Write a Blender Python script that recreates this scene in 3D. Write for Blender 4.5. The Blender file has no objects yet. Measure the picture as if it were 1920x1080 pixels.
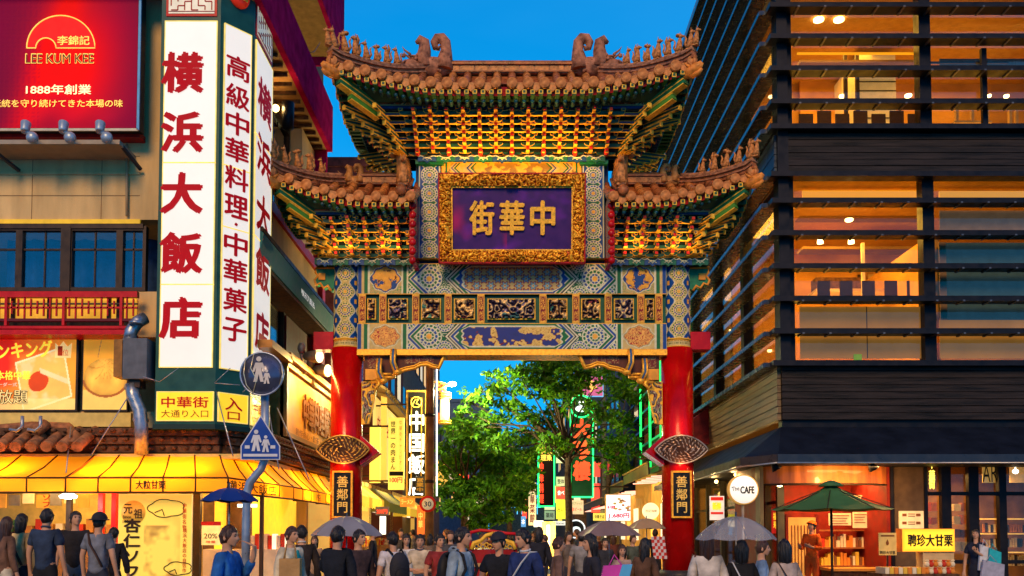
import bpy, bmesh, math, random
import numpy as np
from math import sin, cos, pi, radians, sqrt, atan2
from mathutils import Vector, Matrix, Euler
RNG = random.Random(11)
SC = bpy.context.scene
COL = SC.collection
# ---------------------------------------------------------------- camera
F = 32.0 / 36.0 * 1920.0
TH = radians(2.6)
PY0 = 1000 - F * math.tan(TH)
CAMZ = 1.5
cd = bpy.data.cameras.new('camera')
cd.lens = 32.0
cd.sensor_width = 36.0
cd.shift_y = (PY0 - 540) / 1920.0
cd.clip_start = 0.1
cd.clip_end = 2000
cam = bpy.data.objects.new('camera', cd)
cam.location = (0, 0, CAMZ)
cam.rotation_euler = (pi / 2 + TH, 0, 0)
COL.objects.link(cam)
SC.camera = cam
# ---------------------------------------------------------------- sky, sun, exposure
w = bpy.data.worlds.new('World')
SC.world = w
w.use_nodes = True
nt = w.node_tree
for n in list(nt.nodes):
 nt.nodes.remove(n)
sky = nt.nodes.new('ShaderNodeTexSky')
sky.sky_type = 'NISHITA'
sky.sun_disc = False
sky.sun_elevation = radians(30)
sky.sun_rotation = radians(188)
sky.air_density = 1.6
sky.dust_density = 0.2
sky.ozone_density = 4.0
# the whole sky is deep evening blue: look the model up a little above the true direction, then deepen its colour
tcw = nt.nodes.new('ShaderNodeTexCoord')
sep = nt.nodes.new('ShaderNodeSeparateXYZ')
mz = nt.nodes.new('ShaderNodeMapRange')
mz.inputs[1].default_value = -.2
mz.inputs[2].default_value = 1.
mz.inputs[3].default_value = .38
mz.inputs[4].default_value = 1.
com = nt.nodes.new('ShaderNodeCombineXYZ')
nt.links.new(tcw.outputs['Generated'], sep.inputs[0])
nt.links.new(sep.outputs[0], com.inputs[0])
nt.links.new(sep.outputs[1], com.inputs[1])
nt.links.new(sep.outputs[2], mz.inputs[0])
nt.links.new(mz.outputs[0], com.inputs[2])
nrm = nt.nodes.new('ShaderNodeVectorMath')
nrm.operation = 'NORMALIZE'
nt.links.new(com.outputs[0], nrm.inputs[0])
nt.links.new(nrm.outputs[0], sky.inputs[0])
hs = nt.nodes.new('ShaderNodeHueSaturation')
hs.inputs['Saturation'].default_value = 1.3
hs.inputs['Hue'].default_value = .505
tint = nt.nodes.new('ShaderNodeMix')
tint.data_type = 'RGBA'
tint.inputs[0].default_value = .97
grd = nt.nodes.new('ShaderNodeMix')
grd.data_type = 'RGBA'
grd.inputs[6].default_value = (.01, 3.7, 8.2, 1)
grd.inputs[7].default_value = (.0, .3, 2.4, 1)
nt.links.new(sep.outputs[2], grd.inputs[0])
nt.links.new(sky.outputs[0], hs.inputs['Color'])
nt.links.new(hs.outputs[0], tint.inputs[6])
nt.links.new(grd.outputs[2], tint.inputs[7])
bg = nt.nodes.new('ShaderNodeBackground')
bg.inputs[1].default_value = 0.12
wo = nt.nodes.new('ShaderNodeOutputWorld')
# thin veils of cloud: a few per cent of tonal change
cn_ = nt.nodes.new('ShaderNodeTexNoise')
cn_.inputs['Scale'].default_value = 2.2
cn_.inputs['Detail'].default_value = 5
cm = nt.nodes.new('ShaderNodeMapping')
cm.inputs['Scale'].default_value = (1, 1, 3.5)
nt.links.new(tcw.outputs['Generated'], cm.inputs[0])
nt.links.new(cm.outputs[0], cn_.inputs['Vector'])
cr_ = nt.nodes.new('ShaderNodeMapRange')
cr_.inputs[1].default_value = .45
cr_.inputs[2].default_value = .75
cr_.inputs[3].default_value = 0
cr_.inputs[4].default_value = .07
nt.links.new(cn_.outputs['Fac'], cr_.inputs[0])
veil = nt.nodes.new('ShaderNodeMix')
veil.data_type = 'RGBA'
veil.inputs[7].default_value = (1.2, 4.2, 8.8, 1)
nt.links.new(cr_.outputs[0], veil.inputs[0])
nt.links.new(tint.outputs[2], veil.inputs[6])
nt.links.new(veil.outputs[2], bg.inputs[0])
nt.links.new(bg.outputs[0], wo.inputs[0])
sd = bpy.data.lights.new('sun', 'SUN')
sd.energy = 2.2
sd.angle = radians(20)
sd.color = (1.0, 0.60, 0.24)
sun = bpy.data.objects.new('sun', sd)
sun.rotation_euler = (radians(60), 0, radians(-8))
COL.objects.link(sun)
SC.view_settings.view_transform = 'Standard'
SC.view_settings.look = 'None'
SC.view_settings.exposure = 0.35
SC.view_settings.gamma = 1.0
SC.view_settings.use_curve_mapping = False
SC.render.engine = 'CYCLES'
SC.cycles.use_denoising = True
SC.cycles.max_bounces = 6
SC.cycles.diffuse_bounces = 3
SC.cycles.glossy_bounces = 3
SC.cycles.transmission_bounces = 4
SC.cycles.transparent_max_bounces = 12
SC.cycles.sample_clamp_indirect = 4.0
SC.cycles.caustics_reflective = False
SC.cycles.caustics_refractive = False
def P(px, py, Y):
 """point of the place seen at photo pixel (px, py) when it stands at distance Y"""
 u = (px - 960) / F
 v = (PY0 - py) / F
 dy = cos(TH) - v * sin(TH)
 dz = sin(TH) + v * cos(TH)
 t = Y / dy
 return Vector((u * t, Y, CAMZ + dz * t))
def PX(px, Y, py=800):
 return P(px, py, Y).x
def PZ(py, Y):
 return P(960, py, Y).z
# ---------------------------------------------------------------- materials
MATS = {}
def M(name, col=(.5, .5, .5), rough=.6, metal=0., emit=0., ecol=None, var=.12, scale=5., bump=0., bscale=40., attr=None, coat=0.,
stretch=None, spec=.16):
 if name in MATS:
  return MATS[name]
 m = bpy.data.materials.new(name)
 m.use_nodes = True
 t = m.node_tree
 b = t.nodes['Principled BSDF']
 b.inputs['Roughness'].default_value = rough
 b.inputs['Metallic'].default_value = metal
 b.inputs['Coat Weight'].default_value = coat
 b.inputs['Specular IOR Level'].default_value = spec
 base = None
 if attr:
  a = t.nodes.new('ShaderNodeAttribute')
  a.attribute_name = attr
  base = a.outputs['Color']
 tc = t.nodes.new('ShaderNodeTexCoord')
 vec = tc.outputs['Object']
 if stretch:
  mp = t.nodes.new('ShaderNodeMapping')
  mp.inputs['Scale'].default_value = stretch
  t.links.new(vec, mp.inputs[0])
  vec = mp.outputs[0]
 if var > 0:
  n = t.nodes.new('ShaderNodeTexNoise')
  n.inputs['Scale'].default_value = scale
  n.inputs['Detail'].default_value = 4
  t.links.new(vec, n.inputs['Vector'])
  mr = t.nodes.new('ShaderNodeMapRange')
  mr.inputs[1].default_value = .3
  mr.inputs[2].default_value = .7
  mr.inputs[3].default_value = 1 - var * 1.3
  mr.inputs[4].default_value = 1 + var
  t.links.new(n.outputs['Fac'], mr.inputs[0])
  mx = t.nodes.new('ShaderNodeVectorMath')
  mx.operation = 'SCALE'
  if base:
   t.links.new(base, mx.inputs[0])
  else:
   mx.inputs[0].default_value = col[:3]
  t.links.new(mr.outputs[0], mx.inputs['Scale'])
  base = mx.outputs[0]
  mr2 = t.nodes.new('ShaderNodeMapRange')
  mr2.inputs[1].default_value = .3
  mr2.inputs[2].default_value = .7
  mr2.inputs[3].default_value = max(.03, rough - .1)
  mr2.inputs[4].default_value = min(1, rough + .1)
  t.links.new(n.outputs['Fac'], mr2.inputs[0])
  t.links.new(mr2.outputs[0], b.inputs['Roughness'])
 if base:
  t.links.new(base, b.inputs['Base Color'])
 else:
  b.inputs['Base Color'].default_value = (*col[:3], 1)
 if emit:
  if ecol is None and base:
   t.links.new(base, b.inputs['Emission Color'])
  else:
   b.inputs['Emission Color'].default_value = (*(ecol or col)[:3], 1)
  b.inputs['Emission Strength'].default_value = emit
 if bump:
  n2 = t.nodes.new('ShaderNodeTexNoise')
  n2.inputs['Scale'].default_value = bscale
  n2.inputs['Detail'].default_value = 5
  t.links.new(vec, n2.inputs['Vector'])
  bp = t.nodes.new('ShaderNodeBump')
  bp.inputs['Strength'].default_value = bump
  bp.inputs['Distance'].default_value = .02
  t.links.new(n2.outputs['Fac'], bp.inputs['Height'])
  t.links.new(bp.outputs[0], b.inputs['Normal'])
 MATS[name] = m
 return m
def glass(name, tint=(.8, .9, 1), refl=.25, rough=.02):
 if name in MATS:
  return MATS[name]
 m = bpy.data.materials.new(name)
 m.use_nodes = True
 t = m.node_tree
 t.nodes.remove(t.nodes['Principled BSDF'])
 out = t.nodes['Material Output']
 tr = t.nodes.new('ShaderNodeBsdfTransparent')
 tr.inputs[0].default_value = (*tint, 1)
 gl = t.nodes.new('ShaderNodeBsdfGlossy')
 gl.inputs['Roughness'].default_value = rough
 lw = t.nodes.new('ShaderNodeLayerWeight')
 lw.inputs[0].default_value = .35
 mr = t.nodes.new('ShaderNodeMapRange')
 mr.inputs[3].default_value = refl
 mr.inputs[4].default_value = min(1, refl + .6)
 t.links.new(lw.outputs['Fresnel'], mr.inputs[0])
 mx = t.nodes.new('ShaderNodeMixShader')
 t.links.new(mr.outputs[0], mx.inputs[0])
 t.links.new(tr.outputs[0], mx.inputs[1])
 t.links.new(gl.outputs[0], mx.inputs[2])
 t.links.new(mx.outputs[0], out.inputs[0])
 MATS[name] = m
 return m
# ---------------------------------------------------------------- mesh builder
ORG = {}
ORDS = 'first second third fourth fifth sixth seventh eighth ninth tenth eleventh twelfth thirteenth fourteenth fifteenth sixteenth seventeenth eighteenth nineteenth twentieth twenty-first twenty-second twenty-third twenty-fourth'.split()
CNT = {}
def nth(k):
 CNT[k] = CNT.get(k, -1) + 1
 return ORDS[CNT[k] % 24]
class MB:
 def __init__(s):
  s.v = []
  s.f = []
  s.m = []
  s.sm = []
  s.col = None
 def add(s, vs, fs, mi=0, smooth=False):
  k = len(s.v)
  s.v += [tuple(v) for v in vs]
  s.f += [tuple(i + k for i in f) for f in fs]
  s.m += [mi] * len(fs)
  s.sm += [smooth] * len(fs)
  return s
 def box(s, x0, x1, y0, y1, z0, z1, mi=0):
  return s.add([(x0, y0, z0), (x1, y0, z0), (x1, y1, z0), (x0, y1, z0), (x0, y0, z1), (x1, y0, z1), (x1, y1, z1), (x0, y1, z1)],
  [(0, 3, 2, 1), (4, 5, 6, 7), (0, 1, 5, 4), (1, 2, 6, 5), (2, 3, 7, 6), (3, 0, 4, 7)], mi)
 def obox(s, c, ax, ay, az, mi=0):
  """box with centre c and half-axis vectors"""
  c, ax, ay, az = map(Vector, (c, ax, ay, az))
  vs = [c + a * ax + b * ay + d * az for d in (-1, 1) for a, b in ((-1, -1), (1, -1), (1, 1), (-1, 1))]
  return s.add(vs, [(0, 3, 2, 1), (4, 5, 6, 7), (0, 1, 5, 4), (1, 2, 6, 5), (2, 3, 7, 6), (3, 0, 4, 7)], mi)
 def bar(s, a, b, w, h=None, up=(0, 0, 1), mi=0):
  a, b = Vector(a), Vector(b)
  h = h or w
  d = b - a
  L = d.length
  d.normalize()
  r = d.cross(Vector(up))
  if r.length < 1e-4:
   r = Vector((1, 0, 0))
  r.normalize()
  u = r.cross(d)
  return s.obox((a + b) / 2, d * L / 2, r * w / 2, u * h / 2, mi)
 def prism(s, pts, n, mi=0, cap=True):
  """polygon (3-D points, ordered) extruded by vector n"""
  n = Vector(n)
  a = [Vector(p) for p in pts]
  k = len(a)
  vs = a + [p + n for p in a]
  fs = [(i, (i + 1) % k, (i + 1) % k + k, i + k) for i in range(k)]
  if cap:
   fs += [tuple(range(k))[::-1], tuple(range(k, 2 * k))]
  return s.add(vs, fs, mi)
 def xz(s, pts, y0, y1, mi=0):
  return s.prism([(x, y0, z) for x, z in pts], (0, y1 - y0, 0), mi)
 def tube(s, pts, r, n=8, mi=0, flat=1., cap=True, smooth=True, up=None):
  pts = [Vector(p) for p in pts]
  k = len(pts)
  rs = r if isinstance(r, (list, tuple)) else [r] * k
  vs = []
  pu = None
  for i, p in enumerate(pts):
   d = (pts[min(i + 1, k - 1)] - pts[max(i - 1, 0)])
   if d.length < 1e-9:
    d = Vector((0, 0, 1))
   d.normalize()
   if pu is None:
    u = Vector(up) if up else (Vector((0, 0, 1)) if abs(d.z) < .9 else Vector((0, 1, 0)))
   else:
    u = pu
   u = u - d * u.dot(d)
   u.normalize()
   pu = u
   q = d.cross(u)
   for j in range(n):
    a = 2 * pi * j / n
    vs.append(p + (u * cos(a) + q * sin(a) * flat) * rs[i])
  fs = [(i * n + j, i * n + (j + 1) % n, (i + 1) * n + (j + 1) % n, (i + 1) * n + j) for i in range(k - 1) for j in range(n)]
  s.add(vs, fs, mi, smooth)
  if cap:
   b = len(s.v) - len(vs)
   s.f += [tuple(b + j for j in range(n))[::-1], tuple(b + (k - 1) * n + j for j in range(n))]
   s.m += [mi, mi]
   s.sm += [False, False]
  return s
 def lathe(s, prof, c=(0, 0, 0), n=20, mi=0, ax='z', smooth=True, flat=1.):
  vs = []
  for r, h in prof:
   for j in range(n):
    a = 2 * pi * j / n
    x, y = r * cos(a), r * sin(a) * flat
    if ax == 'z':
     vs.append((c[0] + x, c[1] + y, c[2] + h))
    else:
     vs.append((c[0] + x, c[1] + h, c[2] + y))
  k = len(prof)
  fs = [(i * n + j, i * n + (j + 1) % n, (i + 1) * n + (j + 1) % n, (i + 1) * n + j) for i in range(k - 1) for j in range(n)]
  s.add(vs, fs, mi, smooth)
  b = len(s.v) - len(vs)
  if prof[0][0] > 1e-6:
   s.f.append(tuple(b + j for j in range(n))[::-1])
   s.m.append(mi)
   s.sm.append(False)
  if prof[-1][0] > 1e-6:
   s.f.append(tuple(b + (k - 1) * n + j for j in range(n)))
   s.m.append(mi)
   s.sm.append(False)
  return s
 def ell(s, c, r, n=10, m=7, mi=0, rot=None):
  r = (r, r, r) if not hasattr(r, '__len__') else r
  vs = []
  for i in range(m + 1):
   t = pi * i / m
   for j in range(n):
    a = 2 * pi * j / n
    q = Vector((r[0] * sin(t) * cos(a), r[1] * sin(t) * sin(a), r[2] * cos(t)))
    if rot:
     q.rotate(rot)
    vs.append(Vector(c) + q)
  fs = [(i * n + j, (i + 1) * n + j, (i + 1) * n + (j + 1) % n, i * n + (j + 1) % n) for i in range(m) for j in range(n)]
  return s.add(vs, fs, mi, True)
 def quad(s, a, b, c, d, mi=0):
  return s.add([a, b, c, d], [(0, 1, 2, 3)], mi)
 def grid(s, fn, nu, nv, mi=0, smooth=True, closeu=False):
  vs = [fn(i / nu, j / nv) for j in range(nv + 1) for i in range(nu + 1)]
  fs = [(j * (nu + 1) + i, j * (nu + 1) + i + 1, (j + 1) * (nu + 1) + i + 1, (j + 1) * (nu + 1) + i) for j in range(nv) for i in range(nu)]
  return s.add(vs, fs, mi, smooth)
 def mesh(s, name, mats, off=(0, 0, 0)):
  me = bpy.data.meshes.new(name)
  o = Vector(off)
  me.from_pydata([(x - o.x, y - o.y, z - o.z) for x, y, z in s.v], [], s.f)
  for m in (mats if isinstance(mats, (list, tuple)) else [mats]):
   me.materials.append(m)
  me.polygons.foreach_set('material_index', s.m)
  me.polygons.foreach_set('use_smooth', s.sm)
  me.update()
  return me
def reg(o, parent, world):
 """link o under parent with its origin at world position"""
 world = Vector(world)
 if parent:
  o.parent = parent
  o.location = world - ORG[parent.name]
 else:
  o.location = world
 COL.objects.link(o)
 ORG[o.name] = world
 return o
def build(name, mb, mats, parent=None, org=None, kind=None, label=None):
 """one mesh object; vertices are given in world coordinates (parents carry no rotation)"""
 if org is None:
  if parent:
   org = ORG[parent.name]
  elif kind == 'structure':
   org = Vector((0, 0, 0))
  else:
   a_ = np.array(mb.v)
   org = Vector(((a_[:, 0].min() + a_[:, 0].max()) / 2, (a_[:, 1].min() + a_[:, 1].max()) / 2, a_[:, 2].min()))
 me = mb.mesh(name, mats, org)
 o = bpy.data.objects.new(name, me)
 reg(o, parent, org)
 if kind:
  o['kind'] = kind
 if label:
  o['label'] = label
 return o
def inst(name, me, parent, world, rot=None, scale=None):
 o = bpy.data.objects.new(name, me)
 reg(o, parent, world)
 if rot is not None:
  o.rotation_euler = rot
 if scale is not None:
  o.scale = scale if hasattr(scale, '__len__') else (scale,) * 3
 return o
def tag(o, label, cat, group=None, kind=None):
 o['label'] = label
 o['category'] = cat
 if group:
  o['group'] = group
 if kind:
  o['kind'] = kind
 return o
def thing(name, label, cat, loc=(0, 0, 0), group=None):
 o = bpy.data.objects.new(name, None)
 o.empty_display_size = .2
 reg(o, None, loc)
 return tag(o, label, cat, group)
def struct(name, mb, mats):
 return build(name, mb, mats, kind='structure')
def lamp(name, typ, loc, energy, color=(1, .7, .35), parent=None, size=.3, target=None, spot=70, sy=None, blend=.6):
 ld = bpy.data.lights.new(name, typ)
 ld.energy = energy
 ld.color = color
 if typ == 'AREA':
  ld.size = size
  if sy:
   ld.shape = 'RECTANGLE'
   ld.size_y = sy
 else:
  ld.shadow_soft_size = size
 if typ == 'SPOT':
  ld.spot_size = radians(spot)
  ld.spot_blend = blend
 o = bpy.data.objects.new(name, ld)
 reg(o, parent, loc)
 if target is not None:
  o.rotation_euler = (Vector(target) - Vector(loc)).to_track_quat('-Z', 'Y').to_euler()
 return o
def subempty(name, parent, loc, rz=0.):
 o = bpy.data.objects.new(name, None)
 o.empty_display_size = .1
 reg(o, parent, loc)
 if rz:
  o.rotation_euler = (0, 0, rz)
 return o
TCACHE = {}
def glyphs(s, bold, sx_lines=None):
 key = (s, bold)
 if key not in TCACHE:
  c = bpy.data.curves.new('lettering', 'FONT')
  c.body = s
  c.size = 1
  c.offset = bold
  c.resolution_u = 3
  c.align_x = 'CENTER'
  if sx_lines:
   c.space_line = sx_lines
  o = bpy.data.objects.new('lettering', c)
  me = bpy.data.meshes.new_from_object(o)
  vs = np.array([v.co[:] for v in me.vertices])
  fs = [tuple(p.vertices) for p in me.polygons]
  bpy.data.objects.remove(o)
  bpy.data.curves.remove(c)
  bpy.data.meshes.remove(me)
  TCACHE[key] = (vs, fs)
 return TCACHE[key]
def write(s, c, w, h, mat, parent, face=(0, -1, 0), bold=.02, depth=.0, name='lettering', lift=.006, vert=False, brush=0., tilt=0.):
 """lettering fitted to a w x h box centred on c, lying on a surface whose outward normal is face"""
 if vert:
  s2 = '\n'.join(s)
  vs, fs = glyphs(s2, 0, 1.05 if not vert == 2 else 1.2)
 else:
  vs, fs = glyphs(s, 0)
 if not len(vs):
  return None
 lo, hi = vs[:, :2].min(0), vs[:, :2].max(0)
 q = (vs[:, :2] - (lo + hi) / 2) / (hi - lo)
 q[:, 0] *= w
 q[:, 1] *= h
 if brush:
  q[:, 1] += brush * h * np.sin(q[:, 0] * 2 / max(w, .01) * pi) * .5
 n = Vector(face).normalized()
 r = Vector((0, 0, 1)).cross(n)
 if r.length < .01:
  r = Vector((1, 0, 0))
 r.normalize()
 u = n.cross(r)
 if tilt:
  r, u = r * cos(tilt) + u * sin(tilt), u * cos(tilt) - r * sin(tilt)
 c = Vector(c)
 mb = MB()
 z = lift
 sc_ = float(h) / max(hi[1] - lo[1], 1e-6)
 q0 = q
 offs = [(0, 0)]
 if bold > .008:
  b_ = bold * sc_ * .9
  offs = [(b_, .35 * b_), (-b_, -.35 * b_), (.35 * b_, -b_ * .8), (-.35 * b_, b_ * .8)]
  q0 = q * (1 - 2 * b_ / max(w, h))
 for io, (ox, oy) in enumerate(offs):
  q = q0 + np.array([ox, oy])
  z = lift + io * .0009
  if depth:
  # solid letters: top face plus walls via bmesh extrude
   bm = bmesh.new()
   bv = [bm.verts.new((a, b, 0)) for a, b in q]
   for f in fs:
    try:
     bm.faces.new([bv[i] for i in f])
    except ValueError:
     pass
   bmesh.ops.remove_doubles(bm, verts=bm.verts, dist=1e-5)
   ex = bmesh.ops.extrude_face_region(bm, geom=list(bm.faces))
   bmesh.ops.translate(bm, verts=[g for g in ex['geom'] if isinstance(g, bmesh.types.BMVert)], vec=(0, 0, depth))
   bmesh.ops.recalc_face_normals(bm, faces=bm.faces)
   bm.verts.index_update()
   mb.add([c + r * v.co.x + u * v.co.y + n * (v.co.z + z) for v in bm.verts], [[v.index for v in f.verts] for f in bm.faces])
   bm.free()
  else:
   mb.add([c + r * a + u * b + n * z for a, b in q], fs)
 return build(name, mb, mat, parent)
# ---------------------------------------------------------------- painted ornament (flat print on real surfaces)
def arr(c):
 return np.array(c, float)
def paint(name, surf, w, h, fn, mat, parent, res=.014, disp=None, org=None):
 """surf(u, v, d) -> xyz arrays for u in 0..w, v in 0..h, d outward; fn(x, y) -> rgb array; disp(x, y) -> outward relief"""
 nu, nv = max(2, int(w / res)), max(2, int(h / res))
 x, y = np.meshgrid(np.linspace(0, w, nu + 1), np.linspace(0, h, nv + 1))
 d = disp(x, y) if disp else np.zeros_like(x)
 X, Y, Z = surf(x, y, d)
 org = org if org is not None else ORG[parent.name]
 co = np.stack([X - org[0], Y - org[1], Z - org[2]], -1).reshape(-1, 3)
 i, j = np.meshgrid(np.arange(nu), np.arange(nv))
 a = (j * (nu + 1) + i).ravel()
 f = np.stack([a, a + 1, a + nu + 2, a + nu + 1], -1)
 me = bpy.data.meshes.new(name)
 me.vertices.add(len(co))
 me.vertices.foreach_set('co', co.ravel())
 me.loops.add(f.size)
 me.loops.foreach_set('vertex_index', f.ravel())
 me.polygons.add(len(f))
 me.polygons.foreach_set('loop_start', np.arange(0, f.size, 4))
 me.polygons.foreach_set('use_smooth', np.ones(len(f), bool))
 me.update(calc_edges=True)
 ca = me.color_attributes.new('Col', 'FLOAT_COLOR', 'POINT')
 c = fn(x, y).reshape(-1, 3)
 ca.data.foreach_set('color', np.concatenate([c, np.ones((len(c), 1))], 1).ravel())
 me.materials.append(mat)
 o = bpy.data.objects.new(name, me)
 reg(o, parent, org)
 return o
def flat(x0, z0, y, dirx=1):
 """surface in the xz plane facing -y"""
 return lambda u, v, d: (x0 + u * dirx, y - d, z0 + v)
def mixc(base, mask, col):
 m = mask[..., None] if mask.ndim == base.ndim - 1 else mask
 return base * (1 - m) + arr(col) * m
def sstep(x, t):
 return np.clip(x / t + .5, 0, 1)
def vnoise(x, y, seed=0):
 """smooth value noise"""
 rs = np.random.RandomState(seed)
 T = rs.rand(64, 64)
 xi, yi = np.floor(x).astype(int), np.floor(y).astype(int)
 fx, fy = x - xi, y - yi
 fx = fx * fx * (3 - 2 * fx)
 fy = fy * fy * (3 - 2 * fy)
 g = lambda a, b: T[(yi + b) % 64, (xi + a) % 64]
 return (g(0, 0) * (1 - fx) + g(1, 0) * fx) * (1 - fy) + (g(0, 1) * (1 - fx) + g(1, 1) * fx) * fy
def fbm(x, y, seed=0, oc=4):
 s = 0
 a = .5
 for k in range(oc):
  s = s + a * vnoise(x * 2 ** k, y * 2 ** k, seed + k)
  a *= .5
 return s / .94
# ================================================================ THE GATE
GOLD = M('gilding', (.90, .42, .04), rough=.38, metal=.45, var=.25, scale=14, bump=.3, bscale=60)
GOLDP = M('gold_paint', (.85, .46, .04), rough=.5, var=.2, scale=20)
DKGREEN = M('dark_green_lacquer', (.012, .085, .065), rough=.45, var=.3, scale=12)
DKBLUE = M('dark_blue_lacquer', (.008, .04, .13), rough=.45, var=.3, scale=12)
GREEN = M('green_lacquer', (.012, .17, .08), rough=.45, var=.25, scale=12)
REDL = M('red_lacquer', (.43, .002, .003), rough=.24, var=.22, scale=2.2, coat=.12, bump=.12, bscale=9)
REDP = M('red_paint', (.42, .012, .012), rough=.45, var=.2, scale=8)
TILE = M('amber_glazed_tile', (.50, .17, .04), rough=.28, var=.45, scale=9, bump=.5, bscale=25)
TILE2 = M('brown_glazed_tile', (.34, .10, .03), rough=.3, var=.45, scale=7, bump=.5, bscale=25)
RIDGE = M('weathered_ridge_tile', (.36, .15, .07), rough=.6, var=.45, scale=10, bump=.8, bscale=18)
PAINTED = M('painted_ornament', rough=.45, attr='Col', var=.14, scale=9)
CARVED = M('gilt_carving', rough=.36, metal=.35, attr='Col', var=.15, scale=20)
WHITEP = M('pale_paint', (.6, .62, .55), rough=.5, var=.1)
cBLUE, cGRN, cLINE, cGOLD, cCREAM = arr((.004, .055, .24)), arr((.004, .13, .04)), arr((.64, .61, .38)), arr((.76, .36, .04)), arr((.58, .42, .15))
cRED, cBLK = arr((.28, .015, .02)), arr((.008, .012, .02))
def medal(rgb, x, y, cx, cy, R, g1=cBLUE, g2=cGRN, line=cLINE, core=cGOLD):
 dx, dy = x - cx, y - cy
 r = np.hypot(dx, dy) / R
 th = np.arctan2(dy, dx)
 ins = (r < 1.0)
 c = np.zeros(x.shape + (3,)) + g1
 rings = [.2, .42, .68, .93]
 ln = np.zeros_like(x)
 lw = .055
 for k, rk in enumerate(rings):
  ln = np.maximum(ln, (abs(r - rk) < lw * .8).astype(float))
 for k, (a, b, n) in enumerate(((.2, .42, 8), (.42, .68, 12), (.68, .93, 16))):
  band = (r > a) & (r < b)
  ph = (k % 2) * pi / n
  s = np.abs(np.sin(n * (th + ph) / 2))
  ln = np.maximum(ln, (band & (s < (.30 + .1 * k))).astype(float))
  if k == 1:
   c[band] = g2
 c = mixc(c, ln, line)
 c = mixc(c, (r < .2).astype(float), core)
 rgb[ins] = c[ins]
 return rgb
def lace(x, y, s, seed, a, b, thr=.3):
 v = fbm(x * s, y * s, seed, 2)
 m = (abs(np.sin(v * 22)) < thr).astype(float)
 return mixc(np.zeros(x.shape + (3,)) + arr(a), m, b)
def beam_fn(W, H, upper):
 K = 77.6
 def fn(x, y):
  d = abs(x - W / 2) * K
  yy = (y - H / 2) * K
  ay = abs(yy)
  hh = H / 2 * K
  rgb = np.zeros(x.shape + (3,)) + cBLUE
  a, b = (cBLUE, cGRN) if upper else (cGRN, cBLUE)
  # lace ground with medallions between the chevrons
  lc = lace(x, y, 5.5, 3 if upper else 8, cGRN * .8, cLINE, .38)
  c = d + ay * 1.0
  rgb[:] = lc
  rgb = medal(rgb, abs(x - W / 2), y, 155 / K, H / 2, 25 / K, g1=a, g2=b)
  for qy in (0, H):
   rgb = medal(rgb, abs(x - W / 2), y, 178 / K, qy, 20 / K, g1=b, g2=a)
   rgb = medal(rgb, abs(x - W / 2), y, 126 / K, qy, 17 / K, g1=b, g2=a)
  def band(lo, hi, col, var=None):
   q = c if var is None else var
   rgb[(q >= lo) & (q < hi)] = col
  for lo, hi, col in ((88, 99, cRED * .5 if upper else cRED * .3), (99, 106, a), (106, 109, cLINE), (109, 115, b), (115, 118, cLINE * .9), (118, 121, cBLK),
  (121, 125, cLINE), (125, 127, cBLK), (181, 184, cLINE), (184, 190, a), (190, 192, cLINE), (192, 198, b), (198, 201, cLINE)):
   band(lo, hi, col)
   # centre cartouche, pointed and scalloped ends
  e = d + 6 * np.cos(ay / hh * pi * 2.2) * (ay > hh * .25) + ay * .55
  inn = (e < 92) & (ay < hh - 7)
  rim = (e < 100) & ~inn
  rgb[rim] = a
  rgb[(e < 95) & (ay < hh - 4.5) & ~inn] = cLINE
  if upper:
   p = .34
   ux = (x - W / 2) / p
   uy = (y - H / 2) / p
   f = np.zeros(x.shape + (3,)) + cCREAM * .8
   for ox, oy in ((0, 0), (.5, .5)):
    gx = (ux + ox + .5) % 1 - .5
    gy = (uy + oy + .5) % 1 - .5
    rr = np.hypot(gx, gy)
    t = np.arctan2(gy, gx)
    R = .27 + .07 * np.cos(6 * t)
    f[rr < R] = arr((.05, .20, .30)) if ox == 0 else arr((.10, .28, .34))
    f[abs(rr - R) < .045] = cRED * .8
    f[rr < .1] = cCREAM
    f[rr < .05] = cRED
   rgb[inn] = f[inn]
  else:
   v = fbm(x * 5.5, y * 6.5, 21, 3)
   g = np.where((v > .43)[..., None], cCREAM * 1.05 + arr((.1, .02, -.04)), arr((.015, .03, .18)))
   g[abs(v - .43) < .014] = cRED * .6
   sp = np.abs(np.sin(v * 40)) < .25
   g[sp & (v > .5)] = cGOLD * .5
   rgb[inn] = g[inn]
   # outer panel with a lobed field, and the end stripes
  pn = d > 202
  rgb[pn] = (cCREAM * (.9 if upper else 1.0))
  dx = (d - 237) / 27
  t = np.arctan2(yy / (hh - 3), dx)
  rr = np.hypot(dx, yy / (hh - 3))
  lob = .92 + (.05 * np.cos(8 * t)) + .12 * abs(np.cos(t)) ** 8
  v = fbm(x * 7, y * 7, 31, 3)
  if upper:
   g = np.where((v > .36)[..., None], cGOLD * .95, cBLUE * .9)
   g[(rr < .8) & (abs(v - .42) < .02)] = cRED * .3
   cor = lace(x, y, 7, 5, cCREAM * .8, cGRN * 2.2, .25)
  else:
   g = np.where((abs(np.sin(v * 30)) < .45)[..., None], cRED * 1.3, cGOLD * 1.0 + arr((0, .02, .04)))
   cor = np.zeros(x.shape + (3,)) + cCREAM
  pm = pn & (d < 270)
  rgb[pm] = cor[pm]
  rgb[pm & (rr < lob + .06)] = cLINE * 1.0
  rgb[pm & (rr < lob)] = (cBLUE if upper else cCREAM * .9) * .8
  q = pm & (rr < lob - .09)
  rgb[q] = g[q]
  for lo, hi, col in ((194, 197, cLINE), (197, 204, a if not upper else b), (204, 207, cLINE), (266, 270, cLINE), (270, 277, a if not upper else b), (277, 281, cCREAM),
  (281, 288, b if not upper else a), (288, 290, cLINE), (290, 300, a)):
   rgb[(d >= lo) & (d < hi)] = col
  rgb[(y < .018) | (y > H - .018)] = cGOLD
  return rgb
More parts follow.
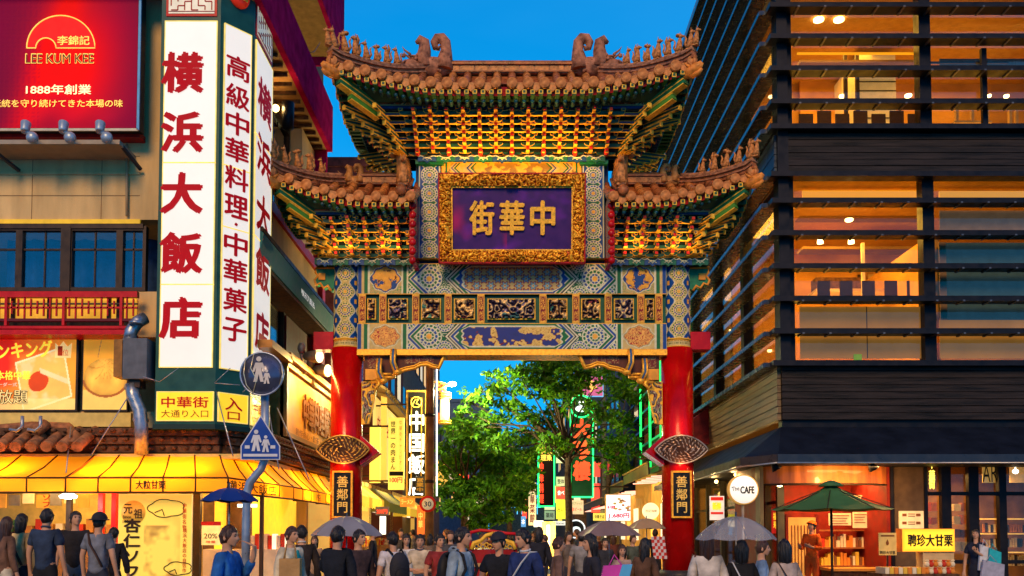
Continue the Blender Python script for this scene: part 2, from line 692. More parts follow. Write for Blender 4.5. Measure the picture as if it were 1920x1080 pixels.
 return fn
gate = thing('chinatown_gate', 'tall painted paifang gate with red columns, tiled roofs and gold lettered plaque', 'gate', (0, 22, 0))
GY = 22.0
CX = 4.015
# --- columns
for sx in (-1, 1):
 x = sx * CX
 mb = MB().lathe([(.385, .62), (.385, PZ(655, GY))], (x, GY, 0), 40)
 col = build('column', mb, REDL, gate)
 mb = MB().lathe([(.52, -.12), (.52, .32), (.47, .40), (.50, .5), (.44, .62)], (x, GY, 0), 40)
 build('column_base', mb, M('dark_granite', (.03, .03, .035), rough=.4, var=.4, scale=40), col)
 z0, z1 = PZ(655, GY), PZ(486, GY)
 R = .335
 H = z1 - z0
 Wd = 2 * pi * R
 def colfn(u, v, H=H, Wd=Wd):
  rgb = np.zeros(u.shape + (3,)) + cBLUE
  p = Wd / 4
  ux = (u + p / 2) % p - p / 2
  sp = (H - .42) / 4
  vy = (v - .21 + 0) % sp - sp / 2
  vq = v - .21
  rr = np.hypot(ux, vy)
  wv = abs(abs(ux) - (.17 + .07 * np.cos(vq / sp * 2 * pi + pi)))
  rgb[abs(ux) < .17 + .07 * np.cos(vq / sp * 2 * pi + pi)] = cCREAM * .9 + arr((.08, .06, 0))
  rgb[wv < .016] = cLINE
  rgb[(abs(ux) > p / 2 - .035) & (abs(vy) > sp / 2 - .05)] = cGOLD
  rgb = medal(rgb, ux, vy, 0, 0, .20, g1=cGRN, g2=cBLUE, line=cCREAM * 1.35)
  key = (v < .17) | (v > H - .17)
  vv = np.where(v < .5, v, H - v)
  kx = (u / .085) % 1
  km = ((kx < .28) | (abs(vv - .05) < .016) | (abs(vv - .12) < .014) | ((kx > .5) & (kx < .8) & (abs(vv - .085) < .02)))
  rgb[key] = arr((.10, .13, .05))
  rgb[key & km] = cCREAM * 1.1
  rgb[(abs(vv - .175) < .02) | (vv < .02)] = cGOLD
  return rgb
 paint('collar_painting', lambda u, v, d, x=x, z0=z0: (x + (R + d) * np.sin(u / R), GY - (R + d) * np.cos(u / R), z0 + v),
 Wd, H, colfn, PAINTED, col, res=.013)
 # moulded rings of the collar
 mb = MB()
 for z in (z0 + .01, z0 + .2, z1 - .2, z1 - .01):
  mb.lathe([(R, z - .02), (R + .025, z - .012), (R + .025, z + .012), (R, z + .02)], (x, GY, 0), 40)
 build('collar_ring', mb, GOLDP, col)
 # lens shaped openwork shade round the column
 sh = subempty('openwork_shade', gate, (x, GY, PZ(842, 21.4)))
 zc = PZ(842, 21.4)
 build('red_hood', MB().prism([(x - sx * .38, GY - .3, zc + .36), (x - sx * .82, GY - .3, zc - .04), (x - sx * .38, GY - .3, zc - .36)], (0, .6, 0)), REDL, sh)
 for fx, fy in ((0, -1),):
  n = Vector((fx, fy, 0))
  r = Vector((0, 0, 1)).cross(n)
  c = Vector((x, GY, zc)) + n * (.47 if fy else .62)
  tl = Vector((0, 0, 1)) + n * .18
  mb = MB()
  N = 28
  hw, hh_ = (.63, .33) if fy else (.5, .28)
  lens = []
  for k in range(N):
   t = 2 * pi * k / N
   lens.append((hw * cos(t), hh_ * (abs(sin(t)) ** 1.7) * (1 if sin(t) > 0 else -1)))
  pts = [c + r * a + tl * b for a, b in lens]
  mb.prism(pts, n * .02, 0)
  rim = [c + r * a + tl * b + n * .025 for a, b in lens] + [c + r * lens[0][0] + tl * lens[0][1] + n * .025]
  mb.tube(rim, .018, 6, 1)
  rg = random.Random(3)
  for ring, cnt in ((.86, 34), (.66, 26), (.46, 18), (.25, 9)):
   for k in range(cnt):
    t = 2 * pi * (k + (ring * 7 % 1)) / cnt
    a, b = hw * ring * cos(t), hh_ * ring * (abs(sin(t)) ** 1.7) * (1 if sin(t) > 0 else -1)
    an = t + rg.uniform(.2, 1.5)
    q = c + r * a + tl * b + n * .024
    dv = (r * cos(an) + tl * sin(an)) * .05
    ev = (r * -sin(an) + tl * cos(an)) * .016
    mb.add([q - dv, q - ev, q + dv, q + ev, q + n * .012], [(0, 1, 4), (1, 2, 4), (2, 3, 4), (3, 0, 4)], 1)
  build('filigree_plate', mb, [M('aged_bronze_dark', (.05, .025, .015), rough=.5, var=.4), M('aged_gilt' if sx < 0 else 'aged_silver', (.50, .34, .08) if sx < 0 else (.36, .32, .27), rough=.35, metal=.6, var=.3)], sh)
 mb = MB().box(x - .45, x + .45, GY - .45, GY + .45, zc - .06, zc - .03)
 build('shade_bracket', mb, REDP, sh)
 lamp('shade_lamp', 'POINT', (x, GY - .6, zc - .34), 5, (1, .35, .12), sh, .06)
 lamp('shade_lamp', 'POINT', (x, GY - .75, zc + .55), 7, (1, .5, .2), sh, .08)
 # gate name tablet
 tb = build('name_tablet', MB().box(x - .2, x + .2, 21.53, 21.6, PZ(968, 21.53), PZ(886, 21.53)), M('black_lacquer', (.012, .011, .01), rough=.3, var=.2), gate)
 mb = MB()
 za, zb = PZ(968, 21.53), PZ(886, 21.53)
 for a in ((x - .24, x - .2, za - .04, zb + .04), (x + .2, x + .24, za - .04, zb + .04), (x - .2, x + .2, zb, zb + .04), (x - .2, x + .2, za - .04, za)):
  mb.box(a[0], a[1], 21.50, 21.60, a[2], a[3])
 build('tablet_frame', mb, GOLD, tb)
 write('善鄰門', (x, 21.53, (za + zb) / 2), .26, zb - za - .16, M('gold_leaf', (.85, .5, .1), rough=.35, metal=.3, emit=.12, var=.1), tb, bold=.012, depth=.012, vert=True)
 # red tie beam end sticking out beyond the column
 mb = MB().box(min(x + sx * .30, x + sx * .78), max(x + sx * .30, x + sx * .78), 21.8, 22.2, PZ(655, 21.8), PZ(622, 21.8))
 build('tie_beam_end', mb, REDL, gate)
 # green bracket board with an orange outline beside the collar
 zt, zb2 = PZ(502, 21.85), PZ(548, 21.85)
 o = [(.30, 0), (.76, 0), (.76, -.12), (.70, -.2), (.78, -.3), (.74, -.42), (.64, -.38), (.56, -.5), (.46, -.44), (.38, -.56), (.30, -.5)]
 mb = MB().xz([(x + sx * a, zt + b) for a, b in o], 21.86, 22.1, 0)
 pp = [(x + sx * a, 21.85, zt + b) for a, b in o[:-1]]
 mb.tube(pp, .03, 6, 1)
 mb.box(min(x + sx * .52, x + sx * .68), max(x + sx * .52, x + sx * .68), 21.82, 21.87, zt - .3, zt - .14, 1)
 build('cloud_bracket_board', mb, [GREEN, M('orange_paint', (.75, .28, .03), rough=.5, var=.2)], gate)
# --- beams
BX = 3.72
YB = 21.7
for nm, pa, pb, up in (('lower_beam', 656, 606, False), ('upper_beam', 552, 494, True)):
 z0, z1 = PZ(pa, YB), PZ(pb, YB)
 b = build(nm, MB().box(-BX, BX, YB, YB + .62, z0, z1), DKGREEN, gate)
 paint('beam_painting', flat(-BX, z0, YB - .008), 2 * BX, z1 - z0, beam_fn(2 * BX, z1 - z0, up), PAINTED, b, res=.0125)
z0, z1 = PZ(664, YB - .05), PZ(656, YB)
build('gold_moulding', MB().box(-BX, BX, YB - .05, YB + .66, z0 - .02, z1 - .003), GOLD, gate)
# underside ornament of the lower beam
paint('beam_soffit_painting', lambda u, v, d: (-BX + u, YB - .04 + v, np.full_like(u, z0 - .024)), 2 * BX, .6,
lambda x, y: lace(x, y, 4, 12, cGOLD * .8, cGRN * .7, .4), PAINTED, gate, res=.03)
# --- frieze with carved panels
z0, z1 = PZ(605, YB), PZ(553, YB)
fr = build('frieze_board', MB().box(-BX, BX, YB + .10, YB + .55, z0 + .004, z1 - .004), M('frieze_green', (.01, .09, .055), rough=.4, var=.2), gate)
zc, hz = (z0 + z1) / 2, (z1 - z0) / 2
def post_fn(x, y):
 g = lace(x, y, 13, 4, cRED * .7, cGOLD * 1.1, .6)
 W_ = .165
 e = (x < .025) | (x > W_ - .025) | (y < .03) | (y > 2 * hz - .03)
 g[e] = cGOLD * 1.1
 l = abs(x - W_ / 2) > .055
 g[l & ~e] = cRED * .8
 return g
for px in (677.5, 716.5, 778.5, 839.5, 901.5, 1018.5, 1080.5, 1141.5, 1203, 1237):
 x = PX(px, YB)
 p = build('frieze_post', MB().box(x - .085, x + .085, YB - .01, YB + .12, z0 - .02, z1 + .02), GOLDP, gate)
 paint('post_painting', flat(x - .0825, z0, YB - .016), .165, 2 * hz, post_fn, PAINTED, p, res=.012)
def carve(seed, pal):
 def d(x, y):
  v = fbm(x * 5, y * 5, seed, 3)
  return .09 * (abs(np.sin(v * 13)) ** .7) + .05 * v
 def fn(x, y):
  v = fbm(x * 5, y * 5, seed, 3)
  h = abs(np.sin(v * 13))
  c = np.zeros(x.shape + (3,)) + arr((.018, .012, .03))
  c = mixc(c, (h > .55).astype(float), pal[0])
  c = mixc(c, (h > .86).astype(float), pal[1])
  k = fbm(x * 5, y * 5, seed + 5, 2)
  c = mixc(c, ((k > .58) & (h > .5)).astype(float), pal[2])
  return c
 return d, fn
k = 0
for a, b in ((690, 702), (729, 762), (791, 824), (853, 888), (916, 1002), (1029, 1062), (1092, 1124), (1154, 1187), (1213, 1225)):
 xa, xb = PX(a, YB + .08), PX(b, YB + .08)
 h = hz - .11
 pn = build('carved_panel', MB().box(xa, xb, YB + .06, YB + .11, zc - h, zc + h), M('panel_ground', (.01, .01, .02), rough=.6), gate)
 pal = [((.26, .13, .05), (.50, .30, .10), (.22, .03, .04)), ((.14, .10, .16), (.46, .30, .12), (.04, .12, .12)), ((.30, .14, .04), (.42, .26, .10), (.04, .14, .10))][k % 3]
 d, fn = carve(40 + k, [arr(q) for q in pal])
 paint('relief', flat(xa, zc - h, YB + .06), xb - xa, 2 * h, fn, CARVED, pn, res=.011, disp=d)
 mb = MB()
 t = .028
 for q in ((xa - t, xb + t, zc + h, zc + h + t), (xa - t, xb + t, zc - h - t, zc - h), (xa - t, xa, zc - h, zc + h), (xb, xb + t, zc - h, zc + h)):
  mb.box(q[0], q[1], YB + .02, YB + .11, q[2], q[3])
 build('panel_frame', mb, GOLDP, pn)
 k += 1
# --- cloud crests (scalloped valances under the bracket zones)
def crest(x0, x1, y, zlo, zhi, n):
 mb = MB()
 w_ = (x1 - x0) / n
 for i in range(n):
  cx = x0 + (i + .5) * w_
  h = zhi - zlo
  pts = []
  for j in range(13):
   t = j / 12
   pts.append((cx - w_ / 2 * .98 + w_ * .98 * t, zlo + h * (.35 + .4 * abs(cos(pi * t)) ** .6 + .2 * sin(pi * t * 3) ** 2)))
  lowp = [(cx + w_ * .49, zlo), (cx + w_ * .15, zlo + h * .12), (cx, zlo - .03), (cx - w_ * .15, zlo + h * .12), (cx - w_ * .49, zlo)]
  mb.xz(pts + lowp, y, y + .06, 0 if i % 2 else 1)
  mb.tube([(a, y - .006, b) for a, b in pts], .014, 5, 2)
  mb.tube([(cx - w_ * .25, y - .006, zlo + h * .3), (cx - w_ * .1, y - .006, zlo + h * .55), (cx, y - .006, zlo + h * .25), (cx + w_ * .1, y - .006, zlo + h * .55), (cx + w_ * .25, y - .006, zlo + h * .3)], .012, 5, 2)
 return build('cloud_crest', mb, [M('crest_green', (.01, .12, .07), rough=.45), M('crest_blue', (.01, .06, .2), rough=.45), M('crest_line', (.55, .60, .40), rough=.45, var=.1)], gate)
crest(PX(592, 21.55), PX(770, 21.55), 21.5, PZ(497, 21.5), PZ(484, 21.5), 6)
crest(PX(1150, 21.55), PX(1330, 21.55), 21.5, PZ(497, 21.5), PZ(484, 21.5), 6)
crest(PX(781, 21.45), PX(1137, 21.45), 21.42, PZ(302, 21.4), PZ(290, 21.4), 10)
# --- centre body: posts, band, backing
build('centre_wall', MB().box(-2.35, 2.35, 21.86, 22.3, PZ(494, 21.8), PZ(296, 21.8)), DKBLUE, gate)
for sx in (-1, 1):
 z0, z1 = PZ(484, 21.6), PZ(311, 21.6)
 x0 = PX(782 if sx < 0 else 1093, 21.6)
 p = build('centre_post', MB().box(x0, x0 + .54, 21.61, 21.9, z0, z1), GOLDP, gate)
 def pf(u, v, H=z1 - z0):
  rgb = np.zeros(u.shape + (3,)) + cBLUE
  n = 5
  sp = H / n
  vy = v % sp - sp / 2
  ux = u - .27
  rgb[abs(ux) > .225] = arr((.02, .12, .2))
  rgb[abs(abs(ux) - .235) < .012] = cLINE
  dm = (abs(ux) + abs(abs(vy) - sp / 2)) < .17
  rgb[dm] = cGRN
  rgb[abs(abs(ux) + abs(abs(vy) - sp / 2) - .17) < .014] = cLINE
  return medal(rgb, ux, vy, 0, 0, .215, g1=cBLUE, g2=cGRN, line=cLINE * 1.05)
 paint('post_painting', flat(x0, z0, 21.6), .54, z1 - z0, pf, PAINTED, p, res=.012)
 z2, z3 = PZ(310, 21.6), PZ(303, 21.6)
 build('capital', MB().box(x0 - .06, x0 + .62, 21.5, 21.9, z2, z3), GREEN, p)
 # dark blue flank and red gable board of the side roof
 xf = PX(774 if sx < 0 else 1146, 21.3)
 xg = PX(771 if sx < 0 else 1149, 20.6)
 for zz0, zz1, yy in ((PZ(492, 21.0), PZ(378, 21.0), 20.95),):
  build('gable_board', MB().box(xg - .05, xg + .05, yy - .45, 23.4, zz0, zz1 + .1), REDL, gate)
 mb = MB()
 for j in range(7):
  z = PZ(488 - j * 17, 20.5)
  mb.ell((xg - sx * .02, 20.50, z), (.085, .05, .09), 8, 6)
 build('gable_boss', mb, REDL, gate)
x0, x1 = PX(826, 21.6), PX(1092, 21.6)
z0, z1 = PZ(325, 21.6), PZ(303, 21.6)
bd = build('upper_band', MB().box(x0, x1, 21.64, 21.9, z0, z1), GOLDP, gate)
def bandf(x, y, W_=x1 - x0, H_=z1 - z0):
 d = abs(x - W_ / 2)
 ay = abs(y - H_ / 2)
 v = fbm(x * 8, y * 9, 61, 3)
 rgb = np.where((v > .48)[..., None], cGOLD * 1.15, arr((.30, .17, .03)))
 c = d + ay
 for k_, col in enumerate((cGRN, cCREAM, cBLUE, cCREAM)):
  q = (c > .95 + .05 * k_) & (c < 1.0 + .05 * k_)
  rgb[q] = col
  q = (c > 1.35 + .04 * k_) & (c < 1.39 + .04 * k_)
  rgb[q] = col
 q = (c > 1.15) & (c < 1.35)
 rgb[q] = lace(x, y, 11, 9, cGOLD * 1.1, cCREAM, .5)[q]
 rgb[(d > 1.55) & (d < 1.6)] = cGRN
 rgb[(y < .02) | (y > H_ - .02)] = cGOLD
 return rgb
paint('band_painting', flat(x0, z0, 21.635), x1 - x0, z1 - z0, bandf, PAINTED, bd, res=.012)
# --- plaque, leaning forward, with carved gilt frame
zb_, zt_ = PZ(495, 21.25), PZ(326, 20.95)
yb_, yt_ = 21.25, 20.95
xw = 1.725
HL = sqrt((zt_ - zb_) ** 2 + (yb_ - yt_) ** 2)
ev = Vector((0, (yt_ - yb_) / HL, (zt_ - zb_) / HL))
nn = Vector((0, -ev.z, ev.y))
def plq(u, v, d):
 return (u - xw, yb_ + ev.y * v + nn.y * d, zb_ + ev.z * v + nn.z * d)
def plp(u, v, d):
 return Vector((u - xw, yb_ + ev.y * v + nn.y * d, zb_ + ev.z * v + nn.z * d))
pl = subempty('plaque', gate, (0, yb_, zb_))
mb = MB()
mb.prism([plp(0, 0, -.12), plp(2 * xw, 0, -.12), plp(2 * xw, HL, -.12), plp(0, HL, -.12)], nn * .1, 0)
for a in ((0, 0, 2 * xw, .035), (0, HL - .035, 2 * xw, HL), (0, 0, .035, HL), (2 * xw - .035, 0, 2 * xw, HL)):
 mb.prism([plp(a[0], a[1], -.1), plp(a[2], a[1], -.1), plp(a[2], a[3], -.1), plp(a[0], a[3], -.1)], nn * .22, 0)
build('plaque_back', mb, REDP, pl)
fw = .30
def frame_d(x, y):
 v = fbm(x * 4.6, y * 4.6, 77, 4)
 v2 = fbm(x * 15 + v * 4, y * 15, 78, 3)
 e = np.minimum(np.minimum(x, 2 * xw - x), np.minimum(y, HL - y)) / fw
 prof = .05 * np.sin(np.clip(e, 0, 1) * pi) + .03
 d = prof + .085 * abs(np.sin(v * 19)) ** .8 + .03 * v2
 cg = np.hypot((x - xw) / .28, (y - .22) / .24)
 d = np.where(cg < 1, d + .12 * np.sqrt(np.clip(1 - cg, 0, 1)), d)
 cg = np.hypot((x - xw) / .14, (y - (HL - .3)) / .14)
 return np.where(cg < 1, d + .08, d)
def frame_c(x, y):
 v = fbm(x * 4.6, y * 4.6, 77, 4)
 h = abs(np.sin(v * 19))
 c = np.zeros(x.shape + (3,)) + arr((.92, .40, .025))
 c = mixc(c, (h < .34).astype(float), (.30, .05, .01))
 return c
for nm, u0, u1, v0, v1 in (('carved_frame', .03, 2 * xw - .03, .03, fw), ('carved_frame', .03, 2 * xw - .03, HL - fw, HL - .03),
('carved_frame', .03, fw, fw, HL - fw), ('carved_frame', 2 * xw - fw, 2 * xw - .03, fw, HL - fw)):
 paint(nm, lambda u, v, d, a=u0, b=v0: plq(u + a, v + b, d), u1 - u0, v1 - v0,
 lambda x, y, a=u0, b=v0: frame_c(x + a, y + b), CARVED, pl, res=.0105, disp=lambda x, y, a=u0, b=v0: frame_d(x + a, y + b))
# inner gold fillet and deep purple lacquer board
mb = MB()
for a in ((fw, fw, 2 * xw - fw, fw + .03), (fw, HL - fw - .03, 2 * xw - fw, HL - fw), (fw, fw + .03, fw + .03, HL - fw - .03), (2 * xw - fw - .03, fw + .03, 2 * xw - fw, HL - fw - .03)):
 mb.prism([plp(a[0], a[1], -.02), plp(a[2], a[1], -.02), plp(a[2], a[3], -.02), plp(a[0], a[3], -.02)], nn * .09, 0)
build('gold_fillet', mb, GOLD, pl)
def lacq(x, y):
 v = fbm(x * 1.3, y * 1.6, 90, 3)
 c = np.zeros(x.shape + (3,)) + arr((.045, .006, .11))
 c = mixc(c, np.clip((v - .42) * 4, 0, 1) * (x < 1.3), (.34, .003, .10))
 c = mixc(c, np.clip((fbm(x * 1.6, y * 2.2, 95, 3) - .52) * 4, 0, 1), (.14, .01, .30))
 return c
paint('lacquer_board', lambda u, v, d: plq(u + fw, v + fw, d), 2 * xw - 2 * fw, HL - 2 * fw, lacq,
M('purple_lacquer', rough=.4, attr='Col', var=.1, spec=.2), pl, res=.03)
for ch, px in (('街', 903), ('華', 960), ('中', 1018)):
 x = PX(px, 21.1)
 c = plp(xw + x, HL / 2 + .02, .0)
 write(ch, c, .58, .80, M('gilt_character', (.90, .38, .03), rough=.3, metal=.35, emit=.10, var=.15, scale=20), pl, face=nn, bold=.028, depth=.055, name='gilt_character', lift=.01)
# hidden lamps standing on the top edge of the plaque (they light the brackets above)
for x in (-1.5, -.75, 0, .75, 1.5):
 lamp('plaque_top_lamp', 'AREA', (x, 21.0, zt_ + .12), 17, (1, .47, .06), pl, .5, target=(x, 20.9, 13), sy=.12)
# ---------------------------------------------------------------- bracket sets
ARM_W = {}
def arm_mesh(w_, nm, gm=GOLDP, dm=DKGREEN, s=1.0):
 mb = MB()
 h = .082 * s
 a = w_ / 2
 o = [(-a, h), (-a, h * .42), (-a + .035, h * .12), (-a + .09, 0), (a - .09, 0), (a - .035, h * .12), (a, h * .42), (a, h)]
 mb.xz(o, -.03, .04, 0)
 g = .011
 h2 = h * .66
 o2 = [(-a - g, h2), (-a - g, h * .36), (-a + .03, -g * .2), (-a + .085, -g), (a - .085, -g), (a - .03, -g * .2), (a + g, h * .36), (a + g, h2)]
 mb.xz(o2, -.02, .035, 1)
 for x in (-a + .02, 0, a - .02):
  b = .052
  mb.xz([(x - b, h + .065), (x - b, h + .03), (x - b * .65, h + .002), (x + b * .65, h + .002), (x + b, h + .03), (x + b, h + .065)], -.05, .05, 1)
  mb.xz([(x - b + .016, h + .052), (x - b + .016, h + .03), (x - b * .45, h + .014), (x + b * .45, h + .014), (x + b - .016, h + .03), (x + b - .016, h + .052)], -.056, .0, 2)
 return mb.mesh(nm, [dm, gm, DKBLUE])
def beak_mesh(nm, L=.34, gm=GOLDP):
 mb = MB()
 mb.prism([(-.032, .1, .0), (-.032, -L * .5, .0), (-.032, -L * .62, -.03), (-.032, -L * .72, .05), (-.032, -L * .5, .10), (-.032, .1, .10)], (.064, 0, 0), 0)
 mb.prism([(-.04, .1, -.008), (-.04, -L * .5, -.008), (-.04, -L * .62, -.04), (-.04, -L * .66, -.02), (-.04, -L * .5, .012), (-.04, .1, .012)], (.08, 0, 0), 1)
 mb.box(-.036, .036, -L * .74, -L * .70, -.004, .058, 2)
 return mb.mesh(nm, [DKGREEN, gm, M('bracket_red', (.60, .02, .01), rough=.4)])
arm_wide = arm_mesh(.66, 'bracket_arm')
arm_nar = arm_mesh(.44, 'bracket_arm')
beak = beak_mesh('bracket_beak')
sq = MB().box(-.055, .055, -.02, .02, -.055, .055, 0).box(-.022, .022, -.024, .02, -.022, .022, 1).mesh('bracket_end', [GOLDP, DKBLUE])
def bset(parent, loc, rz, tiers, df, dz, slim=False):
 e = subempty('bracket_set', parent, loc, rz)
 for k in range(tiers):
  for me, nm, dy in ((arm_slim if slim else (arm_wide if k % 2 else arm_nar), 'bracket_arm', 0), (beak, 'bracket_beak', 0)):
   o = bpy.data.objects.new(nm, me)
   o.parent = e
   o.location = (0, -k * df - (.0 if nm == 'bracket_arm' else .02), k * dz)
   COL.objects.link(o)
 return e
def fan(parent, bx, by, sx, sy, tiers, z0, df, dz, L0=.35):
 """oblique arms at a corner; sx, sy point outward"""
 for k in range(tiers):
  for an in (22, 45, 68):
   a = radians(an)
   dv = Vector((sx * sin(a), sy * cos(a), 0))
   L = (L0 + k * df) * (1.35 if an == 45 else 1.12)
   st = Vector((bx, by, z0 + k * dz)) + dv * max(0, L - .75)
   en = Vector((bx, by, z0 + k * dz + .02)) + dv * L
   mb = MB()
   mb.bar(st, en, .06, .075, mi=0)
   off = Vector((0, 0, -.045))
   mb.bar(st + off, en + off + Vector((0, 0, .02)), .075, .018, mi=1)
   off = Vector((0, 0, .043))
   mb.bar(st + off, en + off, .075, .014, mi=1)
   mb.bar(en - dv * .01, en + dv * .03, .085, .10, mi=1)
   build('corner_bracket_arm', mb, [DKGREEN, GOLDP], parent)
# ---------------------------------------------------------------- roofs
def ell_beast(mb, c, s, fx=0, fy=-1):
 """small seated beast of glazed ware"""
 c = Vector(c)
 f = Vector((fx, fy, 0))
 g = Vector((-fy, fx, 0))
 up = Vector((0, 0, 1))
 mb.tube([c, c + up * .32 * s + f * .02 * s, c + up * .62 * s + f * .07 * s, c + up * .78 * s + f * .08 * s], [.20 * s, .19 * s, .13 * s, .09 * s], 8)
 h = c + up * .88 * s + f * .13 * s
 mb.ell(h, (.13 * s, .13 * s, .12 * s), 8, 6)
 mb.tube([h, h + f * .15 * s - up * .02 * s, h + f * .22 * s - up * .05 * s], [.08 * s, .07 * s, .04 * s], 6)
 for q in (-1, 1):
  mb.tube([h + g * q * .07 * s + up * .05 * s, h + g * q * .10 * s + up * .22 * s], [.04 * s, .012 * s], 5)
  mb.tube([c + g * q * .10 * s + f * .08 * s + up * .5 * s, c + g * q * .11 * s + f * .17 * s + up * .02 * s], [.06 * s, .05 * s], 6)
  mb.ell(c + g * q * .14 * s - f * .05 * s + up * .12 * s, (.11 * s, .14 * s, .12 * s), 7, 5)
 mb.tube([c - f * .16 * s + up * .1 * s, c - f * .3 * s + up * .35 * s, c - f * .22 * s + up * .62 * s, c - f * .30 * s + up * .8 * s], [.07 * s, .07 * s, .06 * s, .03 * s], 6)
 mb.box(c.x - .17 * s, c.x + .17 * s, c.y - .17 * s, c.y + .17 * s, c.z - .08 * s, c.z)
beast_me = []
for q in range(3):
 b_ = MB()
 ell_beast(b_, (0, 0, 0), 1.0)
 if q == 1:
  b_.tube([(0, 0, .5), (.02, .12, .9), (0, .05, 1.15)], [.12, .1, .03], 6)
 if q == 2:
  b_.ell((0, .03, .98), (.17, .16, .1), 8, 6)
 beast_me.append(b_.mesh('ridge_beast', [M('beast_glaze', (.50, .19, .05), rough=.5, var=.5, scale=6, bump=.6, bscale=14)]))
def chiwen(parent, c, s, sx, mat):
 """owl-tail ridge ornament: two curled masses on a dragon head"""
 c = Vector(c)
 mb = MB()
 V_ = lambda a, b, d=0: c + Vector((sx * a * s, d * s, b * s))
 sp = [V_(0.0, .0), V_(-.02, .35), V_(-.05, .62), V_(-.03, .85), V_(.08, .98), V_(.22, .98), V_(.30, .86), V_(.27, .72), V_(.17, .68), V_(.13, .77)]
 mb.tube(sp, [.34 * s, .29 * s, .21 * s, .20 * s, .20 * s, .18 * s, .15 * s, .12 * s, .08 * s, .03 * s], 10, flat=.8)
 sp = [V_(.55, .05), V_(.62, .4), V_(.58, .65), V_(.60, .86), V_(.72, .95), V_(.84, .86)]
 mb.tube(sp, [.32 * s, .28 * s, .23 * s, .21 * s, .16 * s, .06 * s], 10, flat=.8)
 mb.ell(V_(.35, .12), (.62 * s, .26 * s, .30 * s), 14, 9)
 # head with jaws, horns and brow
 mb.ell(V_(.95, .12, -.05), (.26 * s, .22 * s, .22 * s), 12, 8)
 mb.tube([V_(1.05, .16, -.05), V_(1.28, .18, -.05), V_(1.40, .26, -.05)], [.13 * s, .09 * s, .04 * s], 8)
 mb.tube([V_(1.05, .0, -.05), V_(1.25, -.02, -.05), V_(1.34, .03, -.05)], [.10 * s, .07 * s, .03 * s], 8)
 for q in (-.16, .1):
  mb.tube([V_(.92, .25, q), V_(1.0, .44, q), V_(1.16, .56, q), V_(1.22, .66, q)], [.05 * s, .04 * s, .025 * s, .008 * s], 6)
  mb.ell(V_(1.06, .24, q), (.05 * s,) * 3, 7, 5)
 rg = random.Random(5)
 for k_ in range(46):
  a = rg.uniform(-.15, 1.2)
  b = rg.uniform(-.1, .42) if a > .1 else rg.uniform(0, .6)
  mb.ell(V_(a, b, -.2 + rg.uniform(-.02, .03)), (rg.uniform(.03, .07) * s, .05 * s, rg.uniform(.03, .07) * s), 6, 4)
 return build('ridge_dragon', mb, mat, parent)
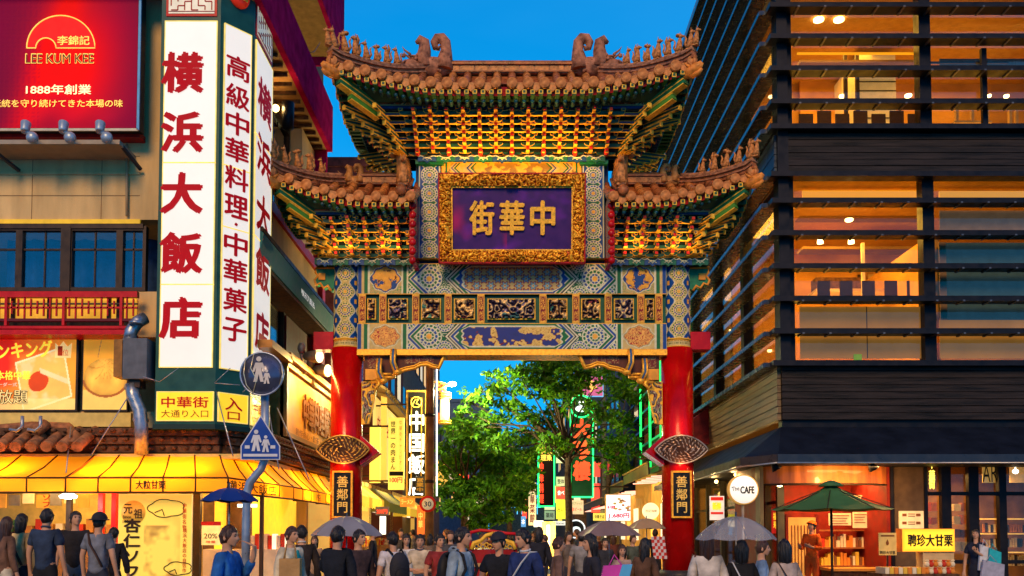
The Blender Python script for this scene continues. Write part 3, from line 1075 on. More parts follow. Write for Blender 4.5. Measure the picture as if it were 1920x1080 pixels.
def roof_half(nm_parent, sg, xi, xo, xr, hd, zE, zR, lift, t0, tile_sp, body_hd, body_x, zbeam, cap_inner, seed, end_s=1., Y0=22., zl=1.7, lit_mat=None):
 par = nm_parent
 rg = random.Random(seed)
 L = xo - xi
 def lf(t):
  return max(0., (t - t0) / (1 - t0)) ** zl
 def E(x, drop=0., inn=0.):
  t = min(1, max(0, (x - xi) / L))
  l = lf(t)
  return Vector((sg * (x - inn * l * .7), Y0 - (hd + .16 * l) + inn, zE + lift * l - drop))
 def G(y, drop=0., inn=0., side=-1):
  """side eave; y measured -hd..hd"""
  l = max(0., (abs(y) / hd - .25) / .75) ** zl
  return Vector((sg * (xo + .0 + .02 * l - inn), Y0 + y * (1 + .16 / hd * (abs(y) / hd) ** 4), zE + lift * l - drop))
 corner = E(xo)
 def Hp(s):
  a = Vector((sg * xr, Y0, zR))
  b = corner
  p = a.lerp(b, s)
  p.z -= .13 * sin(pi * min(1, s)) * (zR - zE)
  return p
 def U(x):
  if x <= xr:
   return Vector((sg * x, Y0, zR))
  return Hp((x - xr) / (xo - xr))
 def Sf(x, s):
  u, e = U(x), E(x)
  p = u.lerp(e, s)
  p.z -= .12 * sin(pi * s) * (u - e).length * .5
  return p
  # roof skin, all slopes
 mb = MB()
 mb.grid(lambda a, b: Sf(xi + L * a, b), 24, 8, 0)
 mb.grid(lambda a, b: Vector((Sf(xi + L * a, b).x, 2 * Y0 - Sf(xi + L * a, b).y, Sf(xi + L * a, b).z)), 24, 8, 0)
 def Sd(a, b):
  y = (-1 + 2 * a) * hd
  e = G(y)
  s = abs(y) / hd
  u = Hp(s)
  if y > 0:
   u.y = 2 * Y0 - u.y
  p = u.lerp(e, b)
  p.z -= .05 * sin(pi * b)
  return p
 mb.grid(Sd, 24, 8, 0)
 build('roof_skin', mb, TILE2, par)
 # soffit boards
 mb = MB()
 zs = lambda x: 0
 mb.grid(lambda a, b: E(xi + L * a, .13, .05).lerp(Vector((sg * min(xi + L * a, body_x), Y0 - body_hd, zbeam)), b), 24, 3, 0)
 def sf2(a, b):
  y = (-1 + 2 * a) * hd
  return G(y, .13, .05).lerp(Vector((sg * body_x, Y0 + max(-body_hd, min(body_hd, y)), zbeam)), b)
 mb.grid(sf2, 16, 3, 0)
 mb.grid(lambda a, b: Vector((E(xi + L * a, .13, .05).x, 2 * Y0 - E(xi + L * a, .13, .05).y, E(xi + L * a, .13).z)).lerp(Vector((sg * min(xi + L * a, body_x), Y0 + body_hd, zbeam)), b), 24, 3, 0)
 build('soffit', mb, M('soffit_green', (.012, .04, .03), rough=.55, var=.3), par)
 # red eave board following the curve
 mb = MB()
 for f_, n_ in ((lambda t: (E(xi + L * t, .05, .03), E(xi + L * t, .225, .09)), 28), (lambda t: (G((-1 + 2 * t) * hd, .05, .03), G((-1 + 2 * t) * hd, .225, .09)), 18)):
  mb.grid(lambda a, b, f_=f_: f_(a)[0].lerp(f_(a)[1], b), n_, 1, 0)
 build('eave_board', mb, M('eave_red', (.40, .012, .01), rough=.4, var=.15), par)
 # rafters: square flying ends above, round ends below and behind
 mb = MB()
 n = int(L / .185)
 for i in range(n):
  x = xi + .09 + i * .185
  e = E(x, .17, .02)
  mb.obox(e + Vector((0, .25, -.01)), (.045, 0, 0), (0, .27, .015), (0, 0, .045), 0)
  mb.obox(e + Vector((0, -.022, 0)), (.05, 0, 0), (0, .006, 0), (0, 0, .05), 1)
  mb.obox(e + Vector((0, -.03, 0)), (.028, 0, 0), (0, .004, 0), (0, 0, .028), 0)
 n2 = int(2 * hd / .2)
 for i in range(n2):
  y = -hd + .1 + i * .2
  e = G(y, .17, .02)
  mb.obox(e + Vector((-sg * .25, 0, 0)), (.27, 0, 0), (0, .045, 0), (0, 0, .045), 0)
  mb.obox(e + Vector((sg * .022, 0, 0)), (.006, 0, 0), (0, .05, 0), (0, 0, .05), 1)
 build('flying_rafters', mb, [M('rafter_green', (.006, .075, .035), rough=.45), GOLDP], par, kind='stuff')
 mb = MB()
 for i in range(n):
  x = xi + .09 + i * .185
  e = E(x, .235, .30)
  mb.tube([e, e + Vector((0, .22, .0))], .045, 8, 0)
  mb.tube([e + Vector((0, -.02, 0)), e + Vector((0, .0, 0))], .047, 8, 1)
  mb.tube([e + Vector((0, -.03, 0)), e + Vector((0, -.018, 0))], .022, 6, 2)
 for i in range(n2):
  y = -hd * .85 + .1 + i * .2 * .85
  e = G(y, .235, .30)
  mb.tube([e, e + Vector((-sg * .25, 0, 0))], .045, 8, 0)
  mb.tube([e + Vector((sg * .02, 0, 0)), e], .047, 8, 1)
 build('round_rafters', mb, [M('rafter_blue', (.01, .05, .09), rough=.45), M('rafter_teal', (.05, .24, .20), rough=.4, var=.1), M('rafter_pearl', (.75, .75, .66), rough=.3, var=.05)], par, kind='stuff')
 # tiles: a roll per row with its end disc, drip tiles between
 n = int(round(L / tile_sp))
 sp = L / n
 disc = MB().lathe([(.0, -.03), (.085, -.028), (.1, -.015), (.118, -.02), (.122, .03), (.122, .06)], (0, 0, 0), 14, 0, 'y').mesh('end_tile', [TILE])
 drip = MB().prism([(-sp * .36, 0, .05), (-sp * .33, 0, -.03), (-sp * .18, 0, -.10), (0, 0, -.15), (sp * .18, 0, -.10), (sp * .33, 0, -.03), (sp * .36, 0, .05)], (0, .05, 0), 0).mesh('drip_tile', [TILE])
 for i in range(n + 1):
  x = xi + sp * (i if xi > 0 or True else i + .5)
  if xi == 0 and i == 0 and sg < 0:
   continue
  if x <= xo - .05:
   pts = [Sf(x, s / 7) + Vector((0, 0, .03)) for s in range(8)]
   pts[-1] += Vector((0, -.03, 0))
   if (pts[0] - pts[-1]).length > .25:
    o = MB().tube(pts, .105, 8, 0)
    build('roll_tile', o, TILE if i % 3 else TILE2, par)
  e = E(min(x, xo))
  ang = -sg * .55 * lf((min(x, xo) - xi) / L)
  inst('end_tile', disc, par, e + Vector((0, -.05, .01)), (0, 0, 0), .93 + rg.uniform(0, .12))
  if x + sp * .5 < xo:
   e2 = E(x + sp * .5)
   e3 = E(x + sp * .9)
   e1 = E(x + sp * .1)
   dd = (e3 - e1) if sg > 0 else (e1 - e3)
   inst('drip_tile', drip, par, e2 + Vector((0, -.02, -.02)), (0, -atan2(dd.z, dd.x), 0))
 ns = int(2 * hd / tile_sp)
 for i in range(ns + 1):
  y = -hd + i * 2 * hd / ns
  if abs(y) < hd - .05:
   a = (y / hd + 1) / 2
   pts = [Sd(a, s / 4) + Vector((0, 0, .03)) for s in range(5)]
   if (pts[0] - pts[-1]).length > .2:
    build('roll_tile', MB().tube(pts, .1, 8, 0), TILE, par)
  o = inst('end_tile', disc, par, G(y) + Vector((sg * .05, 0, 0)), (0, 0, sg * pi / 2), .95)
  if i < ns:
   inst('drip_tile', drip, par, G(y + hd / ns) + Vector((sg * .03, 0, -.02)), (0, 0, sg * pi / 2))
   # hip ridges
 for back in (0, 1):
  pts = []
  for s in range(13):
   q = Hp(.12 + .90 * s / 12)
   if s == 12:
    q.z += .06
   if back:
    q.y = 2 * Y0 - q.y
   pts.append(q + Vector((0, 0, .12)))
  mb = MB()
  wr, hr = .16, .22
  for a, b in zip(pts[:-1], pts[1:]):
   mb.bar(a, b + (b - a) * .02, wr, hr, mi=0)
   mb.bar(a + Vector((0, 0, .08)), b + Vector((0, 0, .08)) + (b - a) * .02, wr + .08, .035, mi=1)
   mb.bar(a - Vector((0, 0, .02)), b - Vector((0, 0, .02)) + (b - a) * .02, wr + .06, .03, mi=1)
  mb.tube([p + Vector((0, 0, .14)) for p in pts], .07, 8, 1)
  build('hip_ridge', mb, [TILE2, RIDGE], par)
  if not back:
   hipts = pts
   dv = Vector((sg, -1, 0)).normalized()
   for k_ in range(int(7 * end_s + .5)):
    s = .30 + .66 * k_ / (int(7 * end_s + .5) - 1)
    q = Hp(.12 + .90 * s) + Vector((0, 0, .32))
    o = inst('ridge_beast', beast_me[k_ % 3], par, q, (0, 0, sg * radians(48) + rg.uniform(-.2, .2)), (.34 + .09 * s) * (1 if end_s > .9 else .95) * rg.uniform(.92, 1.12))
   q = Hp(1.02) + Vector((0, 0, .34))
   inst('ridge_beast', beast_me[0], par, q + Vector((sg * .03, -.03, .03)), (0, 0, sg * radians(60)), .36)
   # dragon head under the tip and the corner beam
 q = corner + Vector((0, 0, -.22))
 mb = MB()
 dv = Vector((sg, -1, 0)).normalized()
 mb.tube([q - dv * .25, q, q + dv * .16 + Vector((0, 0, .05)), q + dv * .26 + Vector((0, 0, .12))], [.10, .13, .11, .05], 9)
 mb.tube([q + Vector((0, 0, -.08)), q + dv * .18 + Vector((0, 0, -.08)), q + dv * .26 + Vector((0, 0, -.02))], [.08, .06, .03], 7)
 for s_ in (-1, 1):
  g_ = Vector((dv.y, -dv.x, 0)) * s_
  mb.tube([q + g_ * .08 + Vector((0, 0, .08)), q + g_ * .12 - dv * .12 + Vector((0, 0, .2))], [.04, .01], 6)
  mb.ell(q + g_ * .09 + dv * .06 + Vector((0, 0, .07)), (.035,) * 3, 6, 5)
 build('corner_dragon_head', mb, M('orange_lit_glaze', (.62, .20, .03), rough=.35, var=.35, scale=9, emit=.06), par)  # warm light on the head is put into its orange tone and faint glow
 for back in (0, 1):
  sy = 1 if back else -1
  a = Vector((sg * (body_x - .1), Y0 + sy * (body_hd - .1), zbeam - .08))
  b = corner + Vector((-sg * .12, .12, -.34))
  if back:
   b.y = 2 * Y0 - b.y
  mb = MB()
  mb.bar(a, b, .17, .2, mi=0)
  for zz in (-.11, .0, .11):
   for s_ in (-1, 1):
    g_ = Vector((sg * .0, 0, 0))
   mb.bar(a + Vector((0, 0, zz)), b + Vector((0, 0, zz)), .19, .022, mi=1)
  a2 = a + Vector((0, 0, -.2))
  b2 = a.lerp(b, .72) + Vector((0, 0, -.2))
  mb.bar(a2, b2, .14, .13, mi=2)
  mb.bar(a2 - Vector((0, 0, .075)), b2 - Vector((0, 0, .075)), .16, .02, mi=1)
  mb.bar(a2 + Vector((0, 0, .06)), b2 + Vector((0, 0, .06)), .16, .02, mi=1)
  build('corner_beam', mb, [M('corner_green', (.01, .13, .05), rough=.4), GOLDP, M('corner_lime', (.06, .22, .03), rough=.4)], par)
 return E, G, Hp
# upper roof
ZEU, ZRU = 11.50, 12.80
up_roof = subempty('upper_roof', gate, (0, 22, 11.3))
for sg in (1, -1):
 roof_half(up_roof, sg, 0., 3.98, 1.92, 2.15, ZEU, ZRU, .42, .36, .372, 1.55, 3.2, 11.37, False, 5)
mb = MB()
x1 = 1.65
mb.box(-x1, x1, 21.84, 22.16, ZRU - .02, ZRU + .18, 0)
mb.box(-x1, x1, 21.78, 22.22, ZRU + .18, ZRU + .235, 1)
mb.box(-x1, x1, 21.80, 22.20, ZRU + .0, ZRU + .04, 1)
mb.tube([(-x1, 22, ZRU + .27), (x1, 22, ZRU + .27)], .1, 10, 1)
build('main_ridge', mb, [RIDGE, TILE2], up_roof)
for i in range(9):
 x = -x1 + 2 * x1 * (i + .5) / 9
 build('ridge_panel', MB().box(x - .165, x + .165, 21.825, 21.85, ZRU + .05, ZRU + .165), TILE, up_roof)
for sg in (1, -1):
 chiwen(up_roof, (sg * 1.66, 22 - .1, ZRU + .05), .84, sg, M('dragon_glaze', (.36, .14, .07), rough=.6, var=.5, scale=6, bump=1., bscale=12))
# painted purlin beam below the eaves (front and sides)
z0, z1 = PZ(198, 20.5), PZ(181, 20.45)
def purf(W_, H_):
 def fn(x, y):
  rgb = np.zeros(x.shape + (3,)) + arr((.14, .03, .015))
  s = (x / .9) % 1
  v = fbm(x * 12, y * 12, 13, 3)
  rgb = np.where((abs(np.sin(v * 24)) < .45)[..., None], arr((.42, .30, .14)), rgb)
  e = abs(s - .5) * .9 + abs(y - H_ / 2) * .9
  rgb[(e > .36) & (e < .40)] = cCREAM
  rgb[(e > .40) & (e < .44)] = arr((.02, .10, .08))
  rgb[(e > .44) & (e < .47)] = cCREAM * .8
  k_ = (x // .9).astype(int) % 2 == 0
  rgb[(e < .34) & k_ & (v > .5)] = arr((.35, .08, .02))
  rgb[(y < .025)] = arr((.3, .26, .12))
  rgb[(y > H_ - .02)] = arr((.3, .26, .12))
  return rgb
 return fn
pb = build('eave_beam', MB().box(-3.3, 3.3, 20.5, 20.66, z0, z1).box(-3.3, 3.3, 23.34, 23.5, z0, z1).box(-3.3, -3.14, 20.66, 23.34, z0, z1).box(3.14, 3.3, 20.66, 23.34, z0, z1), DKGREEN, up_roof)
paint('beam_painting', flat(-3.3, z0, 20.495), 6.6, z1 - z0, purf(6.6, z1 - z0), PAINTED, up_roof, res=.014)
mb = MB().tube([(-3.42, 20.46, z1 + .04), (3.42, 20.46, z1 + .04)], .055, 8, 0)
mb.box(-3.3, 3.3, 20.52, 20.62, z0 - .06, z0 - .002, 0)
for sg in (-1, 1):
 mb.tube([(sg * 3.42, 20.42, z1 + .04), (sg * 3.42, 20.40, z1 + .04)], .1, 14, 1)
build('purlin', mb, [DKBLUE, M('disc_grey', (.22, .24, .18), rough=.5, var=.4, scale=20)], up_roof)
# bracket zone of the upper roof
zb0, zt0 = PZ(292, 21.5), z0 - .06
tiers, df = 6, .195
dz = (zt0 - zb0 - .10) / (tiers - .4)
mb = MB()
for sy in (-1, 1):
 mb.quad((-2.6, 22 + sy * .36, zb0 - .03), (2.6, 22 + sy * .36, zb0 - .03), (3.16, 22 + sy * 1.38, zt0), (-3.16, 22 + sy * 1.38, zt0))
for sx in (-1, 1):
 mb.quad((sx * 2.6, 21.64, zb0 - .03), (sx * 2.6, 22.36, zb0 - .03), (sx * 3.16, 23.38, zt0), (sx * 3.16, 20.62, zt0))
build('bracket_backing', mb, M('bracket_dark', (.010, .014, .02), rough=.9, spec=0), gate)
SPU = .752
arm_slim = arm_mesh(.30, 'bracket_arm')
for i in range(7):
 x = (i - 3) * SPU
 bset(gate, (x, 21.52, zb0 + .02), 0, tiers, df, dz)
 if i < 6:
  bset(gate, (x + SPU / 2, 21.50, zb0 + .06), 0, tiers, df, dz, slim=True)
for sx in (-1, 1):
 bset(gate, (sx * 2.68, 22.0, zb0 + .02), sx * pi / 2, tiers, df * .62, dz)
 fan(gate, sx * 2.55, 21.55, sx, -1, tiers, zb0 + .05, df, dz)
 fan(gate, sx * 2.55, 22.45, sx, 1, tiers, zb0 + .05, df, dz)
for k in range(tiers):
 yk = 21.54 - k * df
 xk = 2.5 + .6 * k / tiers
 zk = zb0 + k * dz + .03
 build('bracket_tie', MB().box(-xk, xk, yk, yk + .05, zk, zk + .05, 0).box(-xk, xk, yk - .008, yk + .03, zk - .012, zk, 1).box(-xk, xk, yk - .008, yk + .03, zk + .05, zk + .06, 1), [DKBLUE, GOLDP], gate)
# lozenge bosses (red) at the foot of each set
for i in range(7):
 x = (i - 3) * SPU
 mb = MB().ell((x, 21.36, zb0 + .02), (.06, .05, .085), 10, 7)
 build('red_boss', mb, M('bracket_red', (.6, .02, .01)), gate)
# side roofs
for sg in (-1, 1):
 rf = subempty('side_roof', gate, (sg * 3.8, 22, 9))
 roof_half(rf, sg, 2.3, 5.42, 3.95, 1.68, 9.12, 10.02, .50, .30, .372, 1.22, 4.72, 9.0, True, 9, end_s=.72)
 mb = MB()
 xa, xb = sorted((sg * 2.45, sg * 3.75))
 mb.box(xa, xb, 21.85, 22.15, 10.02, 10.20, 0)
 mb.box(xa, xb, 21.80, 22.20, 10.20, 10.25, 1)
 mb.tube([(xa, 22, 10.28), (xb, 22, 10.28)], .085, 10, 1)
 build('main_ridge', mb, [RIDGE, TILE2], rf)
 for i in range(4):
  x = xa + (xb - xa) * (i + .5) / 4
  build('ridge_panel', MB().box(x - .15, x + .15, 21.83, 21.86, 10.05, 10.18), TILE, rf)
 chiwen(rf, (sg * 3.72, 22 - .08, 10.06), .44, sg, M('dragon_amber', (.50, .20, .05), rough=.5, var=.5, scale=6, bump=1., bscale=12))
 # inner descending ridge beside the centre bay, with a gilt figure
 mb = MB()
 pts = [Vector((sg * 2.52, 22 - 1.66 * s / 8, 10.10 - .86 * s / 8 - .1 * sin(pi * s / 8))) for s in range(9)]
 for a, b in zip(pts[:-1], pts[1:]):
  mb.bar(a, b, .17, .24, mi=0)
  mb.bar(a + Vector((0, 0, .1)), b + Vector((0, 0, .1)), .24, .04, mi=1)
 mb.tube([p + Vector((0, 0, .16)) for p in pts], .07, 8, 1)
 mb.ell(pts[-1] + Vector((0, -.08, .02)), (.13, .1, .13), 10, 7, 0)
 build('inner_ridge', mb, [TILE2, RIDGE], rf)
 o = inst('ridge_figure', beast_me[1], rf, pts[6] + Vector((0, 0, .2)), (0, 0, 0), .62)
 mb = MB()
 cz = 10.35
 mb.tube([(sg * 2.62, 21.7, 9.9), (sg * 2.64, 21.7, 10.5), (sg * 2.72, 21.7, 10.75), (sg * 2.86, 21.7, 10.8), (sg * 2.9, 21.7, 10.66), (sg * 2.82, 21.7, 10.6)], [.2, .17, .13, .11, .08, .04], 9)
 build('inner_ridge_dragon', mb, M('dragon_amber'), rf)
 # painted purlin beam
 z0, z1 = PZ(397, 20.78), PZ(384, 20.75)
 xa, xb = sorted((sg * 2.36, sg * 4.78))
 pb = build('eave_beam', MB().box(xa, xb, 20.8, 20.94, z0, z1).box(xa, xb, 23.06, 23.2, z0, z1).box(sg * 4.72 - .07, sg * 4.72 + .07, 20.94, 23.06, z0, z1), DKGREEN, rf)
 paint('beam_painting', flat(xa, z0, 20.795), xb - xa, z1 - z0, purf(xb - xa, z1 - z0), PAINTED, rf, res=.014)
 mb = MB().tube([(xa, 20.77, z1 + .04), (xb, 20.77, z1 + .04)], .05, 8, 0)
 mb.box(xa, xb, 20.82, 20.9, z0 - .05, z0 - .002, 0)
 mb.tube([(sg * 4.86, 20.74, z1 - .03), (sg * 4.86, 20.70, z1 - .03)], .1, 14, 1)
 build('purlin', mb, [DKBLUE, M('disc_grey')], rf)
 zb0, zt0 = PZ(482, 21.5), z0 - .05
 t2 = 5
 df2 = .165
 dz2 = (zt0 - zb0 - .1) / (t2 - .4)
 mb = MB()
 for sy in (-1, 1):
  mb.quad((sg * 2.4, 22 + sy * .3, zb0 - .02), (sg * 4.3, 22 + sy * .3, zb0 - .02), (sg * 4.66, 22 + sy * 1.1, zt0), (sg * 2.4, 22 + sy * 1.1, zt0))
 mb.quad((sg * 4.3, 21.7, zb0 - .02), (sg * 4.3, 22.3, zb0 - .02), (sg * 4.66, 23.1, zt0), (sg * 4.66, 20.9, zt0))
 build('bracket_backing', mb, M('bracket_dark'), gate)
 for x in (2.68, 3.43, 4.18):
  bset(gate, (sg * x, 21.58, zb0 + .02), 0, t2, df2, dz2)
  if x < 4:
   bset(gate, (sg * (x + .375), 21.56, zb0 + .05), 0, t2, df2, dz2, slim=True)
 for k in range(t2):
  yk = 21.6 - k * df2
  zk = zb0 + k * dz2 + .03
  xk1, xk2 = sorted((sg * 2.4, sg * (4.3 + .3 * k / t2)))
  build('bracket_tie', MB().box(xk1, xk2, yk, yk + .05, zk, zk + .045, 0).box(xk1, xk2, yk - .008, yk + .03, zk - .011, zk, 1).box(xk1, xk2, yk - .008, yk + .03, zk + .045, zk + .054, 1), [DKGREEN, GOLDP], gate)
 for x in (2.45, 3.05, 3.80, 4.3, 4.52):
  for k_ in (1, 2):
   inst('bracket_end', sq, gate, (sg * x, 21.5 - k_ * .24, zb0 + .12 + k_ * dz2 * 1.05), None, .8)
 fan(gate, sg * 4.2, 21.6, sg, -1, t2, zb0 + .05, df2, dz2, .3)
 fan(gate, sg * 4.2, 22.4, sg, 1, t2, zb0 + .05, df2, dz2, .3)
 for x in (2.9, 3.9):
  lamp('added_bracket_light', 'AREA', (sg * x, 21.1, zb0 + .0), 8, (1, .5, .1), gate, .5, target=(sg * x, 21.0, 12), sy=.12)  # unseen lamps added to brighten the side roof brackets
  # joint band where the zone meets the beams
 xa, xb = sorted((sg * 2.36, sg * 4.75))
 build('plate_beam', MB().box(xa, xb, 21.62, 22.38, PZ(494, 21.6), PZ(482, 21.6) - .01), DKGREEN, gate)
# --- carved corbels under the lower beam
for sg in (-1, 1):
 xin = lambda a: sg * (960 - a) / 78.2
 zz = lambda b: PZ(b, 21.75)
 cb = subempty('corbel', gate, (sg * 3.4, 21.8, zz(690)))
 o = [(682, 664), (826, 664), (832, 668), (822, 690), (812, 688), (800, 683), (788, 684), (776, 690), (760, 693), (745, 698), (735, 708), (715, 712), (700, 712), (682, 712)]
 pts = [(xin(a), zz(b)) for a, b in o]
 if sg < 0:
  pts = [(x_, z_) for x_, z_ in pts]
 build('corbel_board', MB().xz(pts, 21.8, 21.98, 0), M('corbel_brown', (.10, .03, .02), rough=.5, var=.3), cb)
 # painted lace panels on the board
 for a, b, c_, d_ in ((688, 712, 666, 690), (758, 812, 666, 681)):
  xa, xb = sorted((xin(a), xin(b)))
  paint('corbel_painting', flat(xa, zz(d_), 21.79), xb - xa, zz(c_) - zz(d_), lambda x, y: lace(x, y, 13, 14, arr((.16, .02, .02)), cCREAM * .7, .4), PAINTED, cb, res=.013)
 mb = MB().tube([(xin(a), 21.77, zz(b)) for a, b in o[1:12]], .045, 7, 0)
 mb.tube([(xin(a), 21.73, zz(b) + .05) for a, b in o[3:12]], .022, 6, 0)
 mb.box(*sorted((xin(684), xin(716))), 21.74, 21.82, zz(712), zz(692), 1)
 build('gilt_edge', mb, [GOLD, M('orange_gilt', (.7, .30, .04), rough=.4, metal=.2, var=.2)], cb)
 for px, py0_, py1_, r_ in ((738, 657, 700, .075), (712, 675, 716, .07)):
  mb = MB()
  x_ = xin(px)
  for off in (-.045, 0, .045):
   pp = [(x_ + off, 21.62, zz(py0_)), (x_ + off, 21.52, zz(py0_ + 12)), (x_ + off, 21.50, zz(py0_ + 26)), (x_ + off - sg * .05, 21.55, zz(py1_ - 7)), (x_ + off - sg * .09, 21.6, zz(py1_))]
   mb.tube(pp, [.028, .03, .03, .032, .04], 7, 0 if off else 1)
  mb.ell((x_ - sg * .1, 21.6, zz(py1_)), (.11, .08, .08), 10, 7, 0)
  build('hanging_arm', mb, [GOLD, M('arm_blue', (.03, .12, .28), rough=.4)], cb)
 mb = MB()
 for k_, (a, b) in enumerate(((722, 703), (730, 709), (708, 718))):
  mb.tube([(xin(a) - sg * .16, 21.64, zz(b)), (xin(a) + sg * .16, 21.64, zz(b))], .035, 7)
 mb.tube([(xin(706), 21.62, zz(712)), (xin(712), 21.6, zz(722)), (xin(706), 21.6, zz(730)), (xin(700), 21.62, zz(724))], [.05, .05, .04, .02], 7)
 build('gilt_bracket', mb, GOLD, cb)
 # tapering board of carved waves against the column
 o = [(676, 714), (706, 714), (701, 745), (695, 775), (690, 793), (676, 795)]
 build('wave_board', MB().xz([(xin(a), zz(b)) for a, b in o], 21.84, 21.96, 0), GOLDP, cb)
 def wv(x, y):
  v = fbm(x * 3.2, y * 3.0, 55, 2) * 34 + y * 9
  s = np.sin(v)
  c = np.zeros(x.shape + (3,)) + arr((.10, .02, .05))
  c = mixc(c, (s > .1).astype(float), (.50, .42, .26))
  c = mixc(c, (s > .75).astype(float), (.05, .10, .04))
  return c
 def sfw(u, v, d, sg=sg):
 # u across 0..1, v up 0..H
  H_ = zz(716) - zz(793)
  t = v / H_
  wdt = (690 - 678 + (704 - 690) * t) / 78.2
  return (sg * (4.015 - .40 - u * wdt), 21.83 - d, zz(793) + v)
 pw = paint('wave_relief', sfw, 1., zz(716) - zz(793), wv, PAINTED, cb, res=.02, disp=lambda x, y: .02 * np.sin(fbm(x * .35 * 3.2, y * 3.0, 55, 2) * 34 + y * 9))
# ================================================================ pixel-measured helpers for frontal and street-side surfaces
def fb(name, px0, py0, px1, py1, Y, d, mat, parent=None, mb=None, mi=0):
 """frontal box whose front face (at distance Y) was measured in the photograph; d = its thickness"""
 pm = (py0 + py1) / 2
 x0, x1 = P(px0, pm, Y).x, P(px1, pm, Y).x
 z1, z0 = PZ(py0, Y), PZ(py1, Y)
 if mb is not None:
  mb.box(x0, x1, Y, Y + d, z0, z1, mi)
  return None
 return build(name, MB().box(x0, x1, Y, Y + d, z0, z1), mat, parent)
def QX(px, py, X):
 """point on the street-side plane x = X seen at pixel (px, py)"""
 u = (px - 960) / F
 v = (PY0 - py) / F
 t = X / u
 return Vector((X, (cos(TH) - v * sin(TH)) * t, CAMZ + (sin(TH) + v * cos(TH)) * t))
def fpaint(name, px0, py0, px1, py1, Y, fn, mat, parent, res=.03):
 pm = (py0 + py1) / 2
 x0, x1 = P(px0, pm, Y).x, P(px1, pm, Y).x
 z1, z0 = PZ(py0, Y), PZ(py1, Y)
 return paint(name, flat(x0, z0, Y), x1 - x0, z1 - z0, lambda x, y: fn(x / (x1 - x0), y / (z1 - z0)), mat, parent, res=res)
def E_(name, col, s=1., rough=.5):
 return M(name, tuple(c * .8 for c in col), rough=rough, emit=s, ecol=col, var=0)
# ---------------------------------------------------------------- ground
mb = MB().box(-400, 400, -30, 900, -.5, -.106)
struct('ground', mb, M('asphalt_ground', (.05, .048, .045), rough=.75, var=.3, scale=3, bump=.4, bscale=60))
mb = MB().box(-4.6, 4.6, 14, 200, -.104, -.1)
struct('road', mb, M('stone_paving', (.13, .11, .09), rough=.35, var=.35, scale=2.5, bump=.3, bscale=20))
mb = MB().box(-40, -4.6, 10, 200, -.106, .03).box(4.6, 40, 10, 200, -.106, .03)
struct('pavement', mb, M('pavement_stone', (.16, .14, .12), rough=.55, var=.3, scale=4, bump=.3, bscale=30))
MARK = M('road_paint', (.7, .7, .68), rough=.5, var=.2, scale=8)
mb = MB()
for i in range(9):
 mb.box(-4.2 + i * .95, -3.75 + i * .95, 10.5, 13.5, -.102, -.098)
struct('crossing_marking', mb, MARK)
# ================================================================ LEFT: RESTAURANT BUILDING
STUCCO = M('cream_stucco', (.64, .42, .18), rough=.85, var=.2, scale=1.6, bump=.6, bscale=70, stretch=(1.6, 1, .35))
BRONZE = M('bronze_frame', (.045, .028, .02), rough=.4, metal=.3, var=.2)
REDT = M('bright_red_trim', (.55, .01, .015), rough=.35, var=.12)
PLUM = M('plum_fascia', (.42, .010, .075), rough=.95, spec=0, var=.25, scale=3, bump=.2)
YLIT = M('pale_yellow_plaster', (.75, .52, .14), rough=.7, var=.15)
WOODB = M('weathered_brown_wood', (.11, .05, .025), rough=.7, var=.5, scale=8, bump=.6, bscale=30)
FL = 19.0
XS = -6.2
rb = thing('restaurant_building', 'cream corner restaurant building with plum eaves, red balcony rail and glowing yellow shopfront', 'building', (-9, FL, 0))
xL = -20.0
# front wall pieces
mb = MB()
mb.box(xL, XS, FL, FL + .3, PZ(412, FL), 14.2)
mb.box(xL, XS, FL, FL + .3, PZ(632, FL), PZ(545, FL) - .02)
mb.box(xL, XS, FL, FL + .3, 2.9, PZ(772, FL))
mb.box(xL, XS - .001, FL + 8.4, FL + 8.7, 0, 14.2)
mb.box(XS - .3, XS, FL + .3, FL + 8.4, PZ(545, FL), 14.2)
mb.box(XS - .3, XS, FL + .3, FL + 8.4, 2.9, PZ(632, FL))
build('wall', mb, STUCCO, rb)
build('floor_slab', MB().box(xL, XS - .3, FL + .3, FL + 8.4, 7.0 - .5, 6.62).box(xL, XS - .3, FL + .3, FL + 8.4, 9.0, 9.2).box(xL, XS - .3, FL + .3, FL + 8.4, 3.3, 3.5), M('interior_plaster', (.5, .38, .25), rough=.8), rb)
fb('yellow_strip', -60, 411, 262, 419, FL - .06, .06, M('yellow_strip', (.80, .48, .03), rough=.4, emit=.22), rb)
for py in (292, 366):
 fb('wall_joint', -60, py, 262, py + 1.2, FL - .008, .01, M('joint_dark', (.25, .15, .07), rough=.9), rb)
for px in (60, 190):
 fb('wall_joint', px, 270, px + 1, 411, FL - .008, .01, M('joint_dark'), rb)
build('wall_conduit', MB().tube([P(238, 270, FL - .06), P(238, 405, FL - .06)], .03, 7), M('conduit_tan', (.4, .28, .15), rough=.5), rb)
fb('wall_ledge', -60, 322, 262, 327, FL - .03, .03, STUCCO, rb)
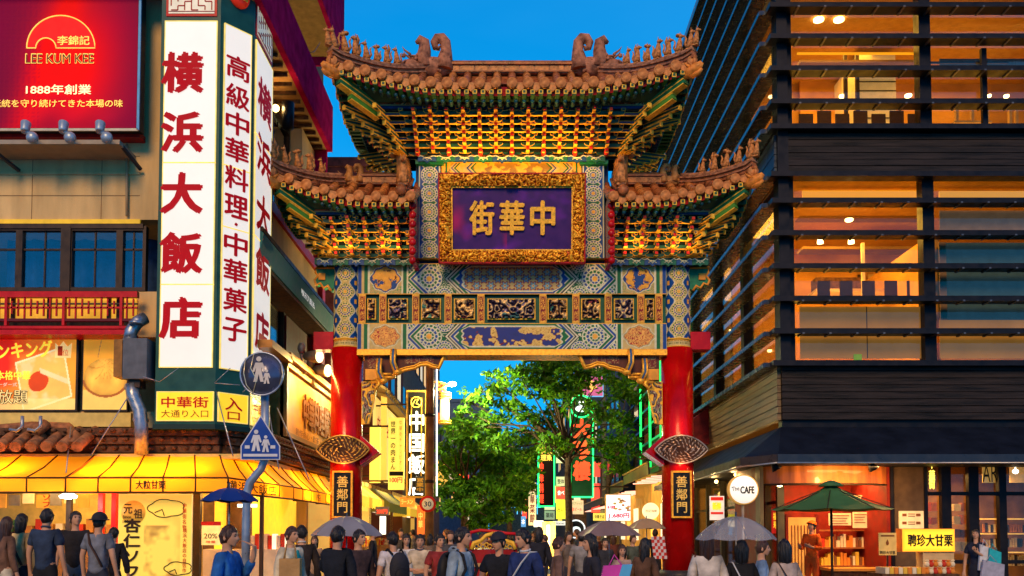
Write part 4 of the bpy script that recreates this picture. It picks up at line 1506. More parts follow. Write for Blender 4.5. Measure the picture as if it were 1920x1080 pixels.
# second-floor windows
zt, zb = PZ(424, FL), PZ(546, FL)
wx = [-60, 28, 122, 218, 268]
WG = glass('window_glass', (.75, .85, .95), .08)
for i in range(4):
 a, b = wx[i], wx[i + 1]
 x0, x1 = PX(a, FL), PX(b, FL)
 wn = subempty('window', rb, ((x0 + x1) / 2, FL, zb))
 t = .07 if i != 1 else .07
 mb = MB().box(x0, x0 + t, FL - .02, FL + .12, zb, zt).box(x1 - t, x1, FL - .02, FL + .12, zb, zt).box(x0 + t, x1 - t, FL - .02, FL + .12, zt - .1, zt).box(x0 + t, x1 - t, FL - .02, FL + .12, zb, zb + .08)
 build('window_frame', mb, BRONZE, wn)
 build('pane', MB().box(x0 + t, x1 - t, FL + .05, FL + .06, zb + .08, zt - .1), WG, wn)
 mb = MB()
 zm = PZ(467, FL)
 mb.box(x0 + t, x1 - t, FL + .03, FL + .05, zm - .02, zm + .02)
 xm = (x0 + x1) / 2
 mb.box(xm - .015, xm + .015, FL + .03, FL + .05, zb + .08, zt - .1)
 build('muntin', mb, BRONZE, wn)
fb('mullion', 113, 424, 131, 546, FL - .06, .1, BRONZE, rb)
fb('lintel', -60, 419, 268, 428, FL - .05, .1, BRONZE, rb)
build('curtain', MB().grid(lambda a, b: (PX(-40, FL) + a * 5.2, FL + .9 + .06 * sin(a * 90), zb + b * (zt - zb)), 120, 1), M('blue_curtain', (.05, .09, .18), rough=.8, var=.3), rb)
for px in (62, 172):
 c = P(px, 502, FL + 1.6)
 hl = build('ceiling_lamp', MB().lathe([(.02, .04), (.15, .0), (.17, -.03), (.10, -.05)], c, 16), E_('lamp_amber', (1., .62, .15), 3.), rb)
lamp('room_lamp', 'AREA', (-9.6, FL + 3.5, 8.9), 7, (1, .55, .2), rb, 2.5, target=(-9.6, FL + 3, 0))
# balcony rail: lattice before a glowing wall
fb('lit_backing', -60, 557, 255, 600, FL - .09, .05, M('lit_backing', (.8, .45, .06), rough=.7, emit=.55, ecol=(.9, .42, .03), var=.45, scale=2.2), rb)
rail = subempty('balcony_rail', rb, P(100, 600, FL - .35))
fb('top_rail', -60, 546, 257, 557, FL - .4, .12, REDT, rail)
fb('bottom_rail', -60, 597, 257, 602, FL - .4, .1, M('dark_red_trim', (.12, .01, .02), rough=.5), rail)
fb('mid_rail', -60, 575, 257, 578, FL - .38, .05, REDT, rail)
fb('mid_rail', -60, 568, 257, 570.5, FL - .375, .05, BRONZE, rail)
for i, px in enumerate(range(-52, 256, 12)):
 h0, h1 = (556, 597) if i % 4 == 0 else ((560, 592) if i % 2 else (564, 588))
 if i % 9 == 5:
  fb('rail_post', px, 556, px + 5, 610, FL - .41, .1, REDT, rail)
 else:
  fb('baluster', px, h0, px + 2.6, h1, FL - .38, .04, REDT, rail)
for px in (20, 88, 200, 218):
 fb('screen_bar', px, 557, px + 7, 600, FL - .14, .05, BRONZE, rb)
fb('shadow_gap', -60, 602, 245, 612, FL - .1, .1, M('gap_shade_dark', (.02, .015, .015), rough=.7), rb)  # dark strip set in for the shade of the gap
mb = MB()
fb('', -60, 611, 236, 616, FL - .45, .45, None, mb=mb)
fb('', -60, 618, 236, 627, FL - .62, .62, None, mb=mb)
build('red_eave', mb, REDT, rb)
def posterA(x, y):
 v = fbm(x * 4, y * 4, 5, 3)
 c = np.zeros(x.shape + (3,)) + arr((.85, .34, .03))
 c = mixc(c, np.clip((.78 - x) * 2.2 + (v - .5) * 1.2 + (y - .5) * .8, 0, 1), (.80, .02, .01))
 # tilted food picture
 u = (x - .70) * cos(.25) + (y - .42) * .5 * sin(.25)
 w_ = -(x - .70) * sin(.25) * 2 + (y - .42) * cos(.25)
 q = (abs(u) < .22) & (abs(w_) < .34)
 g = np.zeros(x.shape + (3,)) + arr((.9, .50, .10))
 k = fbm(x * 9, y * 7, 8, 3)
 g = mixc(g, np.clip((k - .45) * 6, 0, 1), (.95, .62, .25))
 g = mixc(g, ((u + .05) ** 2 / .009 + (w_ + .0) ** 2 / .02 < 1).astype(float), (.65, .06, .01))
 g = mixc(g, ((abs(w_ - .12 + u * 1.2) < .04) & (u > -.02)).astype(float), (.95, .65, .3))
 c[q] = g[q]
 c[((abs(u) < .235) & (abs(w_) < .365)) & ~q] = arr((.95, .8, .4))
 c = mixc(c, ((y < .16)).astype(float) * .6, (.95, .75, .25))
 return c
def posterB(x, y):
 c = np.zeros(x.shape + (3,)) + arr((.75, .34, .03))
 c = mixc(c, ((y < .28)).astype(float), (.85, .55, .12))
 r = np.hypot((x - .52) / .5, (y - .46) / .26)
 v = fbm(x * 5, y * 5, 15, 3)
 b = arr((.95, .50, .07)) * (.45 + 1.0 * v[..., None]) * (1.05 - .4 * r[..., None] ** 3)
 c = np.where((r < 1)[..., None], b, c)
 th_ = np.arctan2(y - .62, x - .52)
 fold = (r < .95) & (abs(np.sin(th_ * 7 + r * 3)) < .16) & (y > .42)
 c = mixc(c, fold.astype(float) * .7, (.45, .15, .01))
 c = mixc(c, ((r >= 1) & (r < 1.12) & (y < .42)).astype(float), (.35, .10, .02))
 c = mixc(c, ((abs(x - .35 - (y - .8) * .3) < .012) & (y > .72)).astype(float), (.4, .2, .05))
 return c
LIT = M('backlit_print', rough=.5, attr='Col', var=.08, scale=3, emit=.42)
pa = subempty('poster_panel', rb, P(70, 770, FL - .1))
fb('poster_box', -60, 630, 146, 771, FL - .12, .12, BRONZE, pa)
fpaint('poster_print', -58, 634, 142, 768, FL - .125, posterA, LIT, pa, res=.015)
write('ンキング', P(47, 656, FL - .13), PX(98, FL) - PX(-5, FL), .34, M('yellow_print', (.95, .75, .05), rough=.4, emit=.6), pa, bold=.03, tilt=.06)
mb = MB()
cr = [(103, 671), (104, 643), (111, 650), (119, 640), (127, 650), (135, 643), (133, 671)]
mb.prism([P(a, b, FL - .13) for a, b in cr][::-1], (0, -.006, 0))
build('crown_print', mb, M('cream_print', (.85, .62, .22), rough=.4, emit=.5), pa)
write('1', P(113, 658, FL - .15), .10, .20, M('red_print', (.6, .05, .01), emit=.1), pa, bold=.0)
write('位', P(123, 661, FL - .15), .12, .13, M('red_print'), pa, bold=.0)
write('本格中華', P(25, 704, FL - .13), .72, .19, M('yellow_print'), pa, bold=.02)
write('オーダー式', P(10, 721, FL - .13), .5, .08, M('pale_print', (.8, .7, .5), emit=.3), pa, bold=.01)
write('食放題', P(10, 744, FL - .13), .95, .30, M('dark_print', (.04, .02, .01), rough=.5), pa, bold=.05)
write('食放題', P(10, 744, FL - .135), .95, .30, M('cream_print'), pa, bold=.005, lift=.01)
pb_ = subempty('poster_panel', rb, P(195, 770, FL - .1))
fb('poster_box', 154, 630, 240, 771, FL - .12, .12, BRONZE, pb_)
fpaint('poster_print', 156, 634, 238, 768, FL - .125, posterB, LIT, pb_, res=.015)
fb('lit_ledge', -60, 774, 245, 800, FL - .2, .2, YLIT, rb)
# brown cornice above the awnings (front, chamfer, street side)
ZC0, ZC1 = 3.15, 3.66
path = [(xL, 18.75), (-6.0, 18.75), (-5.45, 19.6), (-5.35, 27.3)]
mb = MB()
for (xa, ya), (xb, yb) in zip(path[:-1], path[1:]):
 for k_, (z_, o_) in enumerate(((ZC0, .0), (ZC0 + .17, .07), (ZC0 + .34, .15))):
  n = Vector((yb - ya, -(xb - xa), 0)).normalized() * o_
  mb.bar(Vector((xa, ya, z_ + .08)) + n, Vector((xb, yb, z_ + .08)) + n, .3, .15)
  L = (Vector((xb, yb)) - Vector((xa, ya))).length
  for i in range(int(L / .24)):
   p = Vector((xa, ya, z_ + .1)).lerp(Vector((xb, yb, z_ + .1)), (i + .5) * .24 / L) + n * 1.0 + Vector((yb - ya, -(xb - xa), 0)).normalized() * .16
   mb.ell(p, (.07, .07, .05), 6, 4)
build('tile_cornice', mb, WOODB, rb)
# short tiled pent roof at the far left
tr = subempty('pent_roof', rb, P(60, 845, 18.3))
for i, px in enumerate(range(-30, 150, 29)):
 a = P(px, 838, 17.9)
 b = P(px + 38, 806, 18.9)
 build('roof_tile', MB().tube([a, b], .11, 10), M('terracotta', (.34, .13, .05), rough=.55, var=.4, scale=8, bump=.5), tr)
 build('roof_tile', MB().add([P(px - 15, 840, 17.95), P(px + 12, 843, 17.95), P(px + 50, 808, 18.9), P(px + 20, 806, 18.9)], [(0, 1, 2, 3)]), WOODB, tr)
mb = MB().tube([P(-30, 806, 18.7), P(60, 800, 18.7), P(128, 803, 18.6), P(146, 822, 18.3), P(136, 836, 18.1)], [.09, .11, .12, .1, .11], 8)
mb.tube([P(66, 812, 18.2), P(88, 794, 18.4)], .11, 8)
build('roof_ridge', mb, M('terracotta'), tr)
for px in (42, 76):
 build('gas_pipe', MB().tube([P(px - 24, 805, 17.8), P(px - 10, 808, 17.8), P(px, 800, 17.8), P(px, 780, 17.8)], .035, 7), M('galvanised', (.35, .35, .36), rough=.4, metal=.7, var=.2), tr)
# side wall dressings (street side)
fz = [(18.6, 26.6)]
build('eave_fascia', MB().box(-5.45, -5.30, 18.2, 26.4, 12.75, 14.1), PLUM, rb)
build('fascia_return', MB().box(-6.3, -5.45, 26.25, 26.4, 12.0, 14.1).box(-14, -5.45, 18.2, 18.35, 12.75, 14.1), PLUM, rb)
build('eave_soffit', MB().box(-6.3, -5.45, 18.35, 26.25, 12.75, 12.85), M('soffit_tan', (.38, .20, .07), rough=.7, var=.2), rb)
for j in range(16):
 y = 19 + j * .46
 build('eave_slat', MB().box(-6.2, -5.5, y, y + .05, 12.66, 12.75), WOODB, rb)
mb = MB().box(-6.2, -5.72, 19.2, 26.9, 9.20, 9.46).box(-6.0, -5.66, 26.9, 27.3, 6.2, 12.4)
build('red_string_course', mb, REDP, rb)
build('side_pier', MB().box(-6.2, -5.8, 19.3, 27.2, 8.1, 9.2).box(-6.2, -5.75, 24.5, 26.0, 9.46, 12.6), STUCCO, rb)
for y0, y1 in ((19.4, 20.9), (21.0, 22.6), (22.7, 24.3)):
 w3 = subempty('window', rb, (-6.1, (y0 + y1) / 2, 9.6))
 build('pane', MB().box(-6.14, -6.13, y0, y1, 9.6, 12.3), glass('dark_glass', (.35, .4, .45), .35), w3)
 build('window_frame', MB().box(-6.16, -6.05, y0 - .06, y0, 9.5, 12.5).box(-6.16, -6.05, y1, y1 + .06, 9.5, 12.5).box(-6.16, -6.05, y0, y1, 12.3, 12.42).box(-6.16, -6.05, y0, y1, 9.5, 9.6), BRONZE, w3)
c = QX(517, 203, -5.9)
build('wall_spotlight', MB().ell(c, .09), E_('spot_amber', (1, .62, .18), 9), rb)
lamp('spot_glow', 'POINT', c + Vector((.15, -.1, 0)), 22, (1, .6, .2), rb, .08)
c = QX(540, 208, -5.6)
build('wall_spotlight', MB().lathe([(.05, -.5), (.14, -.45), (.16, .2), (.12, .22), (.11, .0)], c, 14), M('black_metal', (.015, .015, .018), rough=.4, metal=.5), rb)
# green awning fascia with lettering
gs = subempty('green_fascia_sign', rb, (-5.4, 23, 7.7))
mb = MB().prism([(-5.42, 19.3, 7.45), (-5.34, 19.3, 7.95), (-5.42, 19.3, 8.02), (-6.15, 19.3, 8.02), (-6.15, 19.3, 7.45)], (0, 7.9, 0))
build('fascia_board', mb, M('awning_green', (.03, .14, .10), rough=.5, var=.15), gs)
build('fascia_edge', MB().box(-5.47, -5.36, 19.3, 27.2, 8.0, 8.10), BRONZE, gs)
write('横浜大飯店', (-5.375, 23.7, 7.7), 1.55, .28, M('white_print', (.8, .8, .75), rough=.4, emit=.3), gs, face=(1, 0, .12), bold=.02)
build('fascia_soffit', MB().box(-6.15, -5.45, 19.3, 27.2, 7.36, 7.44), WOODB, gs)
for y0, y1 in ((19.6, 20.7), (20.9, 22.2), (22.4, 23.9), (24.1, 26.3)):
 w3 = subempty('window', rb, (-6.1, (y0 + y1) / 2, 5.8))
 build('pane', MB().box(-6.14, -6.13, y0, y1, 5.7, 7.3), WG, w3)
 build('window_frame', MB().box(-6.2, -6.05, y0 - .09, y0, 5.6, 7.4).box(-6.2, -6.05, y1, y1 + .09, 5.6, 7.4).box(-6.2, -6.05, y0, y1, 5.6, 5.7), BRONZE, w3)
build('side_cladding', MB().box(-6.2, -6.0, 24.0, 27.2, 5.5, 7.3), M('maroon_cladding', (.09, .02, .02), rough=.6, var=.25), rb)
# carved wooden billboard on the street side
cbb = subempty('carved_billboard', rb, (-5.3, 24, 3.8))
def wood_fn(x, y):
 v = fbm(x * 1.2, y * 7, 17, 3)
 c = arr((.62, .28, .03)) * (.7 + .6 * v[..., None])
 return c
paint('wood_board', lambda u, v, d: (np.full_like(u, -5.29) + d, 21.1 + u, 3.86 + v), 6.0, 1.52, wood_fn, M('golden_wood', rough=.45, attr='Col', var=.2, scale=2), cbb, res=.05)
build('board_frame', MB().box(-5.38, -5.2, 21.0, 27.2, 5.38, 5.52).box(-5.45, -5.08, 20.9, 27.2, 5.52, 5.60).box(-5.42, -5.12, 20.95, 27.2, 5.62, 5.70).box(-5.38, -5.22, 21.0, 21.1, 3.75, 5.38).box(-5.38, -5.2, 21.1, 27.2, 3.75, 3.86).box(-6.1, -5.30, 21.0, 27.2, 3.75, 5.4), M('gilt_brown_moulding', (.30, .13, .03), rough=.4, metal=.3, var=.3), cbb)
write('中華料理横浜', (-5.28, 24.7, 4.6), 3.8, .85, M('carved_char', (.18, .06, .01), rough=.5), cbb, face=(1, 0, 0), bold=.03, depth=.03)
write('創作点心・飲茶・御料理', (-5.28, 24.2, 4.0), 4.2, .18, M('carved_char'), cbb, face=(1, 0, 0), bold=.01)
build('cornice_cap', MB().box(-6.3, -5.1, 19.2, 21.0, 5.45, 5.62), M('gilt_brown_moulding'), cbb)
for i, (px, py) in enumerate(((588, 668), (604, 694))):
 c = QX(px, py, -4.95)
 fl = subempty('floodlight', rb, c)
 d = Vector((.75, -.35, -.1)).normalized()
 build('lamp_body', MB().tube([c - d * .26, c, c + d * .16, c + d * .18], [.10, .15, .17, .17], 12), M('aged_steel', (.30, .25, .20), rough=.45, metal=.5, var=.3), fl)
 build('lamp_lens', MB().tube([c + d * .181, c + d * .19], .15, 12), E_('flood_lens', (1, .75, .35), 4), fl)
 build('lamp_stay', MB().tube([c + Vector((-.35, 0, .22)), c + Vector((-.3, 0, .0)), c + Vector((-.2, 0, -.45))], .04, 7).ell(c + Vector((-.3, 0, .2)), (.11, .11, .15), 10, 7), M('aged_steel'), fl)
 lamp('flood_beam', 'SPOT', c + d * .3, 260, (1, .62, .24), fl, .15, target=(-4 + 2 * i, 22, 8.5), spot=60)
lamp('board_washer', 'AREA', (-4.7, 24.0, 5.65), 190, (1, .6, .12), cbb, 5.0, target=(-5.3, 24.0, 4.4), sy=.1)
# ---- awnings: translucent yellow cloth lit from below; its emission adds the light shining through
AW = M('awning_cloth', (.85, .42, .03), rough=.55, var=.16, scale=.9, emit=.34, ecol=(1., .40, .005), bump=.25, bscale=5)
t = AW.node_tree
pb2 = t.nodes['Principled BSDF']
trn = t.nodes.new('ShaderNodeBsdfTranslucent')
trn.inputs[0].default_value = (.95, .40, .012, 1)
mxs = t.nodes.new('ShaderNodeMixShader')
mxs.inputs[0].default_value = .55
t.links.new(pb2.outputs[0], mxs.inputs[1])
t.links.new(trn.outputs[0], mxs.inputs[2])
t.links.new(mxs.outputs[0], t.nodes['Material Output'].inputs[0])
SEAM = M('awning_seam', (.10, .04, .01), rough=.6)
ZA0, ZA1, ZV = 3.13, 2.56, 2.28
fr_ = [(-11.5, 17.35), (-8.52, 17.35), (-5.42, 17.35), (-5.02, 20.9), (-4.95, 26.0)]
tp_ = [(-11.5, 18.6), (-8.52, 18.6), (-6.0, 18.6), (-5.5, 20.2), (-5.35, 26.0)]
names = [('left_part', 0), ('main', 1), ('chamfer', 2), ('side', 3)]
awn = []
for lab, idxs in (('yellow cloth awning at the far left of the restaurant front, glowing from below', (0,)),
('long yellow cloth awning wrapping the restaurant corner, its valance lettered in black', (1, 2, 3))):
 i0 = idxs[0]
 aw = thing('shop_awning', lab, 'awning', (fr_[i0][0], fr_[i0][1], ZA1), 'yellow awnings of the restaurant')
 awn.append(aw)
 for i in idxs:
  a, b = fr_[i], fr_[i + 1]
  c_, d_ = tp_[i], tp_[i + 1]
  L = (Vector(b) - Vector(a)).length
  n = max(1, int(round(L / .85)))
  if i == 1:
   n = 5
  for k_ in range(n):
   s0, s1 = k_ / n, (k_ + 1) / n
   f0, f1 = Vector(a).lerp(Vector(b), s0), Vector(a).lerp(Vector(b), s1)
   t0_, t1_ = Vector(c_).lerp(Vector(d_), s0), Vector(c_).lerp(Vector(d_), s1)
   def g_(u, v, f0=f0, f1=f1, t0_=t0_, t1_=t1_):
    p = f0.lerp(f1, u).lerp(t0_.lerp(t1_, u), v)
    return (p.x, p.y, ZA1 + (ZA0 - ZA1) * v - .05 * sin(pi * v) - .015 * sin(pi * u))
   mb = MB().grid(g_, 6, 6, 0)
   mb.grid(lambda u, v, f0=f0, f1=f1: (f0.lerp(f1, u).x, f0.lerp(f1, u).y, ZV + (ZA1 - ZV) * v + .01 * sin(u * pi * 2)), 4, 2, 0)
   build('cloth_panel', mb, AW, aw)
   mb = MB().tube([(f0.x, f0.y - .005, ZV), (f0.x, f0.y - .005, ZA1 + .01), (f0.lerp(t0_, .5).x, f0.lerp(t0_, .5).y, (ZA0 + ZA1) / 2 - .04), (t0_.x, t0_.y, ZA0 + .01)], .016, 6)
   build('awning_rib', mb, SEAM, aw)
  build('awning_hem', MB().tube([(a[0], a[1] - .008, ZA1), (b[0], b[1] - .008, ZA1)], .017, 6).tube([(a[0], a[1] - .008, ZV), (b[0], b[1] - .008, ZV)], .02, 6), SEAM, aw)
# end gable of the main awning
build('awning_end', MB().add([(-8.5, 17.35, ZV), (-8.5, 17.35, ZA1), (-8.5, 18.6, ZA0), (-8.5, 18.6, ZV)], [(0, 1, 2, 3)]), M('orange_cloth', (.7, .25, .02), rough=.6, emit=.1), awn[1])
write('大粒甘栗', P(283, 909, 17.34), .58, .16, M('dark_print'), awn[1], bold=.04)
fc = Vector((3.55, -.4, 0)).normalized()
pm_ = Vector((-5.29, 18.5, (ZA1 + ZV) / 2))
write('横浜大飯店', pm_ + fc * .02, 2.6, .2, M('dark_print'), awn[1], face=fc, bold=.03)
write('売店', Vector((-4.985, 23.4, 2.42)), .6, .16, M('dark_print'), awn[1], face=(1, 0, 0), bold=.01)
# stay rods and cables
for a, b in (((122, 905), (133, 800)), ((170, 855), (268, 700)), ((437, 855), (401, 718)), ((523, 880), (503, 765)), ((580, 900), (520, 765))):
 tg = build('stay_rod', MB().tube([P(*a, 17.6), P(*b, 18.3)], .012, 5), M('galvanised'), awn[0] if a[0] < 130 else awn[1])
for x, y in ((-10.2, 18.0), (-7.9, 18.0), (-6.6, 18.0), (-5.5, 19.6), (-5.35, 22.3), (-5.3, 24.7)):
 lamp('awning_lamp', 'AREA', (x, y, 2.35), 38, (1, .50, .05), awn[1], 1.0, target=(x, y, 9), sy=.5)
 lamp('awning_downlight', 'AREA', (x - .1, y + .4, 2.62), 22, (1, .54, .10), awn[1], .6, target=(x - .1, y - 1.2, 0), sy=.4)
 fx = build('lamp_fitting', MB().box(x - .1, x + .1, y + .3, y + .44, 2.30, 2.40), BRONZE, awn[1] if x > -8.5 else awn[0])
# ---- shop interior under the awning
sh = rb
build('shop_back_wall', MB().box(xL, -6.6, 21.6, 21.8, .1, 3.3), YLIT, sh)
build('shop_side_wall', MB().box(-6.6, -6.4, 20.2, 27.0, .1, 3.3), M('lemon_plaster_glow', (.85, .62, .10), rough=.6, var=.1, emit=.55, ecol=(1., .55, .02)), sh)  # plaster's emission stands in for shop light on the wall
build('shop_ceiling', MB().box(xL, -5.4, 18.5, 27.0, 3.02, 3.12), YLIT, sh)
for px in (165, 182, 207):
 if px != 165:
  fb('red_post', px, 924, px + 9, 1120, 18.6, .12, REDT, sh)
fb('dark_post', 122, 924, 131, 1120, 18.3, .1, BRONZE, sh)
fb('dark_post', 360, 924, 374, 1120, 18.4, .15, BRONZE, sh)
fb('dark_post', 486, 924, 492, 1120, 19.0, .1, BRONZE, sh)
# menu boards and shelf goods
rg = random.Random(4)
for i in range(7):
 px = -10 + i * 26
 fb('menu_board', px, 925 + (i % 2) * 3, px + 21, 952 - (i % 3) * 4, 20.2 + .1 * (i % 2), .03, [M('menu_orange', (.7, .30, .04), emit=.25), M('menu_grey', (.25, .22, .2)), M('menu_cream', (.8, .6, .25), emit=.35)][i % 3], sh)
write('ソフト', P(87, 946, 20.1), .16, .42, REDP, sh, bold=.04, vert=True)
for i in range(20):
 px = -10 + i * 19
 h = rg.uniform(14, 30)
 tag(fb('shelf_goods', px, 1000 - h, px + 13, 1000, 21.1, .2, [M('goods_red', (.5, .04, .02)), M('goods_white', (.7, .6, .45)), M('goods_tan', (.45, .2, .05)), M('goods_green', (.05, .2, .08))][rg.randrange(4)]), nth('sg') + ' boxed item from the left along the back shelf of the yellow shop', 'goods', 'boxed goods at the back of the yellow shop')
fb('counter', -60, 1002, 220, 1100, 20.7, .6, M('counter_wood', (.35, .16, .05), rough=.5, var=.3), sh)
fb('counter', 380, 1030, 520, 1100, 19.9, .6, M('counter_white', (.7, .6, .42), rough=.5), sh)
for i in range(9):
 tag(fb('snack_box', 470 + i * 8, 1004 - 3 * (i % 2), 477 + i * 8, 1030, 20.1, .2, [M('goods_white'), M('goods_red'), M('lit_case', (.9, .8, .55), emit=.9)][i % 3]), nth('sb') + ' snack box from the left on the white counter under the awning', 'box', 'snack boxes on the white counter')
fb('shutter_panel', 380, 935, 470, 1100, 20.4, .1, M('brown_shutter', (.12, .07, .04), rough=.5, var=.3), sh)
fb('ceiling_light', 445, 945, 480, 951, 19.9, .1, E_('tube_white', (1, .9, .6), 2.5), sh)
fb('ceiling_light', 300, 934, 340, 938, 19.5, .1, E_('tube_white', (1, .9, .6), 2.5), sh)
for x, y in ((-10, 20), (-7.6, 20), (-6.2, 22.5)):
 lamp('shop_lamp', 'AREA', (x, y, 2.98), 60, (1, .66, .22), sh, 1.2, target=(x, y, 0))
# pendant lamp
c = P(128, 930, 17.9)
pn = thing('pendant_lamp', 'bright white pendant lamp hanging under the left yellow awning', 'lamp', c)
build('lamp_shade', MB().lathe([(.03, .1), (.06, .07), (.17, .0), (.15, -.04), (.02, -.06)], c, 18), E_('white_lamp', (1, .97, .88), 5), pn)
build('lamp_cord', MB().tube([c + Vector((0, 0, .1)), c + Vector((0, 0, .42))], .01, 5), BRONZE, pn)
lamp('pendant_light', 'POINT', c + Vector((0, 0, -.15)), 30, (1, .9, .7), pn, .12)
# big yellow banner
bn = thing('yellow_banner', 'tall yellow dessert banner with cloud drawings and large black brush characters under the awning', 'banner', P(290, 1100, 17.7))
def ban(x, y):
 v = fbm(x * 3, y * 6, 41, 3)
 c = np.zeros(x.shape + (3,)) + arr((.92, .66, .10))
 h = np.clip((v - .42) * 5, 0, 1) * ((x > .38) & (x < .85) & (y < .78))
 c = mixc(c, h * .8, (.85, .42, .06))
 h = np.clip((fbm(x * 5, y * 7, 44, 3) - .56) * 6, 0, 1) * ((x > .35) & (x < .8) & (y < .7))
 return mixc(c, h * .8, (.35, .14, .03))
fb('banner_board', 221, 927, 359, 1120, 17.72, .05, M('cream_print'), bn)
fpaint('banner_print', 222, 928, 358, 1119, 17.715, ban, M('banner_print', rough=.4, attr='Col', var=0, emit=.38), bn, res=.02)
write('杏仁ソフト', P(247, 1042, 17.70), .32, 1.45, M('dark_print'), bn, bold=.05, vert=True)
build('round_stamp', MB().lathe([(.0, -.004), (.235, -.004), (.235, 0)], P(250, 961, 17.705), 28, 0, 'y'), M('stamp_ochre', (.75, .38, .05), rough=.5, emit=.2), bn)
write('元', P(240, 954, 17.69), .17, .19, M('dark_print'), bn, bold=.015)
write('祖', P(259, 963, 17.69), .17, .19, M('dark_print'), bn, bold=.015)
write('Since', P(238, 969, 17.69), .16, .055, M('dark_print'), bn)
write('1996', P(238, 978, 17.69), .16, .06, M('dark_print'), bn)
write('中華街名物', P(346, 968, 17.70), .075, .52, M('red_print', (.6, .05, .01), emit=.1), bn, vert=True)
write('横浜大飯店の自信作', P(346, 1032, 17.70), .075, .86, M('red_print'), bn, vert=True)
for cx, cy, s in ((312, 953, 1.), (334, 1066, .75)):
 pts = []
 for k_ in range(40):
  t_ = 2 * pi * k_ / 39
  r_ = 1 + .16 * abs(sin(2.5 * t_))
  pts.append(P(cx + 31 * s * cos(t_) * r_, cy - 15 * s * sin(t_) * r_, 17.70))
 build('cloud_drawing', MB().tube(pts, .010, 5).tube([P(cx - 22 * s, cy + 8 * s, 17.7), P(cx - 8 * s, cy + 2 * s, 17.7), P(cx - 4 * s, cy + 14 * s, 17.7)], .010, 5), M('dark_print'), bn)
# small price notice
nt_ = thing('discount_notice', 'small yellow discount notice hung beside the tall yellow banner', 'notice', P(395, 1022, 18.2))
fb('notice_board', 378, 981, 413, 1022, 18.2, .02, M('cream_print'), nt_)
fb('notice_border', 377, 978, 414, 985, 18.19, .01, REDP, nt_)
write('20%', P(395, 1005, 18.18), .27, .10, M('dark_print'), nt_, bold=.01)
write('増量', P(395, 1016, 18.18), .2, .05, M('red_print'), nt_)
# ---- billboard upper left
bb = thing('red_billboard', 'large red advertising billboard with yellow outlined logo above the restaurant windows', 'billboard', P(120, 240, 18.5))
def bbf(x, y):
 v = fbm(x * 1.6, y * 1.6, 71, 2)
 c = np.zeros(x.shape + (3,)) + arr((.17, .002, .03))
 g = np.exp(-((x - .66) ** 2) / .05 - ((y - .45) ** 2) / .18) + .55 * np.exp(-((x - .5 - (y - .5) * .3) ** 2) / .01)
 c = mixc(c, np.clip(g * 1.1, 0, 1), (.80, .003, .004))
 u, w_ = x * 60, y * 45
 dt = (np.hypot((u % 1) - .5, (w_ % 1) - .5) < .33) & (x < .45)
 return mixc(c, dt * .25, (.15, .0, .03))
fb('billboard_box', -75, -40, 263, 243, 18.5, .25, M('dark_steel', (.03, .03, .035), rough=.5), bb)
fpaint('billboard_print', -74, -39, 258, 240, 18.49, bbf, M('billboard_print', rough=.6, attr='Col', var=.1, scale=.6, emit=.32, spec=.05), bb, res=.04)
fb('billboard_edge', 258.5, -40, 263, 243, 18.46, .04, M('edge_blue', (.10, .35, .6), rough=.3), bb)
fb('billboard_edge', -75, 240.5, 258, 245, 18.46, .04, M('edge_pale', (.6, .5, .35), rough=.3), bb)
YO = M('yellow_outline', (.95, .68, .12), rough=.4, emit=.5)
Yp = 18.475
pts = [P(114 - 64 * cos(pi * k_ / 24), 90 - 61 * sin(pi * k_ / 24), Yp) for k_ in range(25)]
inn = [P(86 - 19 * cos(pi * k_ / 12), 90 - 19 * sin(pi * k_ / 12), Yp) for k_ in range(13)]
build('logo_outline', MB().tube(pts + [P(105, 90, Yp)] + inn[::-1] + [pts[0]], .013, 5), YO, bb)
build('logo_fill', MB().prism([p + Vector((0, .005, 0)) for p in pts + inn[::-1]], (0, .004, 0)), M('logo_red', (.85, .01, .01), emit=.4), bb)
write('李錦記', P(138, 76, Yp), (62 / F) * Yp, (18 / F) * Yp, YO, bb, bold=.02)
write('LEE KUM KEE', P(112, 110, Yp), (132 / F) * Yp, (19 / F) * Yp, YO, bb, bold=.03)
write('LEE KUM KEE', P(112, 110, Yp - .012), (129 / F) * Yp, (16.5 / F) * Yp, M('logo_dark', (.18, .02, .03)), bb, bold=.0)
write('1888年創業', P(110, 168, Yp), (125 / F) * Yp, (19 / F) * Yp, M('pale_yellow_print', (.95, .85, .45), emit=.6), bb, bold=.02)
write('伝統を守り続けてきた本場の味', P(108, 194, Yp), (250 / F) * Yp, (15 / F) * Yp, YO, bb, bold=.01)
fb('billboard_shelf', -75, 262, 224, 270, 18.2, .8, M('shelf_steel', (.33, .27, .2), rough=.5), bb)
fb('red_backing', -75, 246, 262, 257, 18.7, .3, REDP, bb)
for a, b in (((222, 266), (264, 318)), ((-5, 288), (36, 320))):
 build('shelf_strut', MB().bar(P(*a, 18.3), P(*b, 18.9), .06), M('dark_steel'), bb)
